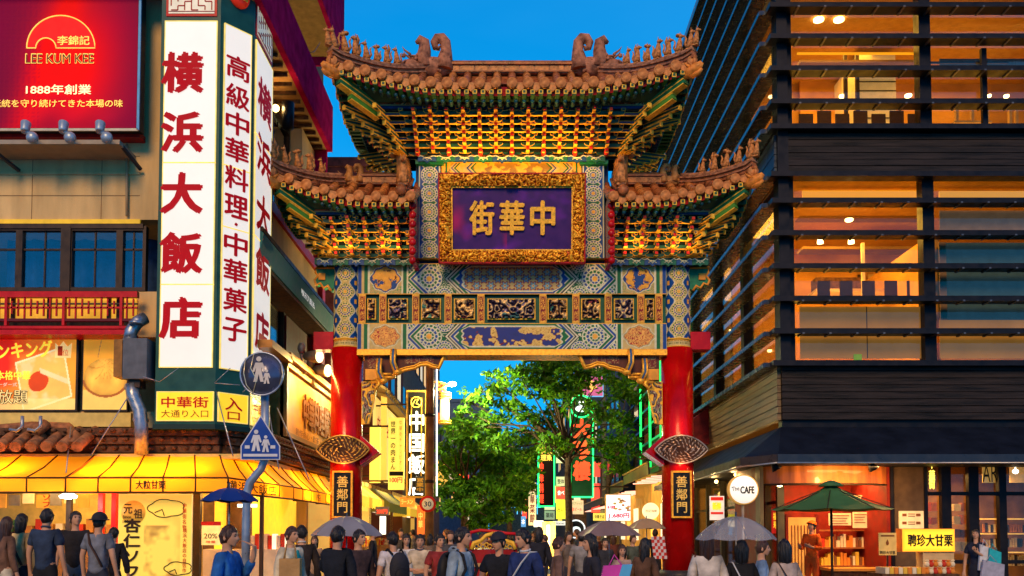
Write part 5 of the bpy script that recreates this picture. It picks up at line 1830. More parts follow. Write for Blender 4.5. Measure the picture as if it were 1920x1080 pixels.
for i, px in enumerate((47, 118, 187)):
 c = P(px, 243, 17.9)
 sl = thing('sign_spotlight', ['leftmost grey spotlight on the shelf below the red billboard', 'middle grey spotlight on the shelf below the red billboard', 'rightmost grey spotlight on the shelf below the red billboard'][i], 'spotlight', c, 'spotlights below the red billboard')
 d = Vector((-.1, .35, .9)).normalized()
 build('lamp_can', MB().tube([c - d * .06, c, c + d * .16, c + d * .17], [.07, .085, .10, .10], 12), M('can_steel', (.30, .36, .42), rough=.35, metal=.4), sl)
 build('lamp_base', MB().ell(c + Vector((.12, .05, -.14)), (.12, .1, .12), 12, 8).tube([c, c + Vector((.1, .05, -.1))], .05, 7), M('can_steel'), sl)
 lamp('billboard_light', 'SPOT', c + d * .25, 5, (1, .7, .45), sl, .1, target=P(px, 120, 18.5), spot=110)
# ---- duct and steel cabinet beside the sign tower
du = thing('ventilation_duct', 'bent galvanised ventilation duct running down between the posters and the sign tower', 'duct', P(255, 800, 18.3))
GAL = M('duct_steel', (.30, .33, .38), rough=.35, metal=.75, var=.25, scale=10, bump=.2)
build('duct_pipe', MB().tube([P(272, 596, 18.5), P(258, 604, 18.4), P(246, 620, 18.35), P(243, 640, 18.3)], .13, 12), GAL, du)
build('duct_pipe', MB().tube([P(247, 720, 18.2), P(250, 742, 18.2), P(262, 770, 18.2), P(265, 800, 18.2), P(265, 852, 18.3)], .135, 12), GAL, du)
mb = MB()
for a, r in (((243, 640), .15), ((248, 728), .155), ((264, 788), .155), ((256, 606), .15)):
 c = P(*a, 18.25)
 mb.tube([c - Vector((0, 0, .03)), c + Vector((0, 0, .03))], r, 14)
build('duct_ring', mb, GAL, du)
cbx = thing('steel_cabinet', 'grey steel cabinet fixed beside the lower left edge of the sign tower', 'cabinet', P(245, 710, 18.0))
fb('cabinet_body', 230, 634, 275, 710, 18.0, .5, M('cabinet_grey', (.10, .11, .13), rough=.45, var=.2), cbx)
fb('cabinet_vent', 213, 636, 229, 706, 18.1, .4, M('gilt_brown_moulding'), cbx)
fb('cabinet_foot', 240, 710, 262, 726, 18.1, .3, BRONZE, cbx)
# ---- corner sign tower
tw = thing('sign_tower', 'tall green faceted corner tower with glowing white panels lettered in red characters', 'sign', (-6.6, 18.9, 3.5))
TG = M('tower_green', (.012, .075, .065), rough=.4, var=.2, scale=3)
foot = [(-7.46, 18.9), (-7.18, 18.2), (-5.97, 18.2), (-5.45, 18.8), (-5.45, 20.25), (-5.9, 20.9), (-7.46, 20.9)]
zlo, zhi = PZ(800, 18.2), 13.5
mb = MB().prism([(x, y, zlo) for x, y in foot], (0, 0, zhi - zlo))
build('tower_body', mb, TG, tw)
mb = MB()
for z in (zlo, zlo + .06):
 pass
c0 = Vector((-6.4, 19.3))
mb.prism([(c0.x + (x - c0.x) * 1.03, c0.y + (y - c0.y) * 1.03, zlo - .05) for x, y in foot], (0, 0, .1))
build('tower_plinth', mb, M('tower_dark', (.008, .03, .03), rough=.5), tw)
WHT = M('lightbox_white', (.55, .52, .46), rough=.5, var=.1, scale=.7, emit=.5, ecol=(1.0, .93, .84))
YEL = M('lightbox_yellow', (.9, .62, .03), rough=.35, var=.03, emit=.5, ecol=(1.0, .66, .02))
RPR = M('sign_red', (.38, .004, .012), rough=.6, var=.05, emit=.14, ecol=(.9, .005, .01), spec=.1)
GLW = M('edge_glow', (.8, .6, .15), rough=.4, emit=.6)
def panel(a, b, f0, f1, z0, z1, mat, nm='light_panel', out=.03, edge=True):
 """lit panel on the tower face between foot points a and b, from fraction f0 to f1"""
 a, b = Vector((*a, 0)), Vector((*b, 0))
 n = Vector(((b - a).y, -(b - a).x, 0)).normalized()
 p, q = a.lerp(b, f0), a.lerp(b, f1)
 mb = MB().prism([(p.x, p.y, z0), (q.x, q.y, z0), (q.x, q.y, z1), (p.x, p.y, z1)], n * out)
 o = build(nm, mb, mat, tw)
 if edge:
  e = .018
  d = (q - p).normalized()
  mb = MB()
  for s0, s1, za, zc_ in ((-e, 0, z0 - e, z1 + e), ((q - p).length, (q - p).length + e, z0 - e, z1 + e)):
   u, v = p + d * s0, p + d * s1
   mb.prism([(u.x, u.y, za), (v.x, v.y, za), (v.x, v.y, zc_), (u.x, u.y, zc_)], n * (out + .008))
  mb.prism([(p.x, p.y, z1), (q.x, q.y, z1), (q.x, q.y, z1 + e), (p.x, p.y, z1 + e)], n * (out + .008))
  mb.prism([(p.x, p.y, z0 - e), (q.x, q.y, z0 - e), (q.x, q.y, z0), (p.x, p.y, z0)], n * (out + .008))
  build('panel_edge', mb, GLW, tw)
 return p, q, n
faces = [(foot[1], foot[2], .08, .94, 18.2), (foot[2], foot[3], .12, .88, 18.5), (foot[3], foot[4], .06, .94, 19.2)]
for k_, (a, b, f0, f1, ym) in enumerate(faces):
 cuts = [(688, 535), (533, 307), (305, 42)] if k_ == 0 else ([(693, 432), (430, 318), (316, 52)] if k_ == 1 else [(672, 450), (448, 262), (260, 70)])
 for lo, hi in cuts:
  z0, z1 = PZ(lo, ym), PZ(hi, ym)
  if hi in (42, 52, 70):
   z1 = PZ(42, 18.2)
  if lo in (688, 693, 672):
   z0 = PZ(688, 18.2)
  p, q, n = panel(a, b, f0, f1, z0, z1, WHT)
 zz0, zz1 = PZ(788, 18.2), PZ(736, 18.2)
 p, q, n = panel(a, b, f0 - .03, f1 + .03, zz0, zz1, YEL)
 m_ = (p + q) / 2 + n * .04
 Lh = (q - p).length
 if k_ == 0:
  write('中華街', Vector((m_.x, m_.y, zz0 + .36)), Lh * .85, .22, RPR, tw, face=n, bold=.02)
  write('大通り入口', Vector((m_.x, m_.y, zz0 + .13)), Lh * .85, .15, M('dark_red_print', (.25, .02, .01), emit=.05), tw, face=n, bold=.0)
 elif k_ == 1:
  write('入', Vector((m_.x, m_.y, zz0 + .36)), Lh * .62, .26, RPR, tw, face=n, bold=.02)
  write('口', Vector((m_.x, m_.y, zz0 + .12)), Lh * .44, .16, RPR, tw, face=n, bold=.02)
 else:
  write('中華街', Vector((m_.x, m_.y, zz0 + .36)), Lh * .85, .22, RPR, tw, face=n, bold=.02)
  write('大通り入口', Vector((m_.x, m_.y, zz0 + .13)), Lh * .85, .15, M('dark_red_print'), tw, face=n, bold=.0)
  # seal panel and medallion at the top
 zs0, zs1 = PZ(31, 18.2), PZ(-70, 18.2)
 if k_ != 1:
  p, q, n = panel(a, b, f0 + .0, f1 - .0, zs0, zs1, REDT, 'seal_panel', .02, False)
  m2 = (p + q) / 2
  L2 = (q - p).length
  a2 = m2 - (q - p) * .45
  b2 = m2 + (q - p) * .45
  mb = MB().prism([(a2.x, a2.y, zs0 + .05), (b2.x, b2.y, zs0 + .05), (b2.x, b2.y, zs1 - .05), (a2.x, a2.y, zs1 - .05)], n * .03)
  build('seal_face', mb, M('cream_panel', (.75, .68, .5), rough=.4, emit=.25), tw)
  d = (q - p).normalized()
  mb = MB()
  for r_ in range(9):
   zz_ = zs0 + .12 + r_ * .09
   for cidx in range(7):
    s_ = -L2 * .40 + cidx * L2 * .8 / 6
    c1 = m2 + d * s_
    if (r_ * 5 + cidx * 3) % 4:
     mb.bar(Vector((c1.x, c1.y, zz_)) + n * .032, Vector((c1.x, c1.y, zz_ + .085)) + n * .032, .022, .012, up=n)
    if (r_ + cidx * 2) % 3 == 0 and cidx < 6:
     mb.bar(Vector((c1.x, c1.y, zz_)) + n * .032, Vector((c1.x, c1.y, zz_)) + d * (L2 * .8 / 6) + n * .032, .022, .012, up=n)
  mb.bar(Vector((a2.x, a2.y, zs0 + .09)) + n * .032, Vector((b2.x, b2.y, zs0 + .09)) + n * .032, .012, .02, up=n)
  build('seal_script', mb, REDP, tw, kind='stuff')
 else:
  m2 = Vector((*a, 0)).lerp(Vector((*b, 0)), .5)
  c = Vector((m2.x, m2.y, PZ(-8, 18.5))) + Vector((Vector(b).y - Vector(a).y, -(Vector(b).x - Vector(a).x), 0)).normalized() * .03
  mb = MB().ell(c, (.25, .1, .28), 20, 10, 0, Euler((0, 0, .85)))
  build('medallion', mb, M('medallion_red', (.7, .03, .01), rough=.3, emit=.2), tw)
  nn_ = Vector((Vector(b).y - Vector(a).y, -(Vector(b).x - Vector(a).x), 0)).normalized()
  write('福', c + nn_ * .10, .3, .3, GOLD, tw, face=nn_, bold=.05)
# characters
a, b, f0, f1, ym = faces[0]
for ch, pc in zip('横浜大飯店', (136, 248, 362, 474, 596)):
 write(ch, P(343.5 - (pc - 136) * .008 - 1, pc, 18.165), .88, .88, RPR, tw, bold=.045, name='red_character')
a, b = Vector((*foot[2], 0)), Vector((*foot[3], 0))
n = Vector(((b - a).y, -(b - a).x, 0)).normalized()
m_ = a.lerp(b, .5) + n * .035
for ch, pc in zip('高級中華料理・中華菓子', (128, 182, 233, 283, 335, 388, 421, 459, 509, 563, 619)):
 if ch == '・':
  write('・', Vector((m_.x, m_.y, PZ(pc, m_.y))), .08, .08, RPR, tw, face=n, bold=.05, name='red_character')
 else:
  write(ch, Vector((m_.x, m_.y, PZ(pc, m_.y))), .56, .49, RPR, tw, face=n, bold=.03, name='red_character')
for ch, pc in zip('横浜大飯店', (136, 248, 362, 474, 596)):
 write(ch, Vector((-5.415, 19.52, PZ(pc, 18.2))), 1.1, .88, RPR, tw, face=(1, 0, 0), bold=.045, name='red_character')
# little flood lamps and wires at the tower foot
mb = MB()
for a, b in (((300, 715), (335, 690)), ((402, 718), (450, 722)), ((402, 718), (432, 690)), ((268, 706), (300, 716)), ((455, 735), (470, 722))):
 mb.tube([P(*a, 17.9), P(*b, 17.95)], .008, 4)
build('guy_wires', mb, M('galvanised'), tw)
# upper neighbour eave behind (brown soffit, plum fascia)
ne = thing('neighbour_eave_block', 'higher brown and plum eave block rising behind the restaurant roof corner', 'building', (-7, 30, 0))
x0 = QX(628, 60, -6.1)
build('wall', MB().box(-12, -7.2, 27.6, 34, 0.1, 20), M('brown_render', (.22, .11, .05), rough=.8, var=.25), ne)
build('eave_soffit', MB().box(-7.2, -6.1, 27.6, 31.4, 18.3, 18.5), M('soffit_tan'), ne)
build('fascia', MB().box(-6.1, -5.95, 27.5, 31.5, 18.2, 20.5).box(-7.2, -6.1, 31.4, 31.5, 18.0, 20.5), PLUM, ne)
# ================================================================ RIGHT: SLATTED BUILDING
DK = M('charcoal_steel', (.011, .011, .015), rough=.42, metal=.4, var=.25, scale=4)
DKW = M('charred_timber', (.018, .013, .012), rough=.55, var=.7, scale=2.5, bump=.5, bscale=14, stretch=(.4, 1, 6))
TAN = M('roller_blind_tan', (.38, .18, .035), rough=.8, var=.15, scale=1.2, emit=.42)  # room light behind the blind is put in as its own glow
TEAL = M('roller_blind_teal', (.05, .10, .11), rough=.8, var=.12, emit=.22)  # faint emission for room light coming through the teal cloth
RX, RY = 6.3, 21.2
RG = glass('facade_glass', (.9, .88, .85), .0)
rbd = thing('slatted_building', 'dark modern building wrapped in horizontal slats, with amber lit floors behind glass', 'building', (RX, RY, 0))
XR = 21.0
YE = 46.0
def zr(py):
 return PZ(py, RY)
ZB0, ZB1, ZM0, ZM1 = zr(788), zr(680), zr(330), zr(250)
ZT = 19.0
# front slats
slats = [82, 141, 202, 385, 445, 506, 566, 626]
zs = [zr(p) for p in slats] + [zr(24)]
z = zr(24)
while z < ZT - .7:
 z += .74
 zs.append(z)
front_me = MB().box(0, XR - RX + .25, 0, .36, -.055, .055).box(0, XR - RX + .25, -.03, .0, -.075, .03).mesh('slat', DK)
side_me = MB().box(-.36, 0, 0, YE - RY, -.05, .05).box(-.39, -.36, 0, YE - RY, -.07, .03).mesh('slat', [M('slat_side_sky_tone', (.05, .06, .08), rough=.25, metal=.6, var=.2)])  # side slats coloured paler and bluer for the sky they mirror
for z in zs:
 inst('slat', front_me, rbd, (RX - .25, RY - .36, z))
 inst('slat', side_me, rbd, (RX - .02, RY, z))
for py in (684, 334, 246):
 inst('slat', front_me, rbd, (RX - .25, RY - .30, zr(py)))
 inst('slat', side_me, rbd, (RX - .02, RY, zr(py)))
build('slat_clips', (lambda mb: [mb.box(x, x + .05, RY - .40, RY - .02, z - .085, z - .05) for z in zs for x in [RX + .4 + .62 * i for i in range(13)]] and mb)(MB()), M('clip_steel', (.10, .10, .11), rough=.4, metal=.6), rbd, kind='stuff')
# posts
post_me = MB().box(-.17, .17, 0, .3, ZB1, ZT).mesh('post', DK)
for px, w_ in ((1480, 1), (1749, .8)):
 inst('post', post_me, rbd, (PX(px, RY), RY + .0, 0), None, (w_, 1, 1))
for px in (2030, 2310, 2590):
 inst('post', post_me, rbd, (PX(px, RY), RY, 0))
inst('post', MB().box(-.06, .06, 0, .1, ZM1, zr(90)).mesh('post', DK), rbd, (PX(1862, RY), RY, 0))
side_post_me = MB().box(-.02, .25, -.16, .16, ZB1, ZT).mesh('post', DK)
for y in (24.6, 28.0, 31.4, 34.8, 38.2, 41.6, 45.0):
 inst('post', side_post_me, rbd, (RX, y, 0))
build('corner_post', MB().box(RX - .03, RX + .22, RY - .12, RY + .3, ZB1, ZT), DK, rbd)
# board bands
rg = random.Random(8)
for zlo_, zhi_, n in ((ZM0 + .05, ZM1 - .04, 6), (ZB0, ZB1 - .05, 8)):
 h = (zhi_ - zlo_) / n
 for i in range(n):
  o = .0 + rg.uniform(0, .012)
  build('board', MB().box(RX, XR, RY - .10 - o, RY + .05, zlo_ + i * h + .008, zlo_ + (i + 1) * h - .008), DKW, rbd)
  bm_ = M('timber_side', (.17, .115, .06), rough=.45, var=.5, scale=2, bump=.4, bscale=12, stretch=(1, .4, 6)) if n == 8 else M('dark_side_board', (.035, .05, .075), rough=.4, metal=.2, var=.3)
  build('board', MB().box(RX - .08 - o, RX + .05, RY + .0, YE, zlo_ + i * h + .008, zlo_ + (i + 1) * h - .008), bm_, rbd)
build('band_backing', MB().box(RX + .02, XR, RY + .0, RY + .3, ZM0, ZM1), DK, rbd)
build('band_backing', MB().box(RX + .02, XR, RY + .0, RY + .3, 3.6, ZB1), DK, rbd)
# louvre band high on the street side
for i in range(16):
 z = 15.1 + i * .075
 build('louvre', MB().box(RX - .10, RX + .03, RY + .3, YE, z, z + .03), M('louvre_grey', (.20, .21, .26), rough=.4, metal=.4), rbd)
# glass
for x0, x1 in ((PX(1498, RY), PX(1741, RY)), (PX(1757, RY), PX(2022, RY)), (PX(2040, RY), XR)):
 for z0, z1 in ((ZB1, ZM0), (ZM1, ZT)):
  build('glass_pane', MB().box(x0, x1, RY + .14, RY + .15, z0, z1), RG, rbd)
build('handrail', MB().box(PX(1760, RY), PX(1920, RY), RY + .25, RY + .30, zr(108), zr(105)), DK, rbd)
SG = glass('side_glass', (.9, .85, .75), .0, .05)
ys = [RY + .3, 24.44, 27.84, 31.24, 34.64, 38.04, 41.44, 44.84]
for y0, y1 in zip(ys[:-1], ys[1:]):
 for z0, z1 in ((ZB1, ZM0), (ZM1, 15.0), (16.3, ZT)):
  build('glass_pane', MB().box(RX + .10, RX + .11, y0 + .32, y1, z0, z1), SG, rbd)
build('roof_slab', MB().box(RX - .1, XR, RY, YE, ZT, ZT + .25), DK, rbd)
build('roof_fascia', MB().box(RX - .14, RX - .1, RY - .1, YE, ZT - .15, ZT + .3), M('louvre_grey'), rbd)
# interiors
WIN = M('interior_warm', (.62, .30, .06), rough=.75, var=.2, scale=1.2)
build('interior_slab', MB().box(RX + .3, XR, RY + .3, YE, ZM0, ZM1).box(RX + .3, XR, RY + .3, YE, ZB1 - .3, ZB1 - .02).box(RX + .3, XR, RY + .3, YE, 14.6, 14.9), M('slab_brown', (.50, .26, .06), rough=.8), rbd)
build('interior_wall', MB().box(RX + .3, XR, 27.0, 27.2, ZB1, ZM0).box(RX + .3, XR, 26.0, 26.2, ZM1, 14.6), WIN, rbd)
build('interior_wall', MB().box(7.8, 8.0, 27.2, YE, ZB1, 18), M('interior_amber_glow', (.45, .22, .04), rough=.8, var=.35, scale=.8, emit=.28), rbd)  # wall emits by itself in place of room light
build('interior_wall', MB().box(RX + .4, XR, YE - .3, YE, 0, ZT), M('interior_amber_glow'), rbd)
build('partition', MB().box(PX(1749, 22) - .05, PX(1749, 22) + .05, 21.6, 27, ZB1, ZM0 - 1.2), WIN, rbd)
fb('meeting_box', 1610, 100, 1680, 252, 24.0, 1.8, M('lift_screen', (.75, .55, .25), rough=.6, emit=.22, ecol=(1, .6, .15)), rbd)
for py in range(118, 250, 17):
 fb('screen_line', 1610, py, 1680, py + 1.6, 23.97, .02, BRONZE, rbd)
fb('screen_post', 1584, 100, 1590, 252, 23.8, .1, BRONZE, rbd)
fb('screen_post', 1606, 100, 1612, 252, 23.8, .1, BRONZE, rbd)
fb('wood_back', 1500, 260, 1585, 100, 25.8, .1, WIN, rbd)
COVE = E_('cove_light', (1., .40, .01), .8)
fb('cove_light', 1505, 357, 1742, 376, RY + .75, .06, COVE, rbd)
fb('cove_light', 1762, 358, 1960, 378, RY + .75, .06, E_('cove_light_dim', (.9, .40, .02), .7), rbd)
fb('cove_light', 1495, 98, 1738, 101, RY + .5, .05, COVE, rbd)
fb('blind', 1500, 575, 1742, 672, RY + .22, .02, TAN, rbd)
fb('blind', 1762, 395, 1960, 440, RY + .22, .02, M('roller_blind_brown', (.22, .13, .07), rough=.8, emit=.3), rbd)  # brown blind also emits in place of the lit room
fb('blind', 1762, 455, 1960, 600, RY + .26, .02, TEAL, rbd)
fb('blind', 1762, 600, 1960, 672, RY + .22, .02, TAN, rbd)
fb('blind_edge', 1762, 454, 1775, 600, RY + .24, .02, M('blind_edge', (.3, .2, .12)), rbd)
fb('room_column', 1617, 455, 1622, 560, RY + 2.4, .1, M('pale_column', (.75, .55, .25), emit=.1), rbd)
fb('room_cabinet', 1530, 520, 1620, 560, RY + 3.0, .4, WOODB, rbd)
fb('desk', 1530, 541, 1740, 547, RY + 2.6, .8, M('desk_top', (.6, .38, .15)), rbd)
fb('seam', 1625, 575, 1626.5, 672, RY + .215, .01, DK, rbd)
fb('green_card', 1601, 664, 1616, 675, RY + .16, .02, M('green_card', (.25, .5, .02), emit=.2), rbd)
# blue striped shutters on the top right floor, furniture silhouettes
fb('shutter_wall', 1762, 110, 1960, 135, RY + .9, .03, M('stripe_blue', (.10, .16, .22), rough=.5, var=.5, scale=30, stretch=(8, 1, .1)), rbd)
for px in (1793, 1822, 1850, 1893, 1905):
 fb('display_stand', px, 206, px + 5, 240, RY + 1.6, .1, M('desk_top'), rbd)
fb('display_top', 1790, 226, 1860, 230, RY + 1.5, .3, M('desk_top'), rbd)
for px, py, Y, s in [(1535, 38, 22.6, 1.3), (1573, 38, 22.6, 1.3), (1683, 39, 22.8, 1), (1722, 38, 22.8, 1.2), (1842, 38, 22.8, 1), (1879, 38, 22.8, 1), (1508, 128, 23, .9), (1787, 127, 23, .9),
(1579, 181, 24, .8), (1703, 180, 23.6, .9), (1735, 179, 23.6, .6), (1855, 180, 24, .5), (1887, 181, 24, .7), (1592, 413, 23, 1.0), (1422, 38, 24, .6),
(1390, 600, 27, .5), (1435, 565, 25, .6), (1325, 670, 33, .8), (1371, 620, 28, .7), (1443, 658, 24, .6), (1407, 250, 25, .8), (1446, 182, 23.5, .8)]:
 if px < 1460:
  c = QX(px, py, RX + .9)
 else:
  c = P(px, py, Y)
 o = build('downlight', MB().lathe([(.0, .03), (.10 * s, .03), (.10 * s, -.01), (.07 * s, -.03), (0, -.035)], c, 14), E_('downlight_amber', (1., .72, .28), 9), rbd)
for px, tx in ((1538, -.35), (1596, -.55)):
 c = P(px, 455, 23.2)
 build('track_spot', MB().lathe([(.03, .12), (.07, .1), (.08, -.02), (.0, -.02)], c, 12), E_('downlight_amber', (1, .7, .3), 9), rbd)
 lamp('track_beam', 'SPOT', c + Vector((0, 0, -.05)), 110, (1, .62, .18), rbd, .03, target=c + Vector((tx, .9, -2)), spot=38, blend=.8)
for x, y, z, e in ((8.0, 23.8, ZM0 - .15, 750), (12.0, 24, ZM0 - .15, 200), (8.2, 23.6, 14.4, 380), (12, 24, 14.4, 200)):
 lamp('ceiling_panel', 'AREA', (x, y, z), e * .45, (1, .54, .07), rbd, 3.0, target=(x, y, 0))
for x, z, e in ((8.4, ZB1 + .1, 170), (12.2, ZB1 + .1, 90), (8.4, ZM1 + .1, 110), (12.2, ZM1 + .1, 80)):
 lamp('added_bounce_light', 'AREA', (x, 23.6, z), e * .7, (1, .52, .06), rbd, 2.6, target=(x, 23.6, 40))  # unseen lamps added low down to lift the ceilings like bounced light
for y in (30, 37):
 lamp('ceiling_panel', 'AREA', (8.4, y, ZM0 - .2), 330, (1, .50, .09), rbd, 4.0, target=(8.4, y, 0))
 lamp('ceiling_panel', 'AREA', (8.4, y, 14.3), 15, (1, .55, .2), rbd, 4.0, target=(8.4, y, 0))
GT = E_('added_tube_green', (.02, 1., .16), 1.2)  # tubes and lamp added to throw a green glow onto the slats
for y in (35.6, 38.4, 41.2):
 build('added_green_tube', MB().tube([(RX - .45, y, 4.3), (RX - .45, y, 9.4)], .05, 6), GT, rbd)
lamp('green_glow', 'AREA', (RX - .9, 38.5, 6.5), 90, (.03, 1, .15), rbd, 4, target=(RX, 38.5, 6.5))
# room fittings: ducts, lamp rails, tables and chairs seen through the glass
for py, a, b, Y in ((400, 1500, 1742, 23.9), (462, 1505, 1742, 24.6), (112, 1500, 1740, 23.4)):
 fb('ceiling_duct', a, py, b, py + 5, Y, .5, M('duct_brown', (.22, .12, .05), rough=.6), rbd)
for k in range(7):
 c = P(1512 + k * 34, 236 - (k % 2) * 6, 23.2)
 mb = MB().box(c.x - .18, c.x + .18, 23.2, 23.24, c.z - .1, c.z + .32).box(c.x - .18, c.x + .18, 23.2, 23.6, c.z - .14, c.z - .1).box(c.x - .17, c.x - .14, 23.2, 23.24, c.z - .5, c.z - .14).box(c.x + .14, c.x + .17, 23.2, 23.24, c.z - .5, c.z - .14)
 build('dining_chair', mb, M('chair_dark', (.05, .025, .015), rough=.5), rbd)
for k in range(5):
 c = P(1545 + k * 42, 548, 23.0)
 build('dining_chair', MB().box(c.x - .16, c.x + .16, 23.0, 23.04, c.z - .1, c.z + .3), M('chair_dark'), rbd)
 c = P(1640 + k * 20, 505, 25.9)
 build('wall_picture', MB().box(c.x - .1, c.x + .1, 26.9, 26.95, c.z - .14, c.z + .14), [M('chair_dark'), M('desk_top'), M('pale_column')][k % 3], rbd)
# canopy over the shopfront
CN = M('canopy_blue', (.005, .008, .016), rough=.6, var=.25, scale=2)
cn = subempty('canopy', rbd, (8, 20, 3.2))
ZC = 3.05
mb = MB()
A = [(RX - .02, RY - .02, 3.98), (XR, RY - .02, 3.98), (XR, 19.6, 3.18), (5.75, 19.6, 3.18), (5.2, 20.5, 3.18), (5.2, 33, 3.18), (RX - .02, 33, 3.98)]
mb.add(A, [(0, 3, 2, 1), (0, 4, 3), (0, 6, 5, 4)])
mb.prism([(XR, 19.6, ZC), (5.75, 19.6, ZC), (5.2, 20.5, ZC), (5.2, 33, ZC), (RX + .4, 33, ZC), (RX + .4, RY + .1, ZC), (XR, RY + .1, ZC)], (0, 0, .06))
build('canopy_slope', mb, CN, cn)
build('canopy_edge', MB().bar((5.73, 19.58, 3.12), (XR, 19.58, 3.12), .05, .17).bar((5.74, 19.58, 3.12), (5.18, 20.48, 3.12), .05, .17).bar((5.18, 20.5, 3.12), (5.18, 33, 3.12), .05, .17), M('canopy_trim', (.03, .04, .055), rough=.35, metal=.3), cn)
build('gutter_rail', MB().tube([(5.72, 19.56, 3.02), (XR, 19.56, 3.02)], .02, 6).tube([(5.72, 19.56, 3.02), (5.16, 20.48, 3.0), (5.16, 32, 3.0)], .02, 6), M('galvanised'), cn)
# shopfront wood fascia (curved), opening
OW = M('orange_wood', (.42, .13, .03), rough=.4, var=.4, scale=2, stretch=(3, 1, .3), coat=.2)
xa, xb = PX(1432, 20.9, 900), PX(1672, 20.9, 900)
z1, z0 = ZC, PZ(908, 20.9)
def curv(u, v):
 return (xa + (xb - xa) * u, 21.2 - .38 * sin(pi * u) ** .7, z0 + (z1 - z0) * v)
ft = subempty('fruit_shop', rbd, (8, 21, 0))
build('wood_fascia', MB().grid(curv, 24, 2), OW, ft)
build('fascia_lip', MB().tube([Vector(curv(i / 24, 0)) for i in range(25)], .025, 6), BRONZE, ft)
mb = MB()
for i in range(24):
 a, b = Vector(curv(i / 24, 0)), Vector(curv((i + 1) / 24, 0))
 mb.quad(a, b, (b.x, 21.3, b.z), (a.x, 21.3, a.z))
build('fascia_soffit', mb, OW, ft)
build('jamb', MB().box(xa - .06, xa + .02, 21.0, 21.4, .1, ZC), M('olive_jamb', (.12, .10, .06), rough=.5), ft)
RW = M('shop_red_wall', (.17, .012, .008), rough=.6, var=.25)
build('shop_wall', MB().box(xa, xb, 23.4, 23.5, .1, ZC).box(xa - .05, xa, 21.4, 23.4, .1, ZC).box(xb, xb + .1, 21.2, 23.4, .1, ZC), RW, ft)
build('shop_ceiling', MB().box(xa, xb, 21.3, 23.5, ZC - .1, ZC - .02), OW, ft)
fb('notice_door', 1478, 970, 1533, 1120, 22.3, .05, M('door_paper', (.75, .42, .10), rough=.5, emit=.12), ft)
for i in range(8):
 fb('text_column', 1484 + i * 6, 985, 1486 + i * 6, 1075, 22.28, .01, M('ink_brown', (.22, .07, .02)), ft)
fb('door_frame', 1474, 964, 1479, 1120, 22.28, .1, RW, ft)
fb('door_frame', 1531, 964, 1536, 1120, 22.28, .1, RW, ft)
for i, py in enumerate((993, 1026, 1060)):
 fb('shelf', 1536, py, 1672, py + 3, 22.6, .45, M('shelf_wood', (.30, .10, .03), rough=.5), ft)
 x = 1540
 while x < 1664:
  w_ = rg.uniform(3, 7)
  h = rg.uniform(12, 25)
  if i > 0:
   tag(fb('package', x, py - h, x + w_, py, 22.65, .25, [M('pk_white', (.75, .62, .4)), M('pk_red', (.55, .04, .02)), M('pk_yellow', (.75, .45, .05)), M('pk_brown', (.2, .07, .03)), M('pk_orange', (.7, .22, .03))][rg.randrange(5)]), nth(('pk', i)) + ' package from the left on the %s shelf behind the orange uniformed vendor' % ('', 'upper', 'lower')[i], 'package', 'packaged snacks on the chestnut shop shelves')
  x += w_ + rg.uniform(.3, 1.2)
for k_, (a, b, c_, d_) in enumerate(((1554, 962, 1596, 985), (1599, 960, 1629, 990))):
 o = fb('price_poster', a, b, c_, d_, 22.4, .02, M('poster_cream', (.8, .6, .3), emit=.2), ft)
 for r_ in range(4):
  fb('poster_line', a + 3, b + 4 + r_ * 5, c_ - 4 - r_ * 3 % 7, b + 5.5 + r_ * 5, 22.39, .01, M('ink_brown'), ft)
for a, b, c_, d_ in ((1447, 952, 1459, 1000), (1655, 936, 1671, 990)):
 fb('red_scroll', a, b, c_, d_, 21.6, .03, M('scroll_red', (.65, .02, .02), emit=.12), ft)
 write('福寿', P((a + c_) / 2, (b + d_) / 2, 21.59), .09, .38, M('yellow_print'), ft, vert=True, bold=.01)
write('栗', P(1602, 940, 22.2), .4, .3, M('cream_print'), ft, bold=.03)
fb('counter_top', 1560, 1066, 1700, 1071, 20.6, .8, M('orange_counter', (.65, .28, .05), rough=.4), ft)
fb('counter_body', 1560, 1071, 1700, 1150, 20.7, .7, WOODB, ft)
for px, py in ((1462, 912), (1483, 907), (1544, 906), (1612, 906)):
 c = P(px, py, 21.1)
 build('downlight', MB().lathe([(.0, .02), (.06, .02), (.06, 0), (.0, -.02)], c, 12), E_('downlight_amber', (1, .7, .3), 9), ft)
lamp('shop_light', 'AREA', (7.9, 22.3, 2.9), 110, (1, .50, .13), ft, 1.6, target=(7.9, 22.3, 0), sy=.8)
lamp('shop_light', 'AREA', (7.9, 20.0, 2.98), 75, (1, .52, .15), ft, 2.2, target=(7.9, 20.4, 0), sy=.3)
lamp('downlight_beam', 'POINT', (7.1, 20.2, 2.75), 30, (1, .6, .25), ft, .08)
lamp('fascia_washer', 'AREA', (7.9, 20.3, 2.3), 30, (1, .45, .1), ft, 2.0, target=(7.9, 21, 3.0), sy=.3)
for px in (1452, 1634):
 c = P(px, 872, 20.0)
 build('canopy_spot', MB().tube([c + Vector((0, 0, .14)), c, c + Vector((.06, 0, -.1))], [.05, .07, .12], 10), DK, cn)
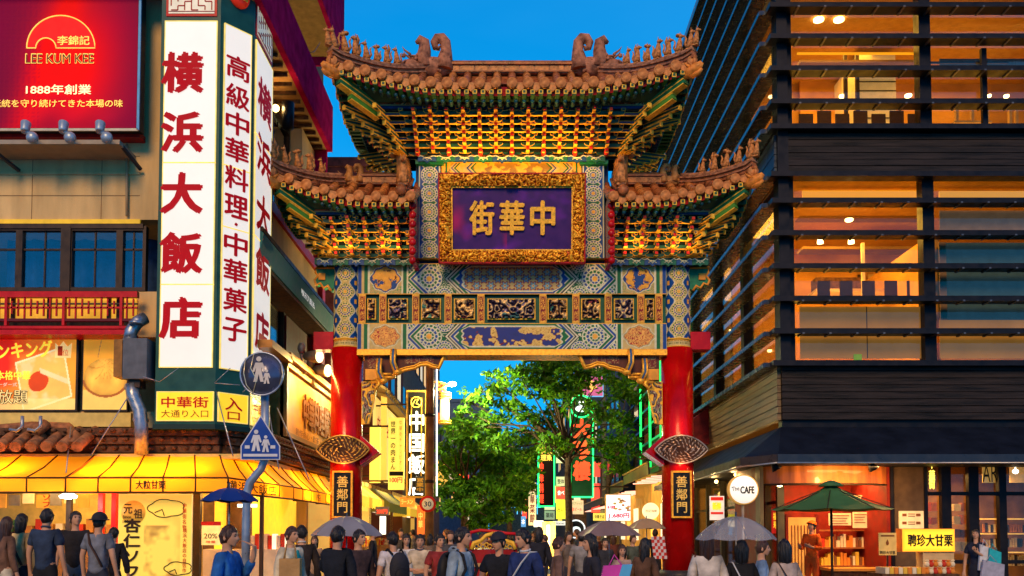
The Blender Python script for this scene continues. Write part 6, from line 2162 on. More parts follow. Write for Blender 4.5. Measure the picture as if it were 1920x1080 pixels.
# grey wall, notices, glazed shopfront
build('grey_wall', MB().box(PX(1676, RY), PX(1736, RY), RY + .05, RY + .3, .1, ZC), M('taupe_wall', (.09, .06, .04), rough=.8, var=.2), rbd)
fb('ground_pier', 1672, 862, 1678, 1200, RY - .05, .2, DK, rbd)
o = fb('wall_notice', 1686, 958, 1732, 991, RY, .04, M('poster_pale', (.78, .66, .38), rough=.5, emit=.12), rbd)
for i in range(4):
 fb('notice_mark', 1692 + (i % 2) * 26, 963 + (i // 2) * 15, 1700 + (i % 2) * 26, 968 + (i // 2) * 15, RY - .01, .01, M('ink_brown'), rbd)
 fb('notice_mark', 1703, 963 + (i // 2) * 15 + (i % 2) * 4, 1716, 964.5 + (i // 2) * 15 + (i % 2) * 4, RY - .01, .01, M('ink_brown'), rbd)
build('end_wall', MB().box(PX(1975, RY), XR, RY + .05, RY + .3, 0, 3.6), M('taupe_wall'), rbd)
GF = subempty('glazed_shopfront', rbd, (10, RY, 0))
for a, b in ((1736, 1742), (1768, 1786), (1819, 1838), (1876, 1890), (1964, 1975)):
 fb('shopfront_post', a, 860, b, 1200, RY + .0, .15, DK, GF)
for py in (922, 1050):
 fb('shopfront_rail', 1742, py, 1970, py + 7, RY + .02, .1, DK, GF)
build('pane', MB().box(PX(1740, RY), PX(1970, RY), RY + .12, RY + .13, .3, ZC + .3), glass('shop_glass', (.9, .85, .75), .0), GF)
build('back_wall', MB().box(PX(1736, RY), XR, 24.6, 24.7, .1, ZC + .5).box(PX(1736, RY), PX(1736, RY) + .1, RY + .3, 24.6, .1, ZC + .5), M('back_wall_brown', (.35, .18, .07), rough=.7, var=.35, scale=2), GF)
build('ceiling', MB().box(PX(1736, RY), XR, RY + .3, 24.6, ZC + .3, ZC + .36), M('slab_brown'), GF)
fb('blind_stripe', 1842, 864, 1876, 905, RY + .4, .02, M('bright_blind', (.9, .55, .15), rough=.6, emit=.35), GF)
write('ARI', P(1858, 887, RY + .1), .40, .42, M('letter_black', (.01, .01, .01), rough=.5), GF, bold=-.01)
fb('blind_stripe', 1893, 868, 1960, 905, RY + .9, .02, M('lamp_cream_wall', (.85, .55, .22), rough=.6, emit=.25), GF)
write('中華', P(1747, 880, RY - .04), .14, .6, E_('neon_yellow', (1, .8, .1), 1.6), GF, bold=.02, vert=True)
write('街', P(1747, 906, RY - .04), .14, .28, E_('neon_yellow', (1, .8, .1), 1.6), GF, bold=.02)
c = P(1904, 884, RY + .5)
build('pendant', MB().tube([c + Vector((0, 0, .3)), c], .012, 5).ell(c, (.07, .07, .06)), E_('white_lamp', (1, .9, .7), 5), GF)
for row, py in enumerate((972, 1000, 1035)):
 fb('bottle_shelf', 1842, py, 1962, py + 2, 22.9, .3, M('shelf_lit', (.9, .6, .15), emit=.6 if row == 0 else .1), GF)
 for i in range(24):
  px = 1844 + i * 5
  h = rg.uniform(14, 20)
  tag(fb('bottle', px, py + 27 - h if row < 2 else py + 24 - h, px + 3, py + 26, 23.0, .07, [M('bt_amber', (.4, .16, .03), rough=.2), M('bt_white', (.7, .6, .45)), M('bt_dark', (.05, .04, .03), rough=.2)][rg.randrange(3)]), nth(('bt', row)) + ' bottle from the left on the %s shelf in the far right window' % ('top', 'middle', 'bottom')[row], 'bottle', 'bottles behind the right shop window')
for i, py in enumerate((940, 965, 990, 1015)):
 for px in (1746, 1789, 1804):
  tag(fb('display_item', px, py + rg.uniform(0, 6), px + rg.uniform(8, 14), py + 18, 22.0, .2, [M('pk_orange'), M('pk_brown'), M('pk_white'), M('shelf_wood')][rg.randrange(4)]), nth(('di', i)) + ' display item in the %s row behind the dark framed right window' % ('top', 'second', 'third', 'lowest')[i], 'display item', 'items on display in the right window')
lamp('store_light', 'AREA', (11, 22.6, 2.9), 150, (1, .6, .2), GF, 2.0, target=(11, 22.6, 0))
# street-side ground floor under the canopy
gs2 = subempty('side_shopfront', rbd, (RX, 25, 0))
for y in (21.25, 22.3, 23.6, 25.2, 27, 29, 31):
 build('side_post', MB().box(RX - .1, RX + .06, y, y + .14, .1, ZC), M('olive_steel', (.10, .085, .05), rough=.4, metal=.3), gs2)
build('side_glass', MB().box(RX, RX + .01, 21.3, 33, .1, ZC), glass('shop_glass'), gs2)
build('side_back_wall', MB().box(RX + 1.6, RX + 1.7, 23.6, 33, .1, ZC).box(RX, RX + 1.6, 33, 33.1, .1, ZC), M('amber_wall', (.5, .28, .08), rough=.7, var=.3), gs2)
build('side_rail', MB().box(RX - .04, RX + .03, 21.3, 33, 2.2, 2.27), DK, gs2)
for y in (22.0, 24.5, 27.5, 30.5):
 lamp('side_light', 'POINT', (RX + .8, y + .3, 2.8), 26, (1, .58, .18), gs2, .15)
for px, py in ((1343, 903), (1380, 890)):
 c = QX(px, py, 5.75)
 build('eave_spot', MB().ell(c, .05), E_('spot_amber', (1, .62, .18), 9), gs2)
 lamp('spot_glow', 'POINT', c + Vector((-.1, -.15, -.05)), 16, (1, .6, .2), gs2, .05)
lp = thing('lit_price_poster', 'red and yellow lit poster hanging left of the round cafe sign', 'poster', P(1345, 965, 21.8))
fb('poster_body', 1331, 930, 1358, 975, 21.8, .04, M('poster_white', (.8, .7, .6), emit=.45), lp)
fb('poster_band', 1333, 932, 1356, 938, 21.78, .02, M('poster_red', (.7, .02, .01), emit=.4), lp)
write('新鮮', P(1344, 949, 21.78), .22, .2, M('poster_yellow', (.95, .6, .02), emit=.7), lp, bold=.06)
fb('poster_band', 1333, 960, 1356, 964, 21.78, .02, M('poster_red'), lp)
# round cafe lightbox on a pole
cf = thing('cafe_sign', 'round white lit cafe sign with dark lettering mounted on a pole beneath the dark canopy', 'sign', P(1394, 1100, 20.3))
c = P(1394, 918, 20.3)
build('sign_rim', MB().lathe([(.31, -.03), (.335, -.02), (.335, .16), (.31, .18)], c, 36, 0, 'y'), M('warm_rim', (.7, .38, .08), emit=.35), cf)
build('sign_face', MB().lathe([(.0, -.032), (.31, -.03), (.31, 0)], c, 36, 0, 'y'), E_('cafe_white', (1, .93, .80), .6), cf)
write('CAFE', c + Vector((.075, -.04, -.01)), .32, .16, M('letter_black'), cf, bold=.035, lift=.012)
write('The', c + Vector((-.19, -.04, .02)), .17, .1, M('letter_brown', (.1, .05, .03)), cf, bold=.01, tilt=.15, lift=.012)
build('sign_pole', MB().tube([(c.x, c.y + .08, .1), (c.x, c.y + .08, c.z - .32)], .03, 8), M('galvanised'), cf)
# green parasol
um = thing('green_parasol', 'dark green market parasol standing open in front of the chestnut shop', 'parasol', P(1551, 1100, 18.9))
ax, az, rz_ = PX(1556, 18.9), PZ(906, 18.9), PZ(955, 18.9)
NP = 8
mb = MB()
RR = 1.22
top = Vector((ax, 18.9, az))
rim = [Vector((ax + RR * cos(2 * pi * (k + .5) / NP), 18.9 + RR * sin(2 * pi * (k + .5) / NP), rz_)) for k in range(NP)]
for k in range(NP):
 a, b = rim[k], rim[(k + 1) % NP]
 o = MB().grid(lambda u, v, a=a, b=b: tuple(top.lerp(a.lerp(b, u), v) + Vector((0, 0, -.07 * sin(pi * v) - .03 * v * sin(pi * u)))), 5, 6)
 build('canopy_panel', o, M('parasol_green', (.045, .13, .045), rough=.6, var=.12), um)
build('parasol_cap', MB().lathe([(.26, -.07), (.2, .0), (.03, .06)], top, 12), M('parasol_green'), um)
mb = MB()
for k in range(NP):
 mb.tube([top + Vector((0, 0, -.06)), rim[k] + Vector((0, 0, -.01))], .011, 5)
build('parasol_ribs', mb, BRONZE, um)
build('parasol_pole', MB().tube([(ax, 18.9, .1), (ax, 18.9, az)], .028, 8), M('pole_dark', (.03, .02, .015), rough=.5), um)
# lit chestnut sign, stand, snacks
cs = thing('chestnut_sign', 'orange lightbox with black chestnut shop lettering below the wall notice', 'sign', P(1741, 1035, 19.3))
x0, x1 = PX(1692, 19.3, 1013), PX(1790, 19.3, 1013)
z1_, z0_ = PZ(992, 19.3), PZ(1034, 19.3)
build('lightbox_case', MB().box(x0 - .01, x1 + .01, 19.32, 19.6, z0_ - .01, z1_ + .01), M('orange_case', (.5, .15, .03)), cs)
def csf(x, y):
 e = np.minimum(np.minimum(x, 1 - x) * 2.3, np.minimum(y, 1 - y))
 c = np.zeros(x.shape + (3,)) + arr((1, .58, .03))
 return mixc(c, np.clip(.5 - e * 2.2, 0, 1), (.85, .20, .01))
fpaint('lightbox_face', 1692, 992, 1790, 1034, 19.31, csf, M('lightbox_print', rough=.35, attr='Col', var=0, emit=.95), cs, res=.03)
write('聘珍大甘栗', P(1744, 1013, 19.30), .96, .25, M('letter_black'), cs, bold=.035)
build('sign_stand', MB().box(PX(1726, 19.35), PX(1784, 19.35), 19.36, 19.7, .1, z0_ - .02), M('cream_board', (.55, .38, .18), rough=.6), cs)
bk = thing('snack_stand', 'low stand of packed snacks and chestnut bags in front of the grey pier', 'stall', P(1720, 1100, 19.0))
fb('stand_table', 1655, 1076, 1800, 1130, 18.6, .8, WOODB, bk)
for i in range(9):
 tag(fb('snack_tray', 1660 + i * 8.5, 1064, 1667.5 + i * 8.5, 1076, 18.6, .5, [M('pk_white'), M('pk_yellow'), M('pk_orange')][i % 3]), nth('tray') + ' snack tray from the left on the low stand before the grey pier', 'tray', 'snack trays on the low stand')
for i in range(14):
 px, py = 1738 + (i % 7) * 8, 1072 - (i // 7) * 14
 c = P(px, py, 18.7)
 tag(build('chestnut_bag', MB().ell(c, (.055, .05, .06), 8, 6).lathe([(.02, .04), (.05, .09)], c, 8), [M('pk_orange'), M('pk_white'), M('pk_red')][i % 3]), nth(('cb', i // 7)) + ' chestnut bag from the left in the %s row below the orange sign' % ('lower', 'upper')[i // 7], 'bag', 'chestnut bags heaped on the stand')
st = thing('paper_poster_stand', 'yellow paper poster on a thin stand right of the parasol pole', 'poster', P(1664, 1100, 19.4))
fb('poster_sheet', 1648, 999, 1681, 1041, 19.4, .02, M('poster_ochre', (.72, .48, .14), rough=.6, emit=.1), st)
fb('poster_line', 1652, 1003, 1677, 1006, 19.39, .01, M('ink_brown'), st)
build('drop_print', MB().lathe([(.0, .08), (.02, .04), (.035, .0), (.02, -.04), (.0, -.05)], P(1664, 1018, 19.385), 10, 0, flat=.3), M('ink_brown'), st)
write('聘珍大甘栗', P(1664, 1036, 19.39), .33, .07, M('letter_black'), st, bold=.02)
build('stand_leg', MB().tube([P(1664, 1041, 19.42), P(1664, 1180, 19.42)], .02, 6), BRONZE, st)
# ================================================================ THE STREET BEYOND THE GATE
WARMW = [E_('window_warm', (1., .55, .15), .7), E_('window_cream', (1., .8, .5), .55), M('window_dark', (.02, .03, .05), rough=.15), M('window_sky', (.05, .15, .3), rough=.1)]
rg = random.Random(21)
def block(name, label, x0, x1, y0, y1, h, mat, fl=3.2, side=None, wy=2.2, z0=3.6, pw=(.35, .2, .35, .1), front=False):
 b = thing(name, label, 'building', ((x0 + x1) / 2, (y0 + y1) / 2, 0))
 build('wall', MB().box(x0, x1, y0, y1, 0, h), mat, b)
 X = x1 if side == 1 else x0
 z = z0 + .6
 while z + 1.6 < h:
  if side is not None:
   y = y0 + .6
   while y + 1.3 < y1:
    m = rg.choices(WARMW, pw)[0]
    s = 1 if side == 1 else -1
    wb = build('window', MB().box(*sorted((X + s * .0, X + s * .05)), y, y + 1.25, z, z + 1.5), BRONZE, b)
    build('pane', MB().box(*sorted((X + s * .05, X + s * .06)), y + .07, y + 1.18, z + .07, z + 1.43), m, wb)
    y += wy
  if front:
   x = x0 + .6
   while x + 1.3 < x1:
    m = rg.choices(WARMW, pw)[0]
    wb = build('window', MB().box(x, x + 1.25, y0 - .05, y0, z, z + 1.5), BRONZE, b)
    build('pane', MB().box(x + .07, x + 1.18, y0 - .06, y0 - .05, z + .07, z + 1.43), m, wb)
    x += wy
  z += fl
 build('parapet', MB().box(x0 - .08, x1 + .08, y0 - .08, y1 + .08, h, h + .35), mat, b)
 return b
b1 = block('shop_building', 'narrow brown shop building with a bright yellow lit board wall just left beyond the gate', -12, -5.3, 34.2, 44, 15.5, M('brick_maroon', (.14, .035, .03), rough=.8, var=.3), side=1, z0=7)
def ybf(x, y):
 v = fbm(x * 1.1, y * .35, 51, 3)
 c = arr((.95, .66, .16)) * (.62 + .6 * v[..., None])
 c = mixc(c, ((abs((x * 1.0) % 1.4 - .2) < .02)).astype(float), (.5, .25, .04))
 return c
paint('lit_board_wall', lambda u, v, d: (np.full_like(u, -5.27) + d, 34.3 + u, 3.6 + v), 9.6, 3.2, ybf, M('yellow_board_lit', rough=.5, attr='Col', var=0, emit=.85), b1, res=.08)
write('中華街名物肉まん', (-5.25, 38.8, 5.8), 7, .6, M('red_print'), b1, face=(1, 0, 0), bold=.02)
mb = MB()
for k in range(20):
 y = 34.3 + k * .48
 mb.tube([(-5.4, y, 7.35), (-4.75, y, 6.9)], .09, 7)
mb.prism([(-5.4, 34, 7.3), (-4.75, 34, 6.82), (-4.75, 34, 6.72), (-5.4, 34, 6.9)], (0, 10, 0))
build('tiled_eave', mb, M('ochre_tile', (.30, .17, .05), rough=.5, var=.3), b1)
block('shop_building', 'grey mid rise with lit windows behind the tall black restaurant sign', -13, -5.5, 44.3, 58, 19, M('grey_render', (.20, .17, .15), rough=.8, var=.25), side=1)
block('shop_building', 'pale tall building at the far end of the left row beside the open sky', -13, -5.6, 58.4, 70, 21, M('pale_render', (.30, .24, .20), rough=.8, var=.25), side=1)
block('shop_building', 'dark blue building right of the green neon sign', 5.6, 14, 46.5, 54, 17, M('navy_render', (.02, .05, .16), rough=.6, var=.25), side=0, pw=(.1, .1, .5, .3), front=True)
block('shop_building', 'grey green building behind the round headed neon sign', 5.4, 14, 54.3, 66, 18.5, M('green_grey_render', (.12, .15, .13), rough=.8, var=.25), side=0)
block('shop_building', 'blue grey block closing the street behind the trees on the left', -9, -2.6, 92, 100, 14.8, M('bluegrey_render', (.06, .10, .16), rough=.7, var=.25), side=None, front=True, pw=(.2, .2, .3, .3))
block('shop_building', 'dim brown row of shops closing the far right end of the street', 4.6, 14, 67, 91, 13, M('brown_row', (.10, .06, .04), rough=.8, var=.3), side=0, front=True)
block('shop_building', 'dark block beyond the end of the street right of the cyan lines', 5.4, 16, 93, 99, 12, M('dusk_block', (.04, .05, .08), rough=.8, var=.3), side=None, front=True)
bt = block('glass_tower', 'distant building traced with cyan light lines seen through the leaves', -2.4, 5.2, 96, 104, 11.5, M('dark_glass_block', (.015, .05, .09), rough=.3, var=.2), side=None, front=True, pw=(.05, .15, .4, .4))
CY = E_('cyan_line', (.10, .60, .95), .9)
mb = MB()
for k in range(7):
 mb.box(-1.4, 3.0, 95.8, 95.85, 4.2 + k * .95, 4.27 + k * .95)
for x in (-1.0, .5, 1.0, 2.6):
 mb.box(x, x + .10, 95.75, 95.8, 3.5, 11)
build('light_lines', mb, CY, bt)
# ground floor shops, left beyond the gate
AWY = M('awning_yellow_lit', (.85, .55, .08), rough=.6, emit=.42, ecol=(1., .55, .03), var=.15, scale=1)
AWG = M('awning_olive', (.20, .22, .05), rough=.6, var=.2, emit=.05)
shops = [(28.2, 33.8, -4.75, 2.45, 'yellow lit shop with a glowing counter directly behind the left gate column', AWY, 1), (34.2, 39.8, -4.6, 2.4, 'shop under an olive striped awning behind the gate, second on the left', AWG, 0),
(40.2, 49.5, -4.5, 2.35, 'small lit shop far along the left row beside the speed sign', AWY, 1)]
for y0, y1, xo, za, lab, am, k_ in shops:
 s_ = thing('street_shop', lab, 'shop', (-5.6, (y0 + y1) / 2, 0))
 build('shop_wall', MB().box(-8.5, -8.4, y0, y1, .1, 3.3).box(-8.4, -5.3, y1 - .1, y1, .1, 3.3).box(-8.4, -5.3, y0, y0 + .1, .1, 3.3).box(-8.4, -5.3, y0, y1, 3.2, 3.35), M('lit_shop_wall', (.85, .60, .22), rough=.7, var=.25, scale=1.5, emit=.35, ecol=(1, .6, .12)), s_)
 mb = MB().grid(lambda u, v: (xo - .75 * v, y0 + (y1 - y0) * u, za + .25 + .6 * v), 10, 3)
 mb.grid(lambda u, v: (xo, y0 + (y1 - y0) * u, za - .1 + .35 * v + .02 * sin(u * 60)), 30, 1)
 mb.add([(xo, y0, za - .1), (xo, y0, za + .25), (xo - .75, y0, za + .85), (xo - .75, y0, za - .1)], [(0, 1, 2, 3)])
 build('awning', mb, am, s_)
 build('counter', MB().box(-5.5, -4.95, y0 + .3, y1 - .3, .1, 1.05), M('counter_wood'), s_)
 mb = MB()
 for j in range(26):
  y = y0 + .4 + rg.random() * (y1 - y0 - .8)
  mb.box(-5.5 + rg.random() * .3, -5.2 + rg.random() * .2, y, y + .25, 1.05, 1.05 + rg.uniform(.08, .3), rg.randrange(3))
 build('stacked_boxes', mb, [M('pk_white'), M('pk_red'), M('pk_yellow')], s_, kind='stuff')
 for j in range(int((y1 - y0) / 1.8)):
  y = y0 + .9 + j * 1.8
  build('wall_board', MB().box(-5.32, -5.26, y - .55, y + .55, 2.3, 3.1), [E_('board_white', (1, .85, .55), .9), M('pk_red'), E_('board_amber', (1, .55, .08), .8)][j % 3], s_)
 lamp('shop_lamp', 'AREA', (-6, (y0 + y1) / 2, 3.0), 130, (1, .62, .16), s_, 3, target=(-5.0, (y0 + y1) / 2, 0))
def sign(name, lab, px0, py0, px1, py1, Y, bg, texts, frame=None, d=.2, brk=None, cat='sign', group=None, fw_=1.5):
 c = P((px0 + px1) / 2, py1, Y)
 s_ = thing(name, lab, cat, c, group)
 if frame:
  fb('sign_frame', px0 - fw_, py0 - fw_, px1 + fw_, py1 + fw_, Y + .02, d, frame, s_)
  fb('sign_face', px0, py0, px1, py1, Y, .03, bg, s_)
 else:
  fb('sign_face', px0, py0, px1, py1, Y, d, bg, s_)
 for (tx, cx, cy, w_, h_, mt, vert, bold) in texts:
  write(tx, P(cx, cy, Y - .01), w_ * Y / F, h_ * Y / F, mt, s_, bold=bold, vert=vert)
 if brk is not None:
  for py in (py0 + (py1 - py0) * .12, py1 - (py1 - py0) * .12):
   a = P(px0 if brk < 0 else px1, py, Y + .1)
   build('sign_bracket', MB().bar(a, a + Vector((brk, 0, 0)), .06), BRONZE, s_)
 return s_
RN = E_('neon_red', (1., .06, .02), 1.4)
DP = M('dark_print')
GFm = M('sign_gilt', (.62, .34, .05), rough=.35, metal=.3, emit=.12, var=.2)
YB2 = E_('sign_yellow', (1., .74, .10), .85)
CRM = E_('sign_cream', (.95, .85, .55), .6)
sign('bun_sign', 'narrow yellow vertical sign with a red price at its foot beyond the left column', 728, 783, 757, 918, 31, YB2,
[('世界一の肉まん', 737, 835, 9, 92, DP, True, .02), ('中華街チャンピオン', 751, 835, 6, 95, M('ochre_print', (.6, .35, .05)), True, .0), ('100円', 742.5, 900, 24, 11, RN, False, .04)], brk=-1.2)
sign('yellow_vertical_sign', 'bright yellow vertical sign close to the left column behind the wave board', 693, 800, 712, 905, 32.5, YB2, [], brk=-.8)
sign('yellow_vertical_sign', 'thin orange lit sign between the yellow bun sign and the black sign', 714, 742, 724, 900, 35, E_('board_amber', (1, .55, .08), .8), [], brk=-.8)
fb('price_band', 730, 884, 756, 892, 30.98, .02, M('letter_black'), bpy.data.objects['bun_sign'])
s2 = sign('restaurant_sign', 'tall black and gold vertical sign with glowing white characters beside the brown pole', 765, 735, 797, 930, 33, M('letter_black'),
[('中国飯店', 781, 850, 30, 160, E_('neon_white', (1, .97, .9), 1.3), True, .028)], frame=GFm, d=.35, brk=-1.0, fw_=3.5)
fb('gold_bar', 770, 745, 772, 925, 32.98, .02, GFm, s2)
fb('gold_bar', 789, 745, 791, 925, 32.98, .02, GFm, s2)
fb('gold_bar', 770, 745, 791, 747, 32.98, .02, GFm, s2)
mb = MB().lathe([(.17, -.01), (.20, -.02), (.20, .02)], P(780.5, 754, 32.97), 8, 0, 'y')
build('emblem_ring', MB().tube([P(780.5, 754, 32.93) + Vector((.2 * cos(2 * pi * k / 8 + pi / 8), 0, .2 * sin(2 * pi * k / 8 + pi / 8))) for k in range(9)], .02, 5).tube([P(773, 760, 32.93), P(778, 750, 32.93), P(784, 748, 32.93), P(780, 757, 32.93), P(788, 760, 32.93)], .02, 5), YB2, s2)
fb('guest_board', 779, 893, 796, 925, 32.9, .03, M('dark_board', (.05, .05, .06)), s2)
write('営業中', P(787.5, 909, 32.88), .26, .5, GFm, s2, vert=True)
sign('price_tag_board', 'small grey board with red price figures in the shop behind the left column', 704, 950, 728, 966, 29, M('grey_board', (.25, .22, .24)), [('250円', 716, 959, 20, 8, RN, False, .04)])
sign('glowing_sign_panel', 'upright white glowing panel on the counter behind the left column', 770 - 58, 968, 722, 1002, 29.5, E_('panel_white', (1, .96, .75), 1.6), [])
sign('vertical_banner', 'glowing red vertical banner below the black and gold sign', 782, 948, 795, 1002, 30.2, E_('banner_red', (1., .16, .02), .9), [('中華', 788.5, 975, 8, 30, E_('banner_gold', (1, .6, .1), .9), True, .02)])
sign('shop_board', 'orange slanted shop board with light bulb below the vertical signs', 750, 932, 777, 950, 34, E_('board_orange', (.9, .25, .03), .7), [('ラーメン', 763, 941, 22, 9, E_('banner_gold', (1, .6, .1), .9), False, .03)])
# hanging lantern and red characters on the left row
ls = thing('lantern_lamp', 'cylindrical gold street lantern hanging from the pole against the sky', 'street lamp', P(834, 800, 33))
c0 = P(834, 768, 33)
build('lantern_glass', MB().lathe([(.15, -.42), (.17, -.2), (.17, .2), (.15, .42)], c0, 14), E_('lantern_glow', (1, .78, .35), 1.5), ls)
mb = MB()
for dz_ in (-.5, -.42, .42, .52, .6):
 mb.lathe([(.1, dz_ - .04), (.24, dz_ - .03), (.24, dz_ + .02), (.1, dz_ + .04)], c0, 14)
mb.tube([c0 + Vector((0, 0, .6)), c0 + Vector((0, 0, .95)), c0 + Vector((-.5, 0, 1.05))], .05, 7)
build('lantern_frame', mb, GFm, ls)
sl = thing('street_light', 'bright street light on a short arm shining against the blue sky', 'street lamp', P(848, 722, 32.5))
c1 = P(848, 720, 32.5)
build('light_head', MB().ell(c1, (.15, .1, .09), 12, 8), E_('street_glow', (1, .88, .5), 16), sl)
build('light_arm', MB().tube([c1 + Vector((-.1, 0, .0)), c1 + Vector((-.35, 0, -.12)), c1 + Vector((-.75, 0, -.3))], .05, 7), GFm, sl)
lamp('street_beam', 'POINT', c1 + Vector((.3, -.2, -.3)), 1500, (1, .88, .4), sl, .15)
for i, (px, py, t_) in enumerate(((826, 728, '中'), (826, 785, '華'))):
 sg_ = thing('red_character_sign', ['upper small red character sign beside the gold lantern', 'lower small red character sign beside the gold lantern'][i], 'sign', P(px, py, 33.2))
 write(t_, P(px, py, 33.2), .30, .42, E_('neon_redorange', (1, .12, .02), 1.), sg_, bold=.04, depth=.03)
nw = thing('neon_strip', 'thin white neon tube running down beside the brown pole', 'neon tube', P(819, 930, 31))
build('tube', MB().tube([P(819, 692, 31), P(819, 930, 31)], .028, 6), E_('neon_tube_white', (1, .92, .85), 2.2), nw)
up = thing('utility_pole', 'thick brown utility pole carrying the round speed limit sign', 'pole', P(806, 1040, 30))
build('pole_shaft', MB().tube([(PX(806, 30), 30, .1), (PX(806, 30), 30, 11.5)], [.15, .12], 14), M('pole_brown', (.30, .15, .06), rough=.45, var=.3, scale=3), up)
for z in (3.2, 5.4, 7.2):
 build('pole_band', MB().tube([(PX(806, 30), 30, z - .05), (PX(806, 30), 30, z + .05)], .16, 14), BRONZE, up)
sp = thing('speed_limit_sign', 'round red rimmed speed limit sign reading 30 in front of the brown pole', 'road sign', P(802, 945, 28.6))
c = P(802, 945, 28.6)
build('sign_plate', MB().lathe([(0, -.0), (.26, 0), (.26, .02), (0, .02)], c, 32, 0, 'y'), M('sign_red_enamel', (.65, .02, .01), rough=.35, emit=.15), sp)
build('sign_disc', MB().lathe([(0, -.008), (.185, -.008), (.185, 0)], c, 32, 0, 'y'), M('sign_cream_enamel', (.85, .72, .42), rough=.35, emit=.2), sp)
write('30', c + Vector((0, -.01, 0)), .23, .16, M('sign_navy', (.02, .04, .12)), sp, bold=.02)
build('sign_clamp', MB().bar(c + Vector((0, .02, 0)), (PX(806, 30), 30, c.z), .05), M('galvanised'), sp)
# right side: neon, boards, canopies
GN = E_('neon_green', (.02, 1., .18), 2.2)
ng = sign('neon_restaurant_sign', 'tall dark sign edged in green neon with red characters and a round head', 1071, 778, 1111, 931, 38, M('sign_dark_green', (.01, .05, .03), rough=.4), [('大珍樓', 1091, 843, 32, 118, RN, True, .05)], d=.3, brk=1.5)
mb = MB()
for a, b in (((1070, 765), (1070, 932)), ((1112, 765), (1112, 932)), ((1070, 932), (1112, 932))):
 mb.tube([P(*a, 37.9), P(*b, 37.9)], .035, 6)
c = P(1090, 762, 37.9)
mb.tube([c + Vector((.46 * cos(2 * pi * k / 24), 0, .46 * sin(2 * pi * k / 24))) for k in range(25)], .035, 6)
build('neon_outline', mb, GN, ng)
build('round_head', MB().lathe([(0, .02), (.42, .02), (.42, .2), (0, .2)], c, 28, 0, 'y'), M('sign_dark_green'), ng)
build('head_picture', MB().ell(c + Vector((0, -.0, -.1)), (.26, .02, .14), 14, 6).ell(c + Vector((.0, -.0, .15)), (.12, .02, .1), 10, 6), E_('picture_white', (.8, .9, .95), .8), ng)
lamp('neon_glow', 'POINT', c + Vector((.2, -.8, -1.6)), 45, (.05, 1, .2), ng, .3)
cn2 = sign('cantonese_sign', 'green framed vertical sign with yellow characters left of the tree trunk', 1011, 829, 1038, 948, 42, M('sign_black2', (.01, .012, .01)), [('料広', 1024.5, 845, 22, 12, YB2, False, .04), ('理東', 1024.5, 858, 22, 12, YB2, False, .04)], frame=GN, d=.25, fw_=2.6)
write('中華料理', P(1015.5, 905, 41.9), .17, 1.9, RN, cn2, vert=True, bold=.04)
boards = [(1021, 862, 1040, 884, CRM, '北京飯店', 'cream board with green leaves print at the top of the sign stack'), (1021, 886, 1040, 901, E_('sign_lime', (.75, .85, .35), .5), '茶', 'lime coloured board second in the sign stack'),
(1021, 904, 1040, 928, E_('sign_buttery', (.95, .9, .55), .6), '点心', 'butter coloured board in the middle of the sign stack'),
(1021, 932, 1040, 956, CRM, 'カラオケ', 'cream karaoke board low in the sign stack'), (1021, 958, 1040, 974, E_('sign_sage', (.45, .55, .4), .4), '薬局', 'sage board at the foot of the sign stack'),
(1043, 820, 1060, 840, E_('sign_pink', (1, .25, .4), .8), '和', 'pink board just left of the big tree trunk'), (1043, 842, 1060, 868, CRM, '酒', 'cream board under the pink one beside the trunk'),
(1043, 894, 1060, 911, E_('sign_peach', (.95, .75, .5), .5), '整体', 'peach board above the red one beside the trunk'), (1043, 913, 1060, 935, E_('sign_redlit', (1, .08, .05), .8), '食べ', 'red lit board beside the tree trunk'),
(1043, 937, 1060, 973, E_('sign_yellowlit', (1, .85, .05), .9), '占い', 'bright yellow board lowest beside the tree trunk')]
for a, b, c_, d_, m_, t_, lab in boards:
 sign('stacked_board', lab, a, b, c_, d_, 44 if a < 1040 else 43, m_, [(t_, (a + c_) / 2, (b + d_) / 2, (c_ - a) * .75, min(9, (d_ - b) * .6), DP if m_.name not in ('sign_redlit',) else E_('neon_white', (1, .97, .9), 1.7), False, .01)], frame=M('galvanised'), d=.15, group='boards stacked on the sign mast', fw_=.6)
sign('red_vertical_sign', 'thin red vertical sign deep in the street left of the boards', 979, 925, 988, 972, 52, E_('sign_redlit', (1, .08, .05), .8), [('珍味', 983.5, 948, 6, 30, E_('banner_gold', (1, .6, .1), .9), True, .02)])
sign('cream_vertical_sign', 'cream vertical sign with brown flecks deep in the street', 991, 905, 1005, 985, 50, E_('sign_gold_lit', (1, .8, .4), .7), [('中華菜館', 998, 945, 9, 70, M('dark_red_print'), True, .02)])
sign('blue_small_sign', 'tiny blue sign standing above the passers by in the distance', 977, 968, 986, 988, 48, E_('sign_bluelit', (.1, .35, .8), .6), [('本', 981, 978, 6, 10, E_('neon_white', (1, .97, .9), 1.7), False, .01)])
sign('white_small_sign', 'small white lit box near the end of the street', 1001, 976, 1019, 988, 47, E_('panel_white', (1, .96, .75), 1.6), [])
sign('wide_white_sign', 'low wide white sign next to the parked lamp column', 1037, 977, 1060, 985, 45, E_('sign_whitewide', (.9, .92, .85), .7), [('Chinatown', 1049, 981, 18, 4, DP, False, .0)])
pr = sign('buffet_price_sign', 'white lit buffet sign with dish pictures and a large red price', 1137, 928, 1182, 976, 28, E_('sign_white_lit', (1, .97, .94), 1.0), [('1,680円', 1161, 967, 38, 9, M('price_red', (.7, .02, .08), emit=.5), False, .05), ('食べ放題', 1146, 951, 15, 6, M('price_red'), False, .04)], frame=M('warm_rim'), d=.2)
rq = random.Random(2)
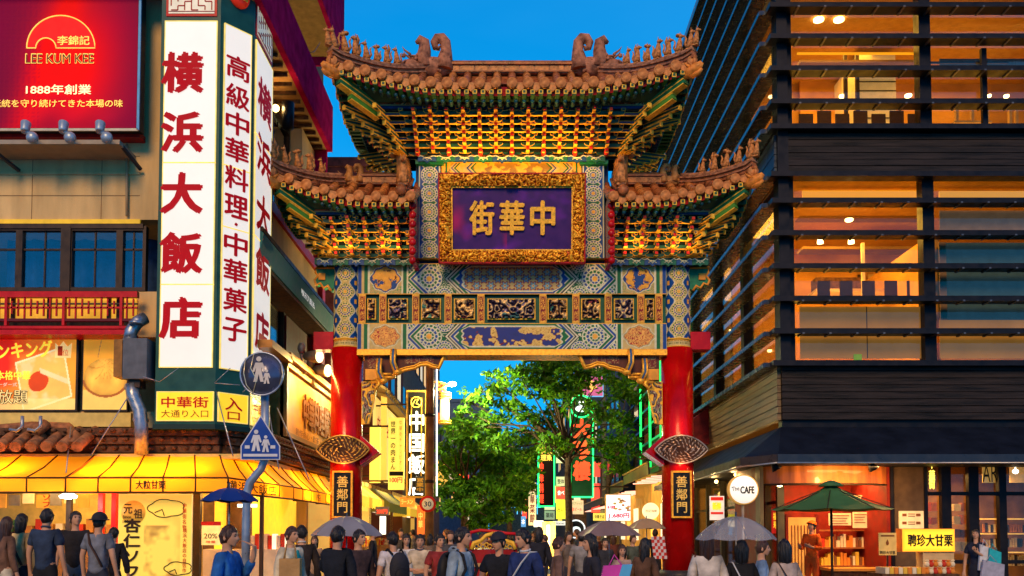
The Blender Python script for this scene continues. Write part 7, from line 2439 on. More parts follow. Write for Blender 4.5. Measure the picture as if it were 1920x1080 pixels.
for k in range(14):
 px, py = 1152 + rq.random() * 27, 932 + rq.random() * 26
 build('dish_picture', MB().ell(P(px, py, 27.985), (.045 + rq.random() * .03, .008, .035), 8, 5), [M('dish_brown', (.6, .25, .06), emit=.3), M('dish_gold', (.8, .5, .12), emit=.4), M('dish_pink', (.8, .45, .3), emit=.4)][k % 3], pr)
lg = thing('round_lantern_sign', 'round glowing cream lantern sign under the right canopy beside the column', 'sign', P(1221, 973, 27))
build('lantern_drum', MB().lathe([(0, -.03), (.24, 0), (.25, .08), (.24, .2), (0, .22)], P(1221, 958, 27), 26, 0, 'y'), E_('lantern_cream', (1, .80, .42), 1.0), lg)
write('杜記海鮮', P(1221, 958, 26.97), .34, .08, M('ochre_print'), lg, bold=.01)
sign('menu_sign', 'small green and orange menu sign right of the tree trunk', 1070, 938, 1094, 964, 40, E_('menu_lit', (.95, .7, .4), .6), [('パブリック', 1082, 944, 20, 5, M('print_green', (.05, .4, .1), emit=.2), False, .02), ('生ビール', 1082, 955, 18, 6, RN, False, .02)])
sign('yellow_banner_sign', 'yellow banner below the olive canopies on the right side', 1113, 962, 1136, 976, 33, YB2, [('中華そば', 1124, 969, 18, 7, DP, False, .02)])
sign('coloured_rooftop_sign', 'pink and blue lit sign half hidden high behind the leaves', 1092, 706, 1130, 742, 52, E_('sign_pinkblue', (.55, .12, .3), .6), [('亭', 1110, 724, 18, 22, E_('banner_gold', (1, .6, .1), .9), False, .03)], frame=E_('frame_skyblue', (.15, .5, .9), .7), d=.2)
cr = thing('round_crest_sign', 'round white crest sign with a dark drawing among the right shops', 'sign', P(1080, 1008, 34))
build('crest_disc', MB().lathe([(0, 0), (.36, 0), (.36, .1), (0, .1)], P(1080, 992, 34), 24, 0, 'y'), M('letter_black'), cr)
build('crest_ring', MB().tube([P(1080, 992, 33.95) + Vector((.33 * cos(2 * pi * k / 20), 0, .33 * sin(2 * pi * k / 20))) for k in range(21)], .03, 5).ell(P(1080, 994, 33.95), (.18, .02, .14)), E_('picture_white', (.8, .9, .95), .8), cr)
vl = thing('pillar_lamp', 'bright warm pillar lamp standing low beside the tree in the street', 'street lamp', P(1028, 1020, 36))
build('lamp_tube', MB().tube([P(1028, 984, 36), P(1028, 1024, 36)], .07, 8), E_('pillar_glow', (1, .75, .3), 5), vl)
build('lamp_box', MB().box(PX(1016, 36.2), PX(1041, 36.2), 36.15, 36.4, .1, PZ(978, 36)), E_('pillar_box', (1, .62, .12), .8), vl)
lamp('pillar_light', 'POINT', P(1028, 1000, 35.4), 260, (1, .65, .25), vl, .2)
# canopies of the right shops
CO = M('canopy_olive', (.20, .17, .07), rough=.55, var=.3, scale=2)
for i, (y0, y1, z, lab, ww) in enumerate(((31.5, 38.5, 3.75, 'olive shop canopy nearest the right gate column', .42), (39, 47, 3.55, 'second olive shop canopy further along the right row', .38), (47.5, 62, 3.2, 'last low canopy at the far end of the right row', .34))):
 s_ = thing('right_shop', lab, 'shop', (5.5, (y0 + y1) / 2, 0))
 build('canopy_fascia', MB().bar((4.75, y0, z), (4.75, y1, z), .06, ww), CO, s_)
 build('canopy_cap', MB().bar((4.72, y0, z + ww / 2), (4.72, y1, z + ww / 2), .1, .04), M('sign_gilt'), s_)
 build('canopy_roof', MB().add([(4.78, y0, z), (4.78, y1, z), (6.2, y1, z + .6), (6.2, y0, z + .6)], [(0, 3, 2, 1)]), CO, s_)
 build('shop_box', MB().box(5.6, 6.2, y0, y1, .1, z - .3).box(5.3, 6.2, y0 - .1, y0, 3.0, z + .5), M('lit_shop_amber', (.55, .28, .07), rough=.7, var=.4, scale=1.4, emit=.22, ecol=(1, .45, .06)), s_)
 for j in range(int((y1 - y0) / 1.2)):
  y = y0 + .5 + j * 1.2
  build('tube_light', MB().tube([(4.9, y, z - .25), (5.9, y, z - .2)], .025, 5), E_('pink_tube', (1, .45, .3), 1.6), s_)
  if j % 2:
   build('shop_panel', MB().box(5.5, 5.58, y - .5, y + .5, 1.2, 2.6), [E_('board_white', (1, .85, .55), .9), E_('board_amber', (1, .55, .08), .8)][j // 2 % 2], s_)
 lamp('shop_lamp', 'AREA', (5.2, (y0 + y1) / 2, z - .3), 110, (1, .55, .2), s_, 3, target=(5.2, (y0 + y1) / 2, 0))
rp = thing('red_pent_roof', 'small red and brown pent roof above the right canopies next to the column', 'roof', (6, 31, 4.5))
build('roof_slope', MB().prism([(4.9, 28.6, 4.5), (6.25, 28.6, 5.5), (6.25, 28.6, 4.3)], (0, 3.0, 0)), M('roof_red', (.25, .02, .02), rough=.5, var=.3), rp)
build('roof_side', MB().prism([(4.95, 31.7, 4.4), (6.25, 31.7, 5.4), (6.25, 31.7, 4.2)], (0, 4, 0)), M('timber_side'), rp)
# far lights: lit shop boards along the far ends so the street closes in colour
for i in range(26):
 y = rg.uniform(55, 88)
 sd_ = rg.choice((-1, 1))
 x = sd_ * rg.uniform(3.6, 5.0)
 z = rg.uniform(2.2, 5.0)
 h = rg.uniform(.6, 1.8)
 m_ = rg.choice([E_('neon_redorange', (1, .12, .02), 1.), YB2, CRM, E_('board_amber', (1, .55, .08), .8), E_('sign_bluelit', (.1, .35, .8), .6), E_('sign_redlit', (1, .08, .05), .8)])
 o = build('distant_sign', MB().box(x, x + rg.uniform(.4, .9), y, y + .2, z, z + h), m_)
 tag(o, 'tiny glowing sign far down the street among the trees', 'sign', 'tiny signs far down the street')
# ---------------------------------------------------------------- trees
BARK = M('bark', (.075, .05, .035), rough=.9, var=.4, scale=10, bump=.8, bscale=20)
def leafmat(name, c):
 if name in MATS:
  return MATS[name]
 m = M(name, c, rough=.5, var=.35, scale=1.5)
 t = m.node_tree
 p_ = t.nodes['Principled BSDF']
 tr_ = t.nodes.new('ShaderNodeBsdfTranslucent')
 tr_.inputs[0].default_value = (min(1, c[0] * 2.4), min(1, c[1] * 2.4), c[2] * .8, 1)
 mx_ = t.nodes.new('ShaderNodeMixShader')
 mx_.inputs[0].default_value = .4
 t.links.new(p_.outputs[0], mx_.inputs[1])
 t.links.new(tr_.outputs[0], mx_.inputs[2])
 t.links.new(mx_.outputs[0], t.nodes['Material Output'].inputs[0])
 return m
LEAF = [leafmat('leaf_dark', (.035, .11, .012)), leafmat('leaf_mid', (.06, .19, .015)), leafmat('leaf_bright', (.16, .34, .02))]
def tree(label, x, y, r0, zf, clumps, seed, nleaf=150, ls=.10, lean=0., cr=.55):
 """clumps: list of (x, y, z, radius)"""
 rs = np.random.RandomState(seed)
 rr = random.Random(seed)
 tr = thing('street_tree', label, 'tree', (x, y, 0), 'trees along the street beyond the gate')
 base = Vector((x, y, 0))
 fork = Vector((x + lean, y, zf))
 mb = MB()
 mb.tube([base, base.lerp(fork, .3) + Vector((.03, 0, 0)), base.lerp(fork, .7) - Vector((.03, 0, 0)), fork], [r0 * 1.25, r0, r0 * .9, r0 * .8], 10)
 build('trunk', mb, BARK, tr)
 mb = MB()
 for cx, cy, cz, q in clumps:
  c = Vector((cx, cy, cz))
  s = base.lerp(fork, rr.uniform(.8, 1.0))
  m1 = s.lerp(c, .4) + Vector((rr.uniform(-.2, .2), rr.uniform(-.2, .2), rr.uniform(.0, .35)))
  m2 = s.lerp(c, .75) + Vector((rr.uniform(-.2, .2), rr.uniform(-.2, .2), rr.uniform(-.1, .2)))
  mb.tube([s, m1, m2, c], [r0 * .42, r0 * .26, r0 * .14, .015], 6)
  for k in range(4):
   d = Vector((rr.uniform(-1, 1), rr.uniform(-1, 1), rr.uniform(-.5, .8))) * q
   mb.tube([m2.lerp(c, rr.random()), c + d * .5, c + d * .95], [r0 * .08, r0 * .05, .006], 4)
 build('limbs', mb, BARK, tr)
 # leaf faces
 V, Fc, MI = [], [], []
 k = 0
 for ci, (cx, cy, cz, q) in enumerate(clumps):
  n = int(nleaf * (q / .6) ** 2)
  d = rs.normal(size=(n, 3))
  d /= np.linalg.norm(d, axis=1)[:, None]
  rad = q * (rs.rand(n) ** .45)
  # sub clusters
  sub = rs.normal(size=(9, 3)) * q * .55
  si = rs.randint(0, 9, n)
  pos = np.array([cx, cy, cz]) + np.where((rs.rand(n) < .7)[:, None], sub[si] + d * (rad * .42)[:, None], d * rad[:, None]) * np.array([1.15, 1.0, .72])
  a = rs.normal(size=(n, 3)) + np.array([0, 0, -.3])
  a /= np.linalg.norm(a, axis=1)[:, None]
  b = np.cross(a, rs.normal(size=(n, 3)))
  b /= np.linalg.norm(b, axis=1)[:, None]
  s = ls * rs.uniform(.6, 1.35, n)[:, None]
  p0, p1, p2, p3 = pos - a * s, pos + b * s * .42, pos + a * s, pos - b * s * .42
  V.append(np.stack([p0, p1, p2, p3], 1).reshape(-1, 3))
  f = np.arange(n * 4).reshape(n, 4) + k
  k += n * 4
  Fc.append(f)
  MI.append(rs.choice([0, 1, 2], n, p=[.35, .45, .2] if rr.random() < .5 else [.55, .35, .1]))
 V = np.concatenate(V) - np.array([x, y, 0])
 Fc = np.concatenate(Fc)
 MI = np.concatenate(MI)
 me = bpy.data.meshes.new('crown')
 me.vertices.add(len(V))
 me.vertices.foreach_set('co', V.ravel())
 me.loops.add(Fc.size)
 me.loops.foreach_set('vertex_index', Fc.ravel())
 me.polygons.add(len(Fc))
 me.polygons.foreach_set('loop_start', np.arange(0, Fc.size, 4))
 me.polygons.foreach_set('material_index', MI.astype(np.int32))
 me.update(calc_edges=True)
 for m in LEAF:
  me.materials.append(m)
 o = bpy.data.objects.new('crown', me)
 reg(o, tr, (x, y, 0))
 return tr
def clump_px(lst, Y, depth=1.4, seed=1):
 rr = random.Random(seed)
 out = []
 for px, py, r in lst:
  yy = Y + rr.uniform(-depth, depth)
  p = P(px, py, yy)
  out.append((p.x, p.y, p.z, r * Y / F))
 return out
main = [(868, 770, 12), (925, 705, 16), (1012, 668, 22), (1010, 690, 38), (1050, 685, 38), (1085, 700, 36), (970, 705, 30), (1120, 700, 30), (1000, 725, 30), (1040, 730, 36), (940, 728, 32), (905, 742, 26), (880, 752, 18), (1075, 735, 34),
(1150, 725, 34), (1185, 740, 26), (950, 765, 28), (915, 790, 30), (985, 775, 30), (1020, 790, 30), (1045, 765, 20), (1130, 775, 32), (1165, 790, 32), (1140, 830, 36), (1175, 830, 26), (1035, 830, 30),
(1000, 815, 28), (960, 820, 28), (930, 835, 30), (1150, 865, 22), (985, 850, 24), (1060, 700, 40), (1020, 705, 40), (880, 800, 26)]
tree('big leafy street tree whose crown fills the gate opening, trunk right of centre', PX(1066, 34), 34, .145, 5.0, clump_px(main, 34, 1.2, 3), 5, nleaf=230, ls=.125)
m2 = [(826, 845, 14), (848, 800, 16), (930, 812, 18), (868, 770, 14), (870, 830, 34), (905, 835, 36), (850, 870, 34), (885, 875, 38), (925, 875, 36), (840, 910, 30), (875, 915, 36), (915, 915, 36), (950, 900, 30), (840, 950, 26), (870, 955, 30), (905, 955, 32), (940, 945, 30), (965, 930, 26),
(860, 800, 24), (890, 795, 20), (960, 870, 28), (985, 885, 24), (925, 970, 24), (895, 985, 20)]
tree('dense low street tree left of centre under the hanging lantern', PX(872, 38), 38, .17, 3.2, clump_px(m2, 38, 1.6, 4), 6, nleaf=290, ls=.14)
m3 = [(920, 860, 26), (945, 850, 26), (970, 865, 26), (990, 880, 24), (935, 900, 26), (965, 905, 26), (995, 915, 22), (975, 940, 20), (1005, 850, 22), (930, 940, 22)]
tree('slimmer street tree further back near the middle of the street', PX(955, 52), 52, .16, 4.0, clump_px(m3, 52, 2, 5), 7, nleaf=460, ls=.15)
m4 = [(1150, 850, 22), (1165, 880, 18), (1180, 700, 22), (1205, 715, 20), (1195, 745, 18)]
tree('street tree in front of the dark blue building on the right', PX(1140, 44), 44, .14, 4.4, clump_px(m4, 44, 1.5, 6), 8, nleaf=420, ls=.14)
# wires across the sky
wr = thing('overhead_wire', 'thin dark overhead wires running from the left eave past the gate', 'wire', (-5, 27, 12))
for a, b in ((QX(616, 64, -6.0), Vector((-6.0, 60, 12))),):
 build('wire', MB().tube([(-6.05, 26.0, 13.5), (-6.3, 26.0, 8.0)], .012, 4), BRONZE, wr)
build('wire', MB().tube([P(600, 80, 26), P(590, 96, 25), P(578, 100, 24)], .01, 4), BRONZE, wr)
# ================================================================ NEAR SIGNPOST
ps = thing('pedestrian_signpost', 'grey steel signpost with a round blue pedestrian sign over a triangular crossing sign', 'road sign', P(462, 1080, 12.5))
GP = M('post_grey', (.30, .34, .40), rough=.35, metal=.5, var=.2)
build('post_tube', MB().tube([Vector((P(497, 700, 12.6).x, 12.6, P(497, 700, 12.6).z)), P(497, 860, 12.6), P(489, 880, 12.6), P(468, 905, 12.6), P(463, 925, 12.6), P(461, 1000, 12.6), (P(461, 1050, 12.6).x, 12.6, .0)], .058, 12), GP, ps)
c = P(491, 701, 12.45)
build('round_plate', MB().lathe([(0, 0), (.292, 0), (.292, .02), (0, .02)], c, 40, 0, 'y'), M('plate_blue', (.11, .12, .19), rough=.25, metal=.55, var=.3, scale=4), ps)
build('round_rim', MB().tube([c + Vector((.295 * cos(2 * pi * k / 40), 0, .295 * sin(2 * pi * k / 40))) for k in range(41)], .014, 6), M('rim_grey', (.30, .34, .42), rough=.3, metal=.6), ps)
PW = M('pictogram_white', (.62, .55, .48), rough=.5, var=.15)
def figure(c, s, mat, parent, child=False):
 """road-sign pictogram of a walking person, facing -y"""
 c = Vector(c)
 q = lambda a, b: (c.x + a * s, c.z + b * s)
 mb = MB()
 mb.xz([q(.10 * cos(2 * pi * k / 14), .86 + .10 * sin(2 * pi * k / 14)) for k in range(14)], c.y - .006, c.y)
 mb.xz([q(-.13, .72), q(-.24, .38), q(-.17, .35), q(-.1, .55), q(-.12, .35), q(-.2, -.02), q(-.06, -.02), q(.0, .28), q(.07, -.02), q(.2, -.02), q(.12, .35), q(.1, .55), q(.19, .36), q(.26, .4), q(.15, .72)][::-1], c.y - .006, c.y)
 return build('pictogram', mb, mat, parent)
figure(P(485, 715, 12.44), .36, PW, ps)
figure(P(500, 719, 12.44), .20, PW, ps)
# bent reflections in the round plate, laid on as pale streaks
mb = MB()
for pts in (((460, 672), (457, 700), (462, 722), (475, 738)), ((476, 664), (470, 690), (481, 712), (474, 738)), ((527, 680), (530, 702), (524, 722))):
 mb.tube([P(a, b, 12.44) for a, b in pts], .008, 5)
build('reflection_streaks', mb, M('pale_reflection', (.75, .6, .35), rough=.3, metal=.5), ps)
tri = [(489, 779), (525, 836), (525, 862), (451, 862), (451, 836)]
def plate(poly, Y, mat, nm, sc=1., dy=.02):
 cx, cy = 488, 830
 pts = [P(cx + (a - cx) * sc, cy + (b - cy) * sc, Y) for a, b in poly]
 return build(nm, MB().prism([(p.x, Y, p.z) for p in pts], (0, dy, 0)), mat, ps)
plate(tri, 12.42, M('pictogram_pale', (.60, .60, .62), rough=.4, var=.1), 'crossing_plate')
plate([(489, 780.5), (524, 836.5), (524, 861), (452, 861), (452, 836.5)], 12.412, M('crossing_blue', (.010, .055, .30), rough=.35, var=.15, scale=4), 'crossing_face', .97, .005)
figure(P(480, 845, 12.405), .30, M('pictogram_pale'), ps)
figure(P(498, 847, 12.405), .235, M('pictogram_pale'), ps)
for a, b, c_, d_ in ((459, 835, 468, 841), (507, 835, 516, 841), (456, 851, 520, 856)):
 fb('crossing_bar', a, b, c_, d_, 12.405, .005, M('pictogram_pale'), ps)
# tall street lamp off to the left of the frame is not seen; general warm street glow comes from the warm sun and the shop lamps
# ================================================================ PEOPLE
TMP = bpy.data.scenes.new('tmp')
SKIN = M('skin', (.52, .27, .16), rough=.5, var=.08, scale=8)
HAIRB = M('hair_black', (.012, .009, .008), rough=.38, var=.5, scale=30, bump=1., bscale=55, stretch=(1, 1, .12), spec=.4)
HAIRBR = M('hair_brown', (.055, .022, .012), rough=.38, var=.5, scale=30, bump=1., bscale=55, stretch=(1, 1, .12), spec=.4)
EYE = M('eye_dark', (.01, .008, .008), rough=.2)
LIP = M('lip', (.30, .08, .06), rough=.5)
SHOE = M('shoe_dark', (.02, .018, .018), rough=.5)
def skin_mesh(V, Ed, R_, sub=2, root=0):
 me = bpy.data.meshes.new('s')
 me.from_pydata([tuple(v) for v in V], Ed, [])
 ob = bpy.data.objects.new('s', me)
 TMP.collection.objects.link(ob)
 ob.modifiers.new('skin', 'SKIN').use_smooth_shade = True
 if not me.skin_vertices:
  bm = bmesh.new()
  bm.from_mesh(me)
  bm.verts.layers.skin.verify()
  bm.to_mesh(me)
  bm.free()
 for i, r in enumerate(R_):
  sv = me.skin_vertices[0].data[i]
  sv.radius = (r, r) if not hasattr(r, '__len__') else r
  sv.use_root = (i == root)
 sm = ob.modifiers.new('sub', 'SUBSURF')
 sm.levels = sub
 sm.render_levels = sub
 vl = TMP.view_layers[0]
 vl.update()
 ev = ob.evaluated_get(vl.depsgraph)
 m2 = bpy.data.meshes.new_from_object(ev)
 vs = [v.co.copy() for v in m2.vertices]
 fs = [tuple(p.vertices) for p in m2.polygons]
 bpy.data.objects.remove(ob)
 bpy.data.meshes.remove(me)
 bpy.data.meshes.remove(m2)
 return vs, fs
HC = Vector((0, -.012, 1.605))
def head_r(d):
 """radius of the head in direction d (unit, face towards -y)"""
 a, b, c = .076, .096, .118
 x, y, z = d
 jaw = 1 - .26 * max(0, -z) ** 1.3
 r = 1 / sqrt((x / (a * jaw)) ** 2 + (y / b) ** 2 + (z / c) ** 2)
 p = Vector(d) * r
 if y < 0:
  g = lambda px, pz, s, h: h * math.exp(-(((abs(p.x) - px) / s) ** 2 + ((p.z - pz) / s) ** 2))
  r += g(0, -.018, .013, .022) + .010 * math.exp(-((p.x / .010) ** 2 + ((p.z - .0) / .028) ** 2))
  r -= g(.031, .012, .016, .011)
  r += g(.030, .034, .018, .004) + g(0, -.055, .018, .006) + g(0, -.092, .022, .010)
 return r
POSES = {
'down': ((.235, .02, 1.13), (.255, -.05, .89), (.255, -.08, .79)),
'folded': ((.245, -.02, 1.12), (.06, -.25, 1.10), (-.04, -.25, 1.10)),
'hold': ((.235, -.02, 1.12), (.16, -.24, 1.15), (.11, -.32, 1.18)),
'phone': ((.22, -.04, 1.13), (.09, -.27, 1.24), (.04, -.32, 1.30)),
'umb': ((.24, -.06, 1.18), (.14, -.22, 1.38), (.12, -.24, 1.47)),
'hip': ((.34, .05, 1.18), (.22, -.02, 1.02), (.17, -.08, 1.0)),
'strap': ((.25, -.05, 1.14), (.12, -.16, 1.28), (.08, -.15, 1.33)),
}
NPPL = [0]
def cloth(name, V, Ed, R_, mat, par, seed, sub=2, amp=.008, zmin=None, zmax=None):
 vs, fs = skin_mesh(V, Ed, R_, sub)
 out = []
 rs = np.array([v[:] for v in vs])
 n1 = fbm(rs[:, 0] * 9 + 5, rs[:, 2] * 7 + rs[:, 1] * 5, seed % 50, 3) - .5
 c = np.array([0, 0, 0])
 for v, n in zip(vs, n1):
  d = Vector((v.x, v.y, 0))
  if d.length > .01:
   d.normalize()
  out.append(v + d * n * amp * 3)
 mb = MB()
 mb.add(out, fs, 0, True)
 me = mb.mesh(name, mat)
 o = bpy.data.objects.new(name, me)
 o.parent = par
 COL.objects.link(o)
 return o
def lmesh(name, mb, mats, par):
 o = bpy.data.objects.new(name, mb.mesh(name, mats))
 o.parent = par
 COL.objects.link(o)
 return o
def person(label, px, py, Y, rz=0, top=(.1, .1, .1), bottom=(.03, .03, .04), sleeve='short', hair='short', hm=None, pose=('down', 'down'), skirt=False, hat=None,
female=False, turn=0., nod=0., group=None, lean=0., extra=None, hs=1.0, trim=None, cheap=False, loc=None):
 NPPL[0] += 1
 seed = NPPL[0] * 13
 rr = random.Random(seed)
 gz = -.1
 if loc:
  x, Yy, H_ = loc
 else:
  p = P(px, py, Y)
  x, Yy = p.x, Y
  gz = .03 if (p.x < -4.6 or p.x > 4.6) else -.1
  H_ = p.z - gz
 s = H_ / 1.735
 root = thing('person', label, 'person', (x, Yy, gz), group)
 root.rotation_euler = (0, 0, radians(rz))
 root.scale = (s * (.98 if not female else .93), s * (.98 if not female else .93), s)
 sw = .165 if not female else .148
 hm = hm or HAIRB
 # ---- body
 V = [(0, .0, .94), (0, .005, 1.08), (0, .0, 1.28), (0, .012, 1.43), (0, .012, 1.50), (0, .0, 1.57), (0, -.012, 1.66)]
 Rd = [.098, .098, .108, .060, .050, .070, .072]
 Ed = [(0, 1), (1, 2), (2, 3), (3, 4), (4, 5), (5, 6)]
 arms = []
 for sd_, ps_ in ((1, pose[0]), (-1, pose[1])):
  el, wr_, hd_ = POSES[ps_]
  q = lambda t: (sd_ * t[0] * (1. if not female else .93), t[1], t[2] + (0.02 if (sd_ < 0 and ps_ == 'folded') else 0))
  k = len(V)
  V += [(sd_ * sw, .005, 1.40), q(el), q(wr_), q(hd_)]
  Rd += [.058 if not female else .05, .042, .029, .036]
  Ed += [(2, k), (k, k + 1), (k + 1, k + 2), (k + 2, k + 3)]
  arms.append((Vector(V[k]), Vector(V[k + 1]), Vector(V[k + 2]), Vector(V[k + 3])))
  if not cheap:
  # fingers and thumb
   w0, h0 = Vector(V[k + 2]), Vector(V[k + 3])
   d = (h0 - w0).normalized()
   a = d.cross(Vector((0, 1, .3))).normalized() if abs(d.y) < .9 else Vector((1, 0, 0))
   b = d.cross(a).normalized()
   for j, (off, L) in enumerate(((-.030, .062), (-.010, .072), (.010, .068), (.029, .054))):
    kk = len(V)
    f0 = h0 + a * off + d * .028
    V += [f0, f0 + d * L * .5 - b * .008, f0 + d * L * .85 - b * .03]
    Rd += [.011, .010, .008]
    Ed += [(k + 3, kk), (kk, kk + 1), (kk + 1, kk + 2)]
   kk = len(V)
   V += [w0.lerp(h0, .6) - a * .034 - b * .01, h0 - a * .05 - b * .03 + d * .015]
   Rd += [.013, .010]
   Ed += [(k + 3, kk), (kk, kk + 1)]
 for sd_ in (1, -1):
  k = len(V)
  V += [(sd_ * .088, .0, .88), (sd_ * .10, -.015, .50), (sd_ * .10, .02, .10), (sd_ * .11, -.10, .035)]
  Rd += [.070, .050, .038, .035]
  Ed += [(0, k), (k, k + 1), (k + 1, k + 2), (k + 2, k + 3)]
 vs, fs = skin_mesh(V, Ed, Rd, 1 if cheap else 2)
 bm = bmesh.new()
 bv = [bm.verts.new(v) for v in vs]
 for f in fs:
  try:
   bm.faces.new([bv[i] for i in f])
  except ValueError:
   pass
 he = [e for e in bm.edges if e.verts[0].co.z > 1.50 and e.verts[1].co.z > 1.50]
 bmesh.ops.subdivide_edges(bm, edges=he, cuts=1 if cheap else 2, use_grid_fill=True)
 R1 = Matrix.Rotation(radians(turn), 4, 'Z') @ Matrix.Rotation(radians(-nod), 4, 'X')
 piv = Vector((0, .005, 1.52))
 def hd(p):
  return piv + (R1 @ (Vector(p) - piv))
 for v in bm.verts:
  if v.co.z > 1.515:
   d = v.co - HC
   d.normalize()
   q = HC + d * head_r(d) * (1 if not female else .96)
   w_ = min(1, (v.co.z - 1.515) / .03)
   v.co = hd(v.co.lerp(q, w_))
 bm.verts.index_update()
 mb = MB()
 mb.add([v.co.copy() for v in bm.verts], [[v.index for v in f.verts] for f in bm.faces], 0, True)
 bm.free()
 if not cheap:
  for sx in (-1, 1):
   e_ = hd(HC + Vector((sx * .031, -.083, .012)))
   mb.ell(e_, (.012, .006, .006), 8, 5, 1)
   mb.ell(hd(HC + Vector((sx * .032, -.090, .031))), (.018, .006, .0035), 8, 4, 2)
   mb.ell(hd(HC + Vector((sx * .078, .012, -.005))), (.010, .018, .030), 8, 5, 0)
  mb.ell(hd(HC + Vector((0, -.094, -.056))), (.020, .006, .006), 8, 4, 3)
 lmesh('body', mb, [SKIN, EYE, hm, LIP], root)
 # ---- hair
 mb = MB()
 long = {'short': 0, 'bob': .10, 'long': .24, 'cap': 0}[hair]
 def hp(u, v):
  az = 2 * pi * u          # 0 = front (-y)
  fr_ = max(0, cos(az))
  low = radians(62) if fr_ > .75 else radians(62 + (78 if hair == 'short' else 66) * (1 - fr_ / .75) ** .7)
  lat = low * v
  d = Vector((sin(lat) * sin(az), -sin(lat) * cos(az), cos(lat)))
  k_ = 1.075 + .02 * sin(az * 9 + seed) + .012 * sin(az * 23 + seed * 2 + v * 5) + .035 * (1 - v)
  if v > .97:
   k_ = .97 if long == 0 or fr_ > .3 else k_
  p = HC + d * head_r(Vector((d.x, abs(d.y), d.z))) * k_ * hs
  if long and v > .55 and fr_ < .55:
   t_ = (v - .55) / .45
   p.z -= long * t_ * (1 - fr_)
   p.x *= 1 + .18 * t_
   p.y = p.y * (1 - .12 * t_) + .02 * t_
  return tuple(hd(p))
 mb.grid(hp, 28, 12)
 if not cheap or long:
  rs_ = random.Random(seed)
  for k_ in range(26 if not cheap else 8):
   u = rs_.uniform(.12, .88)
   a0, a1, a2 = Vector(hp(u, .25)), Vector(hp(u, .6)), Vector(hp(u, .98))
   mb.tube([a0, a1 + Vector((0, 0, .004)), a2], [.004, .012, .004], 5)
 lmesh('hair', mb, hm, root)
 if hat:
  mb = MB()
  mb.grid(lambda u, v: tuple(hd(HC + Vector((sin(2 * pi * u) * .104 * sin(v * 1.45) / .99, -cos(2 * pi * u) * .124 * sin(v * 1.45) / .99, .035 + .118 * cos(v * 1.45))))), 20, 6)
  if hat[1] == 'brim':
   mb.grid(lambda u, v: tuple(hd(HC + Vector((sin(2 * pi * u) * (.10 + .065 * v), -cos(2 * pi * u) * (.118 + .065 * v), .05 - .02 * v)))), 24, 2)
  else:
   mb.grid(lambda u, v: tuple(hd(HC + Vector((sin((u - .5) * 1.9) * (.10 + .0 * v), -cos((u - .5) * 1.9) * .115 - .07 * v * cos((u - .5) * 1.9), .05 - .015 * v)))), 12, 3)
  lmesh('hat', mb, M(hat[2], hat[0], rough=.7, var=.2), root)
  # ---- clothes
 tm = M('cloth_%d' % NPPL[0], top, rough=.85, var=.38, scale=6, bump=1., bscale=13)
 add = .014
 V = [(0, .0, .84), (0, .005, 1.06), (0, .0, 1.28), (0, .010, 1.42)]
 Rd = [.142 + add, .116 + add, .124 + add, .066 + add * .6]
 Ed = [(0, 1), (1, 2), (2, 3)]
 for a_ in arms:
  k = len(V)
  V += [a_[0]]
  Rd += [(.060 if not female else .052) + add]
  Ed += [(2, k)]
  if sleeve == 'short':
   V += [a_[0].lerp(a_[1], .72)]
   Rd += [.055 + add]
   Ed += [(k, k + 1)]
  elif sleeve == 'long':
   V += [a_[1], a_[1].lerp(a_[2], .92)]
   Rd += [.045 + add, .034 + add]
   Ed += [(k, k + 1), (k + 1, k + 2)]
 cloth('top', V, Ed, Rd, tm, root, seed, sub=1 if cheap else 2, amp=.012)
 bmt = M('bottoms_%d_%d_%d' % tuple(int(c * 100) for c in bottom), bottom, rough=.85, var=.25, scale=6, bump=.3)
 if skirt:
  mb = MB().lathe([(.135, 1.0), (.15, .9), (.18, .7), (.22, .45)], (0, 0, 0), 22)
  lmesh('skirt', mb, bmt, root)
 else:
  V = [(0, .0, 1.06), (0, 0, .90)]
  Rd = [.118, .122]
  Ed = [(0, 1)]
  for sd_ in (1, -1):
   k = len(V)
   V += [(sd_ * .088, .0, .84), (sd_ * .10, -.015, .50), (sd_ * .10, .02, .10)]
   Rd += [.098, .072, .062]
   Ed += [(1, k), (k, k + 1), (k + 1, k + 2)]
  cloth('trousers', V, Ed, Rd, bmt, root, seed + 3, sub=1)
 mb = MB()
 for sd_ in (1, -1):
  mb.ell((sd_ * .105, -.04, .045), (.05, .13, .05), 12, 6)
 lmesh('shoes', mb, SHOE, root)
 if trim:
  mb = MB().tube([(.055 * cos(t) , .01 + .055 * sin(t), 1.475 + .012 * sin(t)) for t in [2 * pi * k / 16 for k in range(17)]], .014, 6)
  lmesh('collar', mb, M('collar_%d' % NPPL[0], trim, rough=.8), root)
 if extra == 'sling' or extra == 'slingw':
  mb = MB()
  pts = [(-.13, -.115, 1.00), (-.05, -.145, 1.18), (.06, -.13, 1.33), (.12, -.05, 1.45), (.12, .06, 1.45), (.05, .135, 1.30), (-.06, .15, 1.15), (-.14, .12, .98)]
  mb.tube(pts, .022, 6, flat=.35, up=(0, -1, 0) if False else None)
  lmesh('shoulder_strap', mb, M('strap_white' if extra == 'slingw' else 'strap_brown', (.6, .58, .55) if extra == 'slingw' else (.06, .03, .02), rough=.7), root)
 root['_s'] = s
 del root['_s']
 return root
def carried(name, label, cat, pr_, mb, mats, group=None):
 """an object carried by a person: top-level, placed in that person's frame"""
 o = bpy.data.objects.new(name, mb.mesh(name, mats))
 COL.objects.link(o)
 o.location = pr_.location
 o.rotation_euler = pr_.rotation_euler
 o.scale = pr_.scale
 ORG[o.name] = Vector(pr_.location)
 return tag(o, label, cat, group)
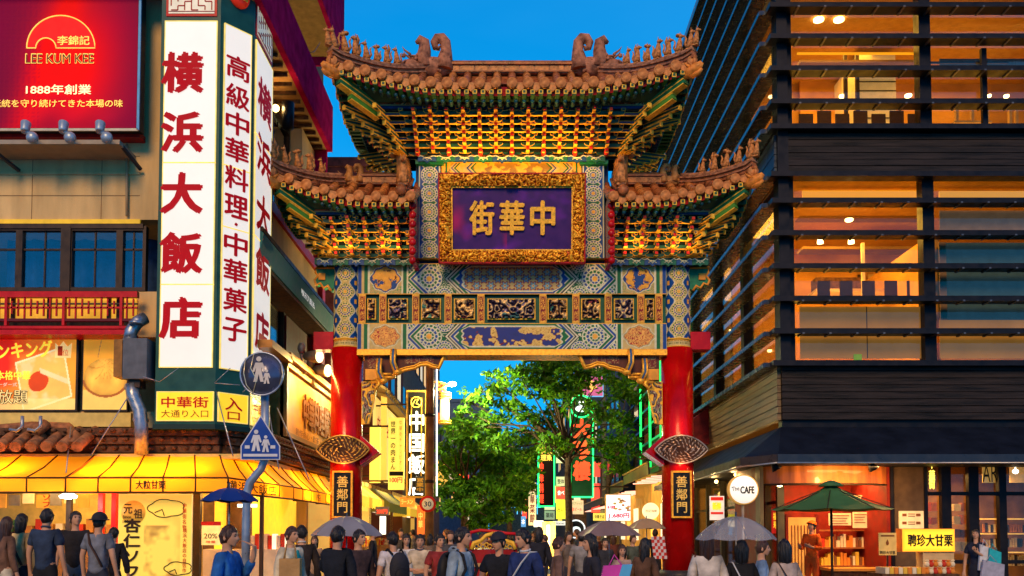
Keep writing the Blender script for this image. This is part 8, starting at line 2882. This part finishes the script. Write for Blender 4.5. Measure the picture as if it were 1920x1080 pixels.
def backpack_mb():
 mb = MB()
 mb.ell((0, .21, 1.20), (.16, .095, .24), 16, 10, 0)
 mb.ell((0, .29, 1.10), (.12, .05, .12), 12, 8, 1)
 for sd_ in (1, -1):
  mb.tube([(sd_ * .09, .17, 1.40), (sd_ * .115, .05, 1.475), (sd_ * .12, -.09, 1.40), (sd_ * .13, -.135, 1.25), (sd_ * .16, -.06, 1.08), (sd_ * .12, .15, 1.02)], .022, 6, 1, flat=.5)
 return mb
# --- queue at the left shop
person('woman with long brown hair and brown top at the far left edge of the queue', 12, 968, 13.2, 150, (.16, .08, .05), (.55, .48, .35), 'long', 'long', HAIRBR, female=True)
person('woman in mustard beige blouse with a dark shoulder strap, second in the queue', 40, 962, 13.6, 165, (.55, .38, .16), (.03, .03, .04), 'long', 'bob', HAIRB, female=True, extra='sling')
person('tall man in navy t-shirt and black trousers seen from behind in the queue', 88, 953, 13.2, 176, (.025, .04, .075), (.015, .015, .018), 'short', 'short', trim=(.03, .05, .09))
person('man in black shirt turning sideways between the navy and grey shirts', 142, 958, 14.2, 20, (.02, .018, .02), (.05, .07, .10), 'short', 'short', turn=25, nod=12)
w1 = person('person in grey t-shirt and dark brimmed hat seen from behind by the banner', 186, 962, 13.0, 172, (.14, .15, .18), (.03, .035, .05), 'short', 'short', hat=((.02, .02, .025), 'brim', 'hat_dark'), extra='sling')
person('person in black standing just left of the yellow banner', 213, 988, 14.6, 185, (.015, .015, .02), (.02, .02, .02), 'long', 'short')
# --- blue jacket and umbrellas
b_ = person('person in a bright blue rain jacket walking past the yellow banner', 428, 984, 9.2, 80, (.02, .12, .38), (.03, .04, .08), 'long', 'short', HAIRBR, pose=('umb', 'down'))
def umbrella(name, label, c, r, h, col, handle=None, n=8, tilt=(0, 0), trans=0., group='umbrellas held by passers by'):
 u = thing(name, label, 'umbrella', c, group)
 m = M('umb_' + name + '_%d' % int(c[0] * 100), col, rough=.45, var=.12, scale=3)
 if trans:
  t = m.node_tree
  p_ = t.nodes['Principled BSDF']
  tr_ = t.nodes.new('ShaderNodeBsdfTransparent')
  mx_ = t.nodes.new('ShaderNodeMixShader')
  mx_.inputs[0].default_value = trans
  t.links.new(p_.outputs[0], mx_.inputs[1])
  t.links.new(tr_.outputs[0], mx_.inputs[2])
  t.links.new(mx_.outputs[0], t.nodes['Material Output'].inputs[0])
 T = Matrix.Rotation(tilt[0], 4, 'X') @ Matrix.Rotation(tilt[1], 4, 'Y')
 c = Vector(c)
 q = lambda a, rr_, zz_: c + (T @ Vector((cos(a) * rr_, sin(a) * rr_, zz_)))
 for k in range(n):
  a0, a1 = 2 * pi * k / n, 2 * pi * (k + 1) / n
  def g_(s_, v, a0=a0, a1=a1):
   a = a0 + (a1 - a0) * s_
   k2 = 1 - .06 * sin(pi * s_)
   return tuple(q(a, r * v * k2, h * (1 - v ** 2.0) - .02 * sin(pi * s_) * v))
  build('canopy_panel', MB().grid(g_, 4, 6), m, u)
 mb = MB()
 for k in range(n):
  a = 2 * pi * k / n
  mb.tube([q(a, r * v, h * (1 - v ** 2) - .006) for v in (0, .3, .6, .85, 1.)], .005, 4)
 mb.tube([q(0, 0, h + .05), q(0, 0, -.75)], .009, 6)
 build('ribs_and_shaft', mb, M('umb_metal', (.2, .2, .2), rough=.3, metal=.8), u)
 build('handle', MB().tube([q(0, 0, -.72), q(0, 0, -.84), q(0, .03, -.87), q(0, .06, -.84)], .016, 7), M('umb_handle', (.03, .02, .02), rough=.4), u)
 return u
umbrella('blue_umbrella', 'dark blue umbrella held above the person in the blue rain jacket', P(430, 938, 9.4), .30, .13, (.008, .03, .16))
umbrella('grey_umbrella', 'pale grey umbrella in front of the left gate column', P(650, 1003, 12.6), .50, .26, (.22, .21, .22))
umbrella('mauve_umbrella', 'wide mauve grey umbrella with shallow dome right of the tree trunk', P(1142, 1003, 14.5), .50, .23, (.20, .13, .12))
umbrella('tan_umbrella', 'tan umbrella partly hidden behind the mauve one near the lantern sign', P(1212, 990, 17), .36, .18, (.36, .22, .11))
umbrella('clear_umbrella', 'whitish see-through umbrella before the round cafe sign', P(1380, 1010, 9.8), .44, .24, (.50, .48, .48), trans=.6)
# --- left of centre
p7 = person('person in cream jacket over a teal shirt walking with a tan bag', 546, 986, 12.0, 60, (.60, .52, .36), (.25, .22, .2), 'long', 'short', HAIRBR)
build_t = MB().ell((.0, -.125, 1.2), (.055, .03, .22), 10, 8)
o = lmesh('teal_shirt_front', build_t, M('teal_cloth', (.01, .22, .24), rough=.8), p7)
person('man in dark suit with white collar turned away near the left column', 566, 984, 13.5, 200, (.03, .022, .02), (.03, .03, .03), 'long', 'short', trim=(.6, .55, .5))
tb = MB().box(-.16, .16, -.06, .06, .62, 1.0).tube([(-.1, 0, 1.0), (-.08, 0, 1.2), (.08, 0, 1.2), (.1, 0, 1.0)], .012, 6)
t_ = thing('tote_bag', 'tan tote bag hanging beside the cream jacket', 'bag', (P(560, 1060, 11.6).x, 11.6, 1.0))
build('bag_body', MB().box(P(556, 1, 11.6).x - .13, P(556, 1, 11.6).x + .13, 11.55, 11.68, .75, 1.18), M('tan_leather', (.42, .24, .09), rough=.6, var=.2, bump=.3), t_)
build('bag_handle', MB().tube([(P(556, 1, 11.6).x - .08, 11.6, 1.17), (P(556, 1, 11.6).x - .05, 11.6, 1.36), (P(556, 1, 11.6).x + .05, 11.6, 1.36), (P(556, 1, 11.6).x + .08, 11.6, 1.17)], .012, 6), M('tan_leather'), t_)
person('small person with bushy brown hair far behind the cream jacket', 590, 1003, 18, 10, (.30, .18, .10), (.05, .04, .04), 'long', 'bob', HAIRBR, female=True)
person('person in a long black coat under the pale grey umbrella', 633, 985, 10.6, 160, (.012, .014, .02), (.012, .012, .016), 'long', 'short', pose=('umb', 'down'))
person('person in dark brown jacket just right of the grey umbrella', 672, 992, 12.2, 40, (.05, .03, .03), (.03, .03, .03), 'long', 'short', turn=20)
pw = person('man in white shirt with a large dark backpack seen half from behind', 737, 996, 12.4, 215, (.58, .54, .55), (.03, .03, .035), 'short', 'short')
carried('backpack', 'large dark grey backpack worn over the white shirt', 'backpack', pw, backpack_mb(), [M('bag_dark', (.025, .025, .032), rough=.7, var=.2, bump=.3), M('bag_darker', (.012, .012, .015), rough=.7)])
person('young woman with white top between the backpack and the man with crossed arms', 762, 1000, 15.5, 15, (.6, .56, .5), (.05, .05, .06), 'short', 'bob', female=True)
p9 = person('older man in beige short sleeved shirt with crossed arms looking at the camera', 788, 1001, 14.2, 4, (.50, .42, .30), (.22, .15, .09), 'short', 'short', pose=('folded', 'folded'), trim=(.05, .06, .10))
person('person in dark red top behind the hooded man', 824, 1000, 13.6, 30, (.25, .03, .03), (.03, .03, .04), 'short', 'short')
p13 = person('young man in pale blue grey hooded sweatshirt turned to the right', 866, 987, 10.2, 62, (.26, .33, .38), (.05, .06, .08), 'long', 'short', turn=8)
carried('backpack', 'black backpack on the back of the hooded sweatshirt', 'backpack', p13, backpack_mb(), [M('bag_black', (.012, .012, .014), rough=.6, var=.2), M('bag_darker')])
lmesh('hood', MB().tube([(-.10, .0, 1.44), (-.09, .09, 1.46), (0, .13, 1.47), (.09, .09, 1.46), (.10, .0, 1.44)], .04, 9), bpy.data.materials['cloth_%d' % NPPL[0]], p13)
p14 = person('young man in black shirt and dark flat hat with folded arms', 936, 999, 10.8, -18, (.012, .014, .02), (.02, .02, .03), 'short', 'short', pose=('folded', 'folded'), hat=((.02, .02, .03), 'cap', 'cap_dark'), turn=-20)
p15 = person('man in navy jacket with a thin strap gazing up to the left', 984, 990, 10.2, -42, (.02, .035, .12), (.03, .04, .07), 'long', 'short', turn=-15, nod=-8, extra='slingw', trim=(.55, .55, .55))
# --- right of centre
person('person in brown jacket walking past the tree trunk', 1046, 1006, 12.5, 95, (.16, .09, .07), (.05, .04, .04), 'long', 'short', HAIRBR)
person('woman in dark coat with long black hair walking to the left', 1108, 1000, 10.6, -75, (.025, .025, .035), (.05, .06, .12), 'long', 'long', HAIRB, female=True)
person('woman facing the camera behind the coloured shopping bag', 1166, 1020, 14, 5, (.32, .22, .18), (.06, .05, .05), 'long', 'bob', HAIRBR, female=True)
person('man in dark suit deep behind the mauve umbrella', 1134, 1008, 19, 10, (.03, .03, .035), (.03, .03, .035), 'long', 'short')
person('person with dark hair and orange brown coat beside the right gate column', 1208, 1008, 12.2, 150, (.10, .05, .03), (.03, .02, .02), 'long', 'long', HAIRB, female=True)
sb = thing('shopping_bag', 'pink and blue shopping bag carried low in the middle of the crowd', 'bag', P(1152, 1078, 10.0))
c = P(1152, 1078, 10.0)
build('bag_body', MB().prism([(c.x - .17, 9.95, c.z - .15), (c.x + .13, 9.95, c.z - .15), (c.x + .19, 9.95, c.z + .12), (c.x - .12, 9.95, c.z + .10)], (0, .1, 0), 0).prism([(c.x + .0, 9.94, c.z - .15), (c.x + .13, 9.94, c.z - .15), (c.x + .19, 9.94, c.z + .12), (c.x + .08, 9.94, c.z + .115)], (0, .01, 0), 1), [M('bag_pink', (.55, .05, .35), rough=.5), M('bag_blue', (.08, .35, .6), rough=.5)], sb)
build('bag_handle', MB().tube([(c.x - .06, 10, c.z + .1), (c.x, 10, c.z + .22), (c.x + .08, 10, c.z + .11)], .008, 5), M('bag_pink'), sb)
ck = thing('checked_shawl', 'red and white checked cloth hanging beside the right gate column', 'cloth', P(1232, 1045, 13))
for r_ in range(7):
 for q_ in range(5):
  c = P(1221 + q_ * 5 + r_ * .8, 1006 + r_ * 6, 13)
  build('check_square', MB().box(c.x, c.x + .038, 13.0, 13.02, c.z - .045, c.z), M('check_red', (.5, .03, .02)) if (r_ + q_) % 2 else M('check_white', (.6, .5, .45)), ck)
p22 = person('woman in cream blouse with brown shoulder length hair seen from behind', 1326, 994, 9.8, 178, (.50, .44, .38), (.10, .08, .08), 'long', 'long', HAIRBR, female=True)
hb = MB().ell((.27, -.02, 1.0), (.06, .11, .16), 12, 8).tube([(.24, -.06, 1.12), (.17, -.04, 1.46), (.15, .04, 1.46), (.25, .04, 1.12)], .012, 6)
carried('handbag', 'dark brown handbag on the arm of the cream blouse', 'handbag', p22, hb, M('brown_leather', (.10, .03, .02), rough=.4, var=.2))
person('woman in black top with a white strap seen from behind beneath the cafe sign', 1390, 1011, 9.8, 175, (.012, .012, .014), (.03, .03, .03), 'long', 'bob', HAIRB, female=True, extra='slingw')
person('person in a light blue raincoat walking behind the two dark haired women', 1428, 1012, 11.5, 80, (.16, .26, .42), (.1, .1, .12), 'long', 'short', HAIRBR)
person('woman in beige coat with dark diagonal strap seen from behind before the parasol', 1471, 1010, 9.8, 190, (.38, .30, .26), (.04, .04, .05), 'long', 'bob', HAIRB, female=True, extra='sling')
pv = person('vendor in orange uniform and orange cap looking down at the counter', 1521, 977, 20.6, -50, (.75, .11, .01), (.60, .08, .01), 'long', 'short', pose=('hold', 'hold'), hat=((.8, .12, .01), 'cap', 'cap_orange'), nod=20)
pp = person('woman in dark navy dress looking down at her phone beside the window', 1829, 992, 17.0, -35, (.015, .018, .035), (.015, .018, .03), 'short', 'bob', HAIRB, female=True, pose=('phone', 'down'), nod=24, skirt=True)
carried('smartphone', 'smartphone held by the woman in the navy dress', 'phone', pp, MB().box(.0, .07, -.345, -.335, 1.30, 1.43), M('phone_black', (.01, .01, .012), rough=.1))
for i, (px, py, w_, h_, cl, lab) in enumerate(((1850, 1045, .15, .24, (.55, .55, .58), 'white shopping bag on the arm of the woman with the phone'), (1866, 1048, .13, .2, (.02, .38, .42), 'turquoise shopping bag beside the white one'),
(1862, 1072, .24, .22, (.32, .32, .40), 'patterned grey bag hanging lowest below the turquoise one'))):
 c = P(px, py, 16.8 - i * .06)
 g_ = thing('paper_bag', lab, 'bag', c, 'bags carried by the woman with the phone')
 build('bag_body', MB().prism([(c.x - w_, c.y, c.z - h_), (c.x + w_ * .8, c.y, c.z - h_ * 1.05), (c.x + w_ * .9, c.y, c.z + h_ * .6), (c.x - w_ * .7, c.y, c.z + h_)], (0, .05, 0)), M('paper_%d' % i, cl, rough=.6, var=.15, scale=12), g_)
 build('bag_handle', MB().tube([(c.x - w_ * .5, c.y, c.z + h_ * .8), (c.x - .05, c.y, c.z + h_ * 1.4), (c.x + w_ * .3, c.y, c.z + h_ * .8)], .008, 5), M('paper_%d' % i), g_)
# small individual touches: glasses, fringe of pale inner shirts
# --- crowd further in
rg = random.Random(77)
cols = [tuple(q * .6 for q in t) for t in [(.03, .03, .04), (.10, .09, .09), (.22, .16, .12), (.05, .07, .12), (.35, .32, .30), (.16, .05, .04), (.12, .14, .10)]]
cn_ = ['black clad', 'grey clad', 'tan clad', 'slate blue clad', 'pale grey clad', 'dark red clad', 'olive clad']
where = ['just right of the left gate column', 'behind the large backpack', 'between the beige shirt and the red top', 'left behind the hooded man', 'before the red cart at its left', 'at the middle of the red cart', 'behind the man in navy', 'right of the man in navy', 'under the lit pillar lamp', 'in front of the tree trunk', 'under the left edge of the mauve umbrella', 'beside the long haired woman in the dark coat', 'above the coloured shopping bag', 'under the tan umbrella', 'beside the checked cloth', 'close behind the hooded man', 'far back left of the pillar lamp', 'farthest off in mid street', 'far behind under the red banner', 'far back beneath the mauve umbrella']
slots = [(700, 22), (752, 24), (806, 21), (838, 26), (905, 20), (918, 28), (957, 24), (1010, 17), (1022, 23), (1065, 19), (1082, 26), (1090, 17), (1150, 24), (1186, 20), (1228, 25), (845, 18), (1000, 30), (940, 34), (775, 30), (1122, 30)]
for i, (px, Yd) in enumerate(slots):
 hgt = rg.uniform(1.56, 1.76)
 x = (px - 960) / F * Yd
 c_ = cols[i % len(cols)]
 person('%s passer by %s' % (cn_[i % 7], where[i]), 0, 0, 0, rg.choice((0, 180, 90, -90, 30, 160)), c_, (.03, .03, .04), rg.choice(('long', 'short')), rg.choice(('short', 'bob')), rg.choice((HAIRB, HAIRBR)), group='passers by beneath the gate', cheap=True, loc=(x, Yd, hgt))
# --- red carved cart behind the young men
ct = thing('red_festival_cart', 'red carved cart with gilt scrollwork and a thin red top rail behind the young men', 'cart', P(925, 1080, 12.6))
RC = M('cart_red', (.30, .012, .012), rough=.35, var=.2, coat=.3)
cy0 = 12.6
fb('cart_body', 884, 1030, 966, 1090, cy0, .9, RC, ct)
fb('cart_ledge', 880, 1056, 970, 1063, cy0 - .05, 1.0, M('cart_tan', (.45, .26, .10), rough=.5), ct)
mb = MB()
for sx in (-1, 1):
 cc = P(925, 1030, cy0 - .02)
 mb.tube([cc + Vector((sx * .30, 0, 0)), cc + Vector((sx * .27, 0, .09)), cc + Vector((sx * .17, 0, .12)), cc + Vector((sx * .10, 0, .19)), cc + Vector((0, 0, .22))], .028, 7)
 for k in range(5):
  a = cc + Vector((sx * (.05 + k * .045), 0, .04 + .02 * (k % 2)))
  mb.tube([a + Vector((.03 * cos(t), 0, .03 * sin(t))) for t in [j * .8 for j in range(8)]], .009, 5)
 c2 = P(925, 1075, cy0 - .03)
 mb.tube([c2 + Vector((sx * (.05 + .05 * t), 0, .035 * sin(t * 4))) for t in [j * .35 for j in range(9)]], .012, 5)
build('gilt_scrolls', mb, GOLDP, ct, kind='stuff')
mb = MB()
mb.tube([P(876, 1000, cy0), P(900, 994, cy0), P(925, 996, cy0), P(950, 1000, cy0), P(972, 1001, cy0)], .022, 6)
for px in (882, 968):
 mb.tube([P(px, 1000, cy0), P(px, 1035, cy0)], .016, 6)
build('top_rail', mb, REDT, ct)
for sx in (-1, 1):
 build('cart_wheel', MB().lathe([(.30, -.03), (.32, 0), (.30, .03), (.26, 0), (.30, -.03)], (P(925, 1, cy0).x + sx * .15, cy0 + .45, .22), 22, 0, 'y'), M('wheel_black', (.02, .02, .02)), ct)
bpy.data.scenes.remove(TMP)
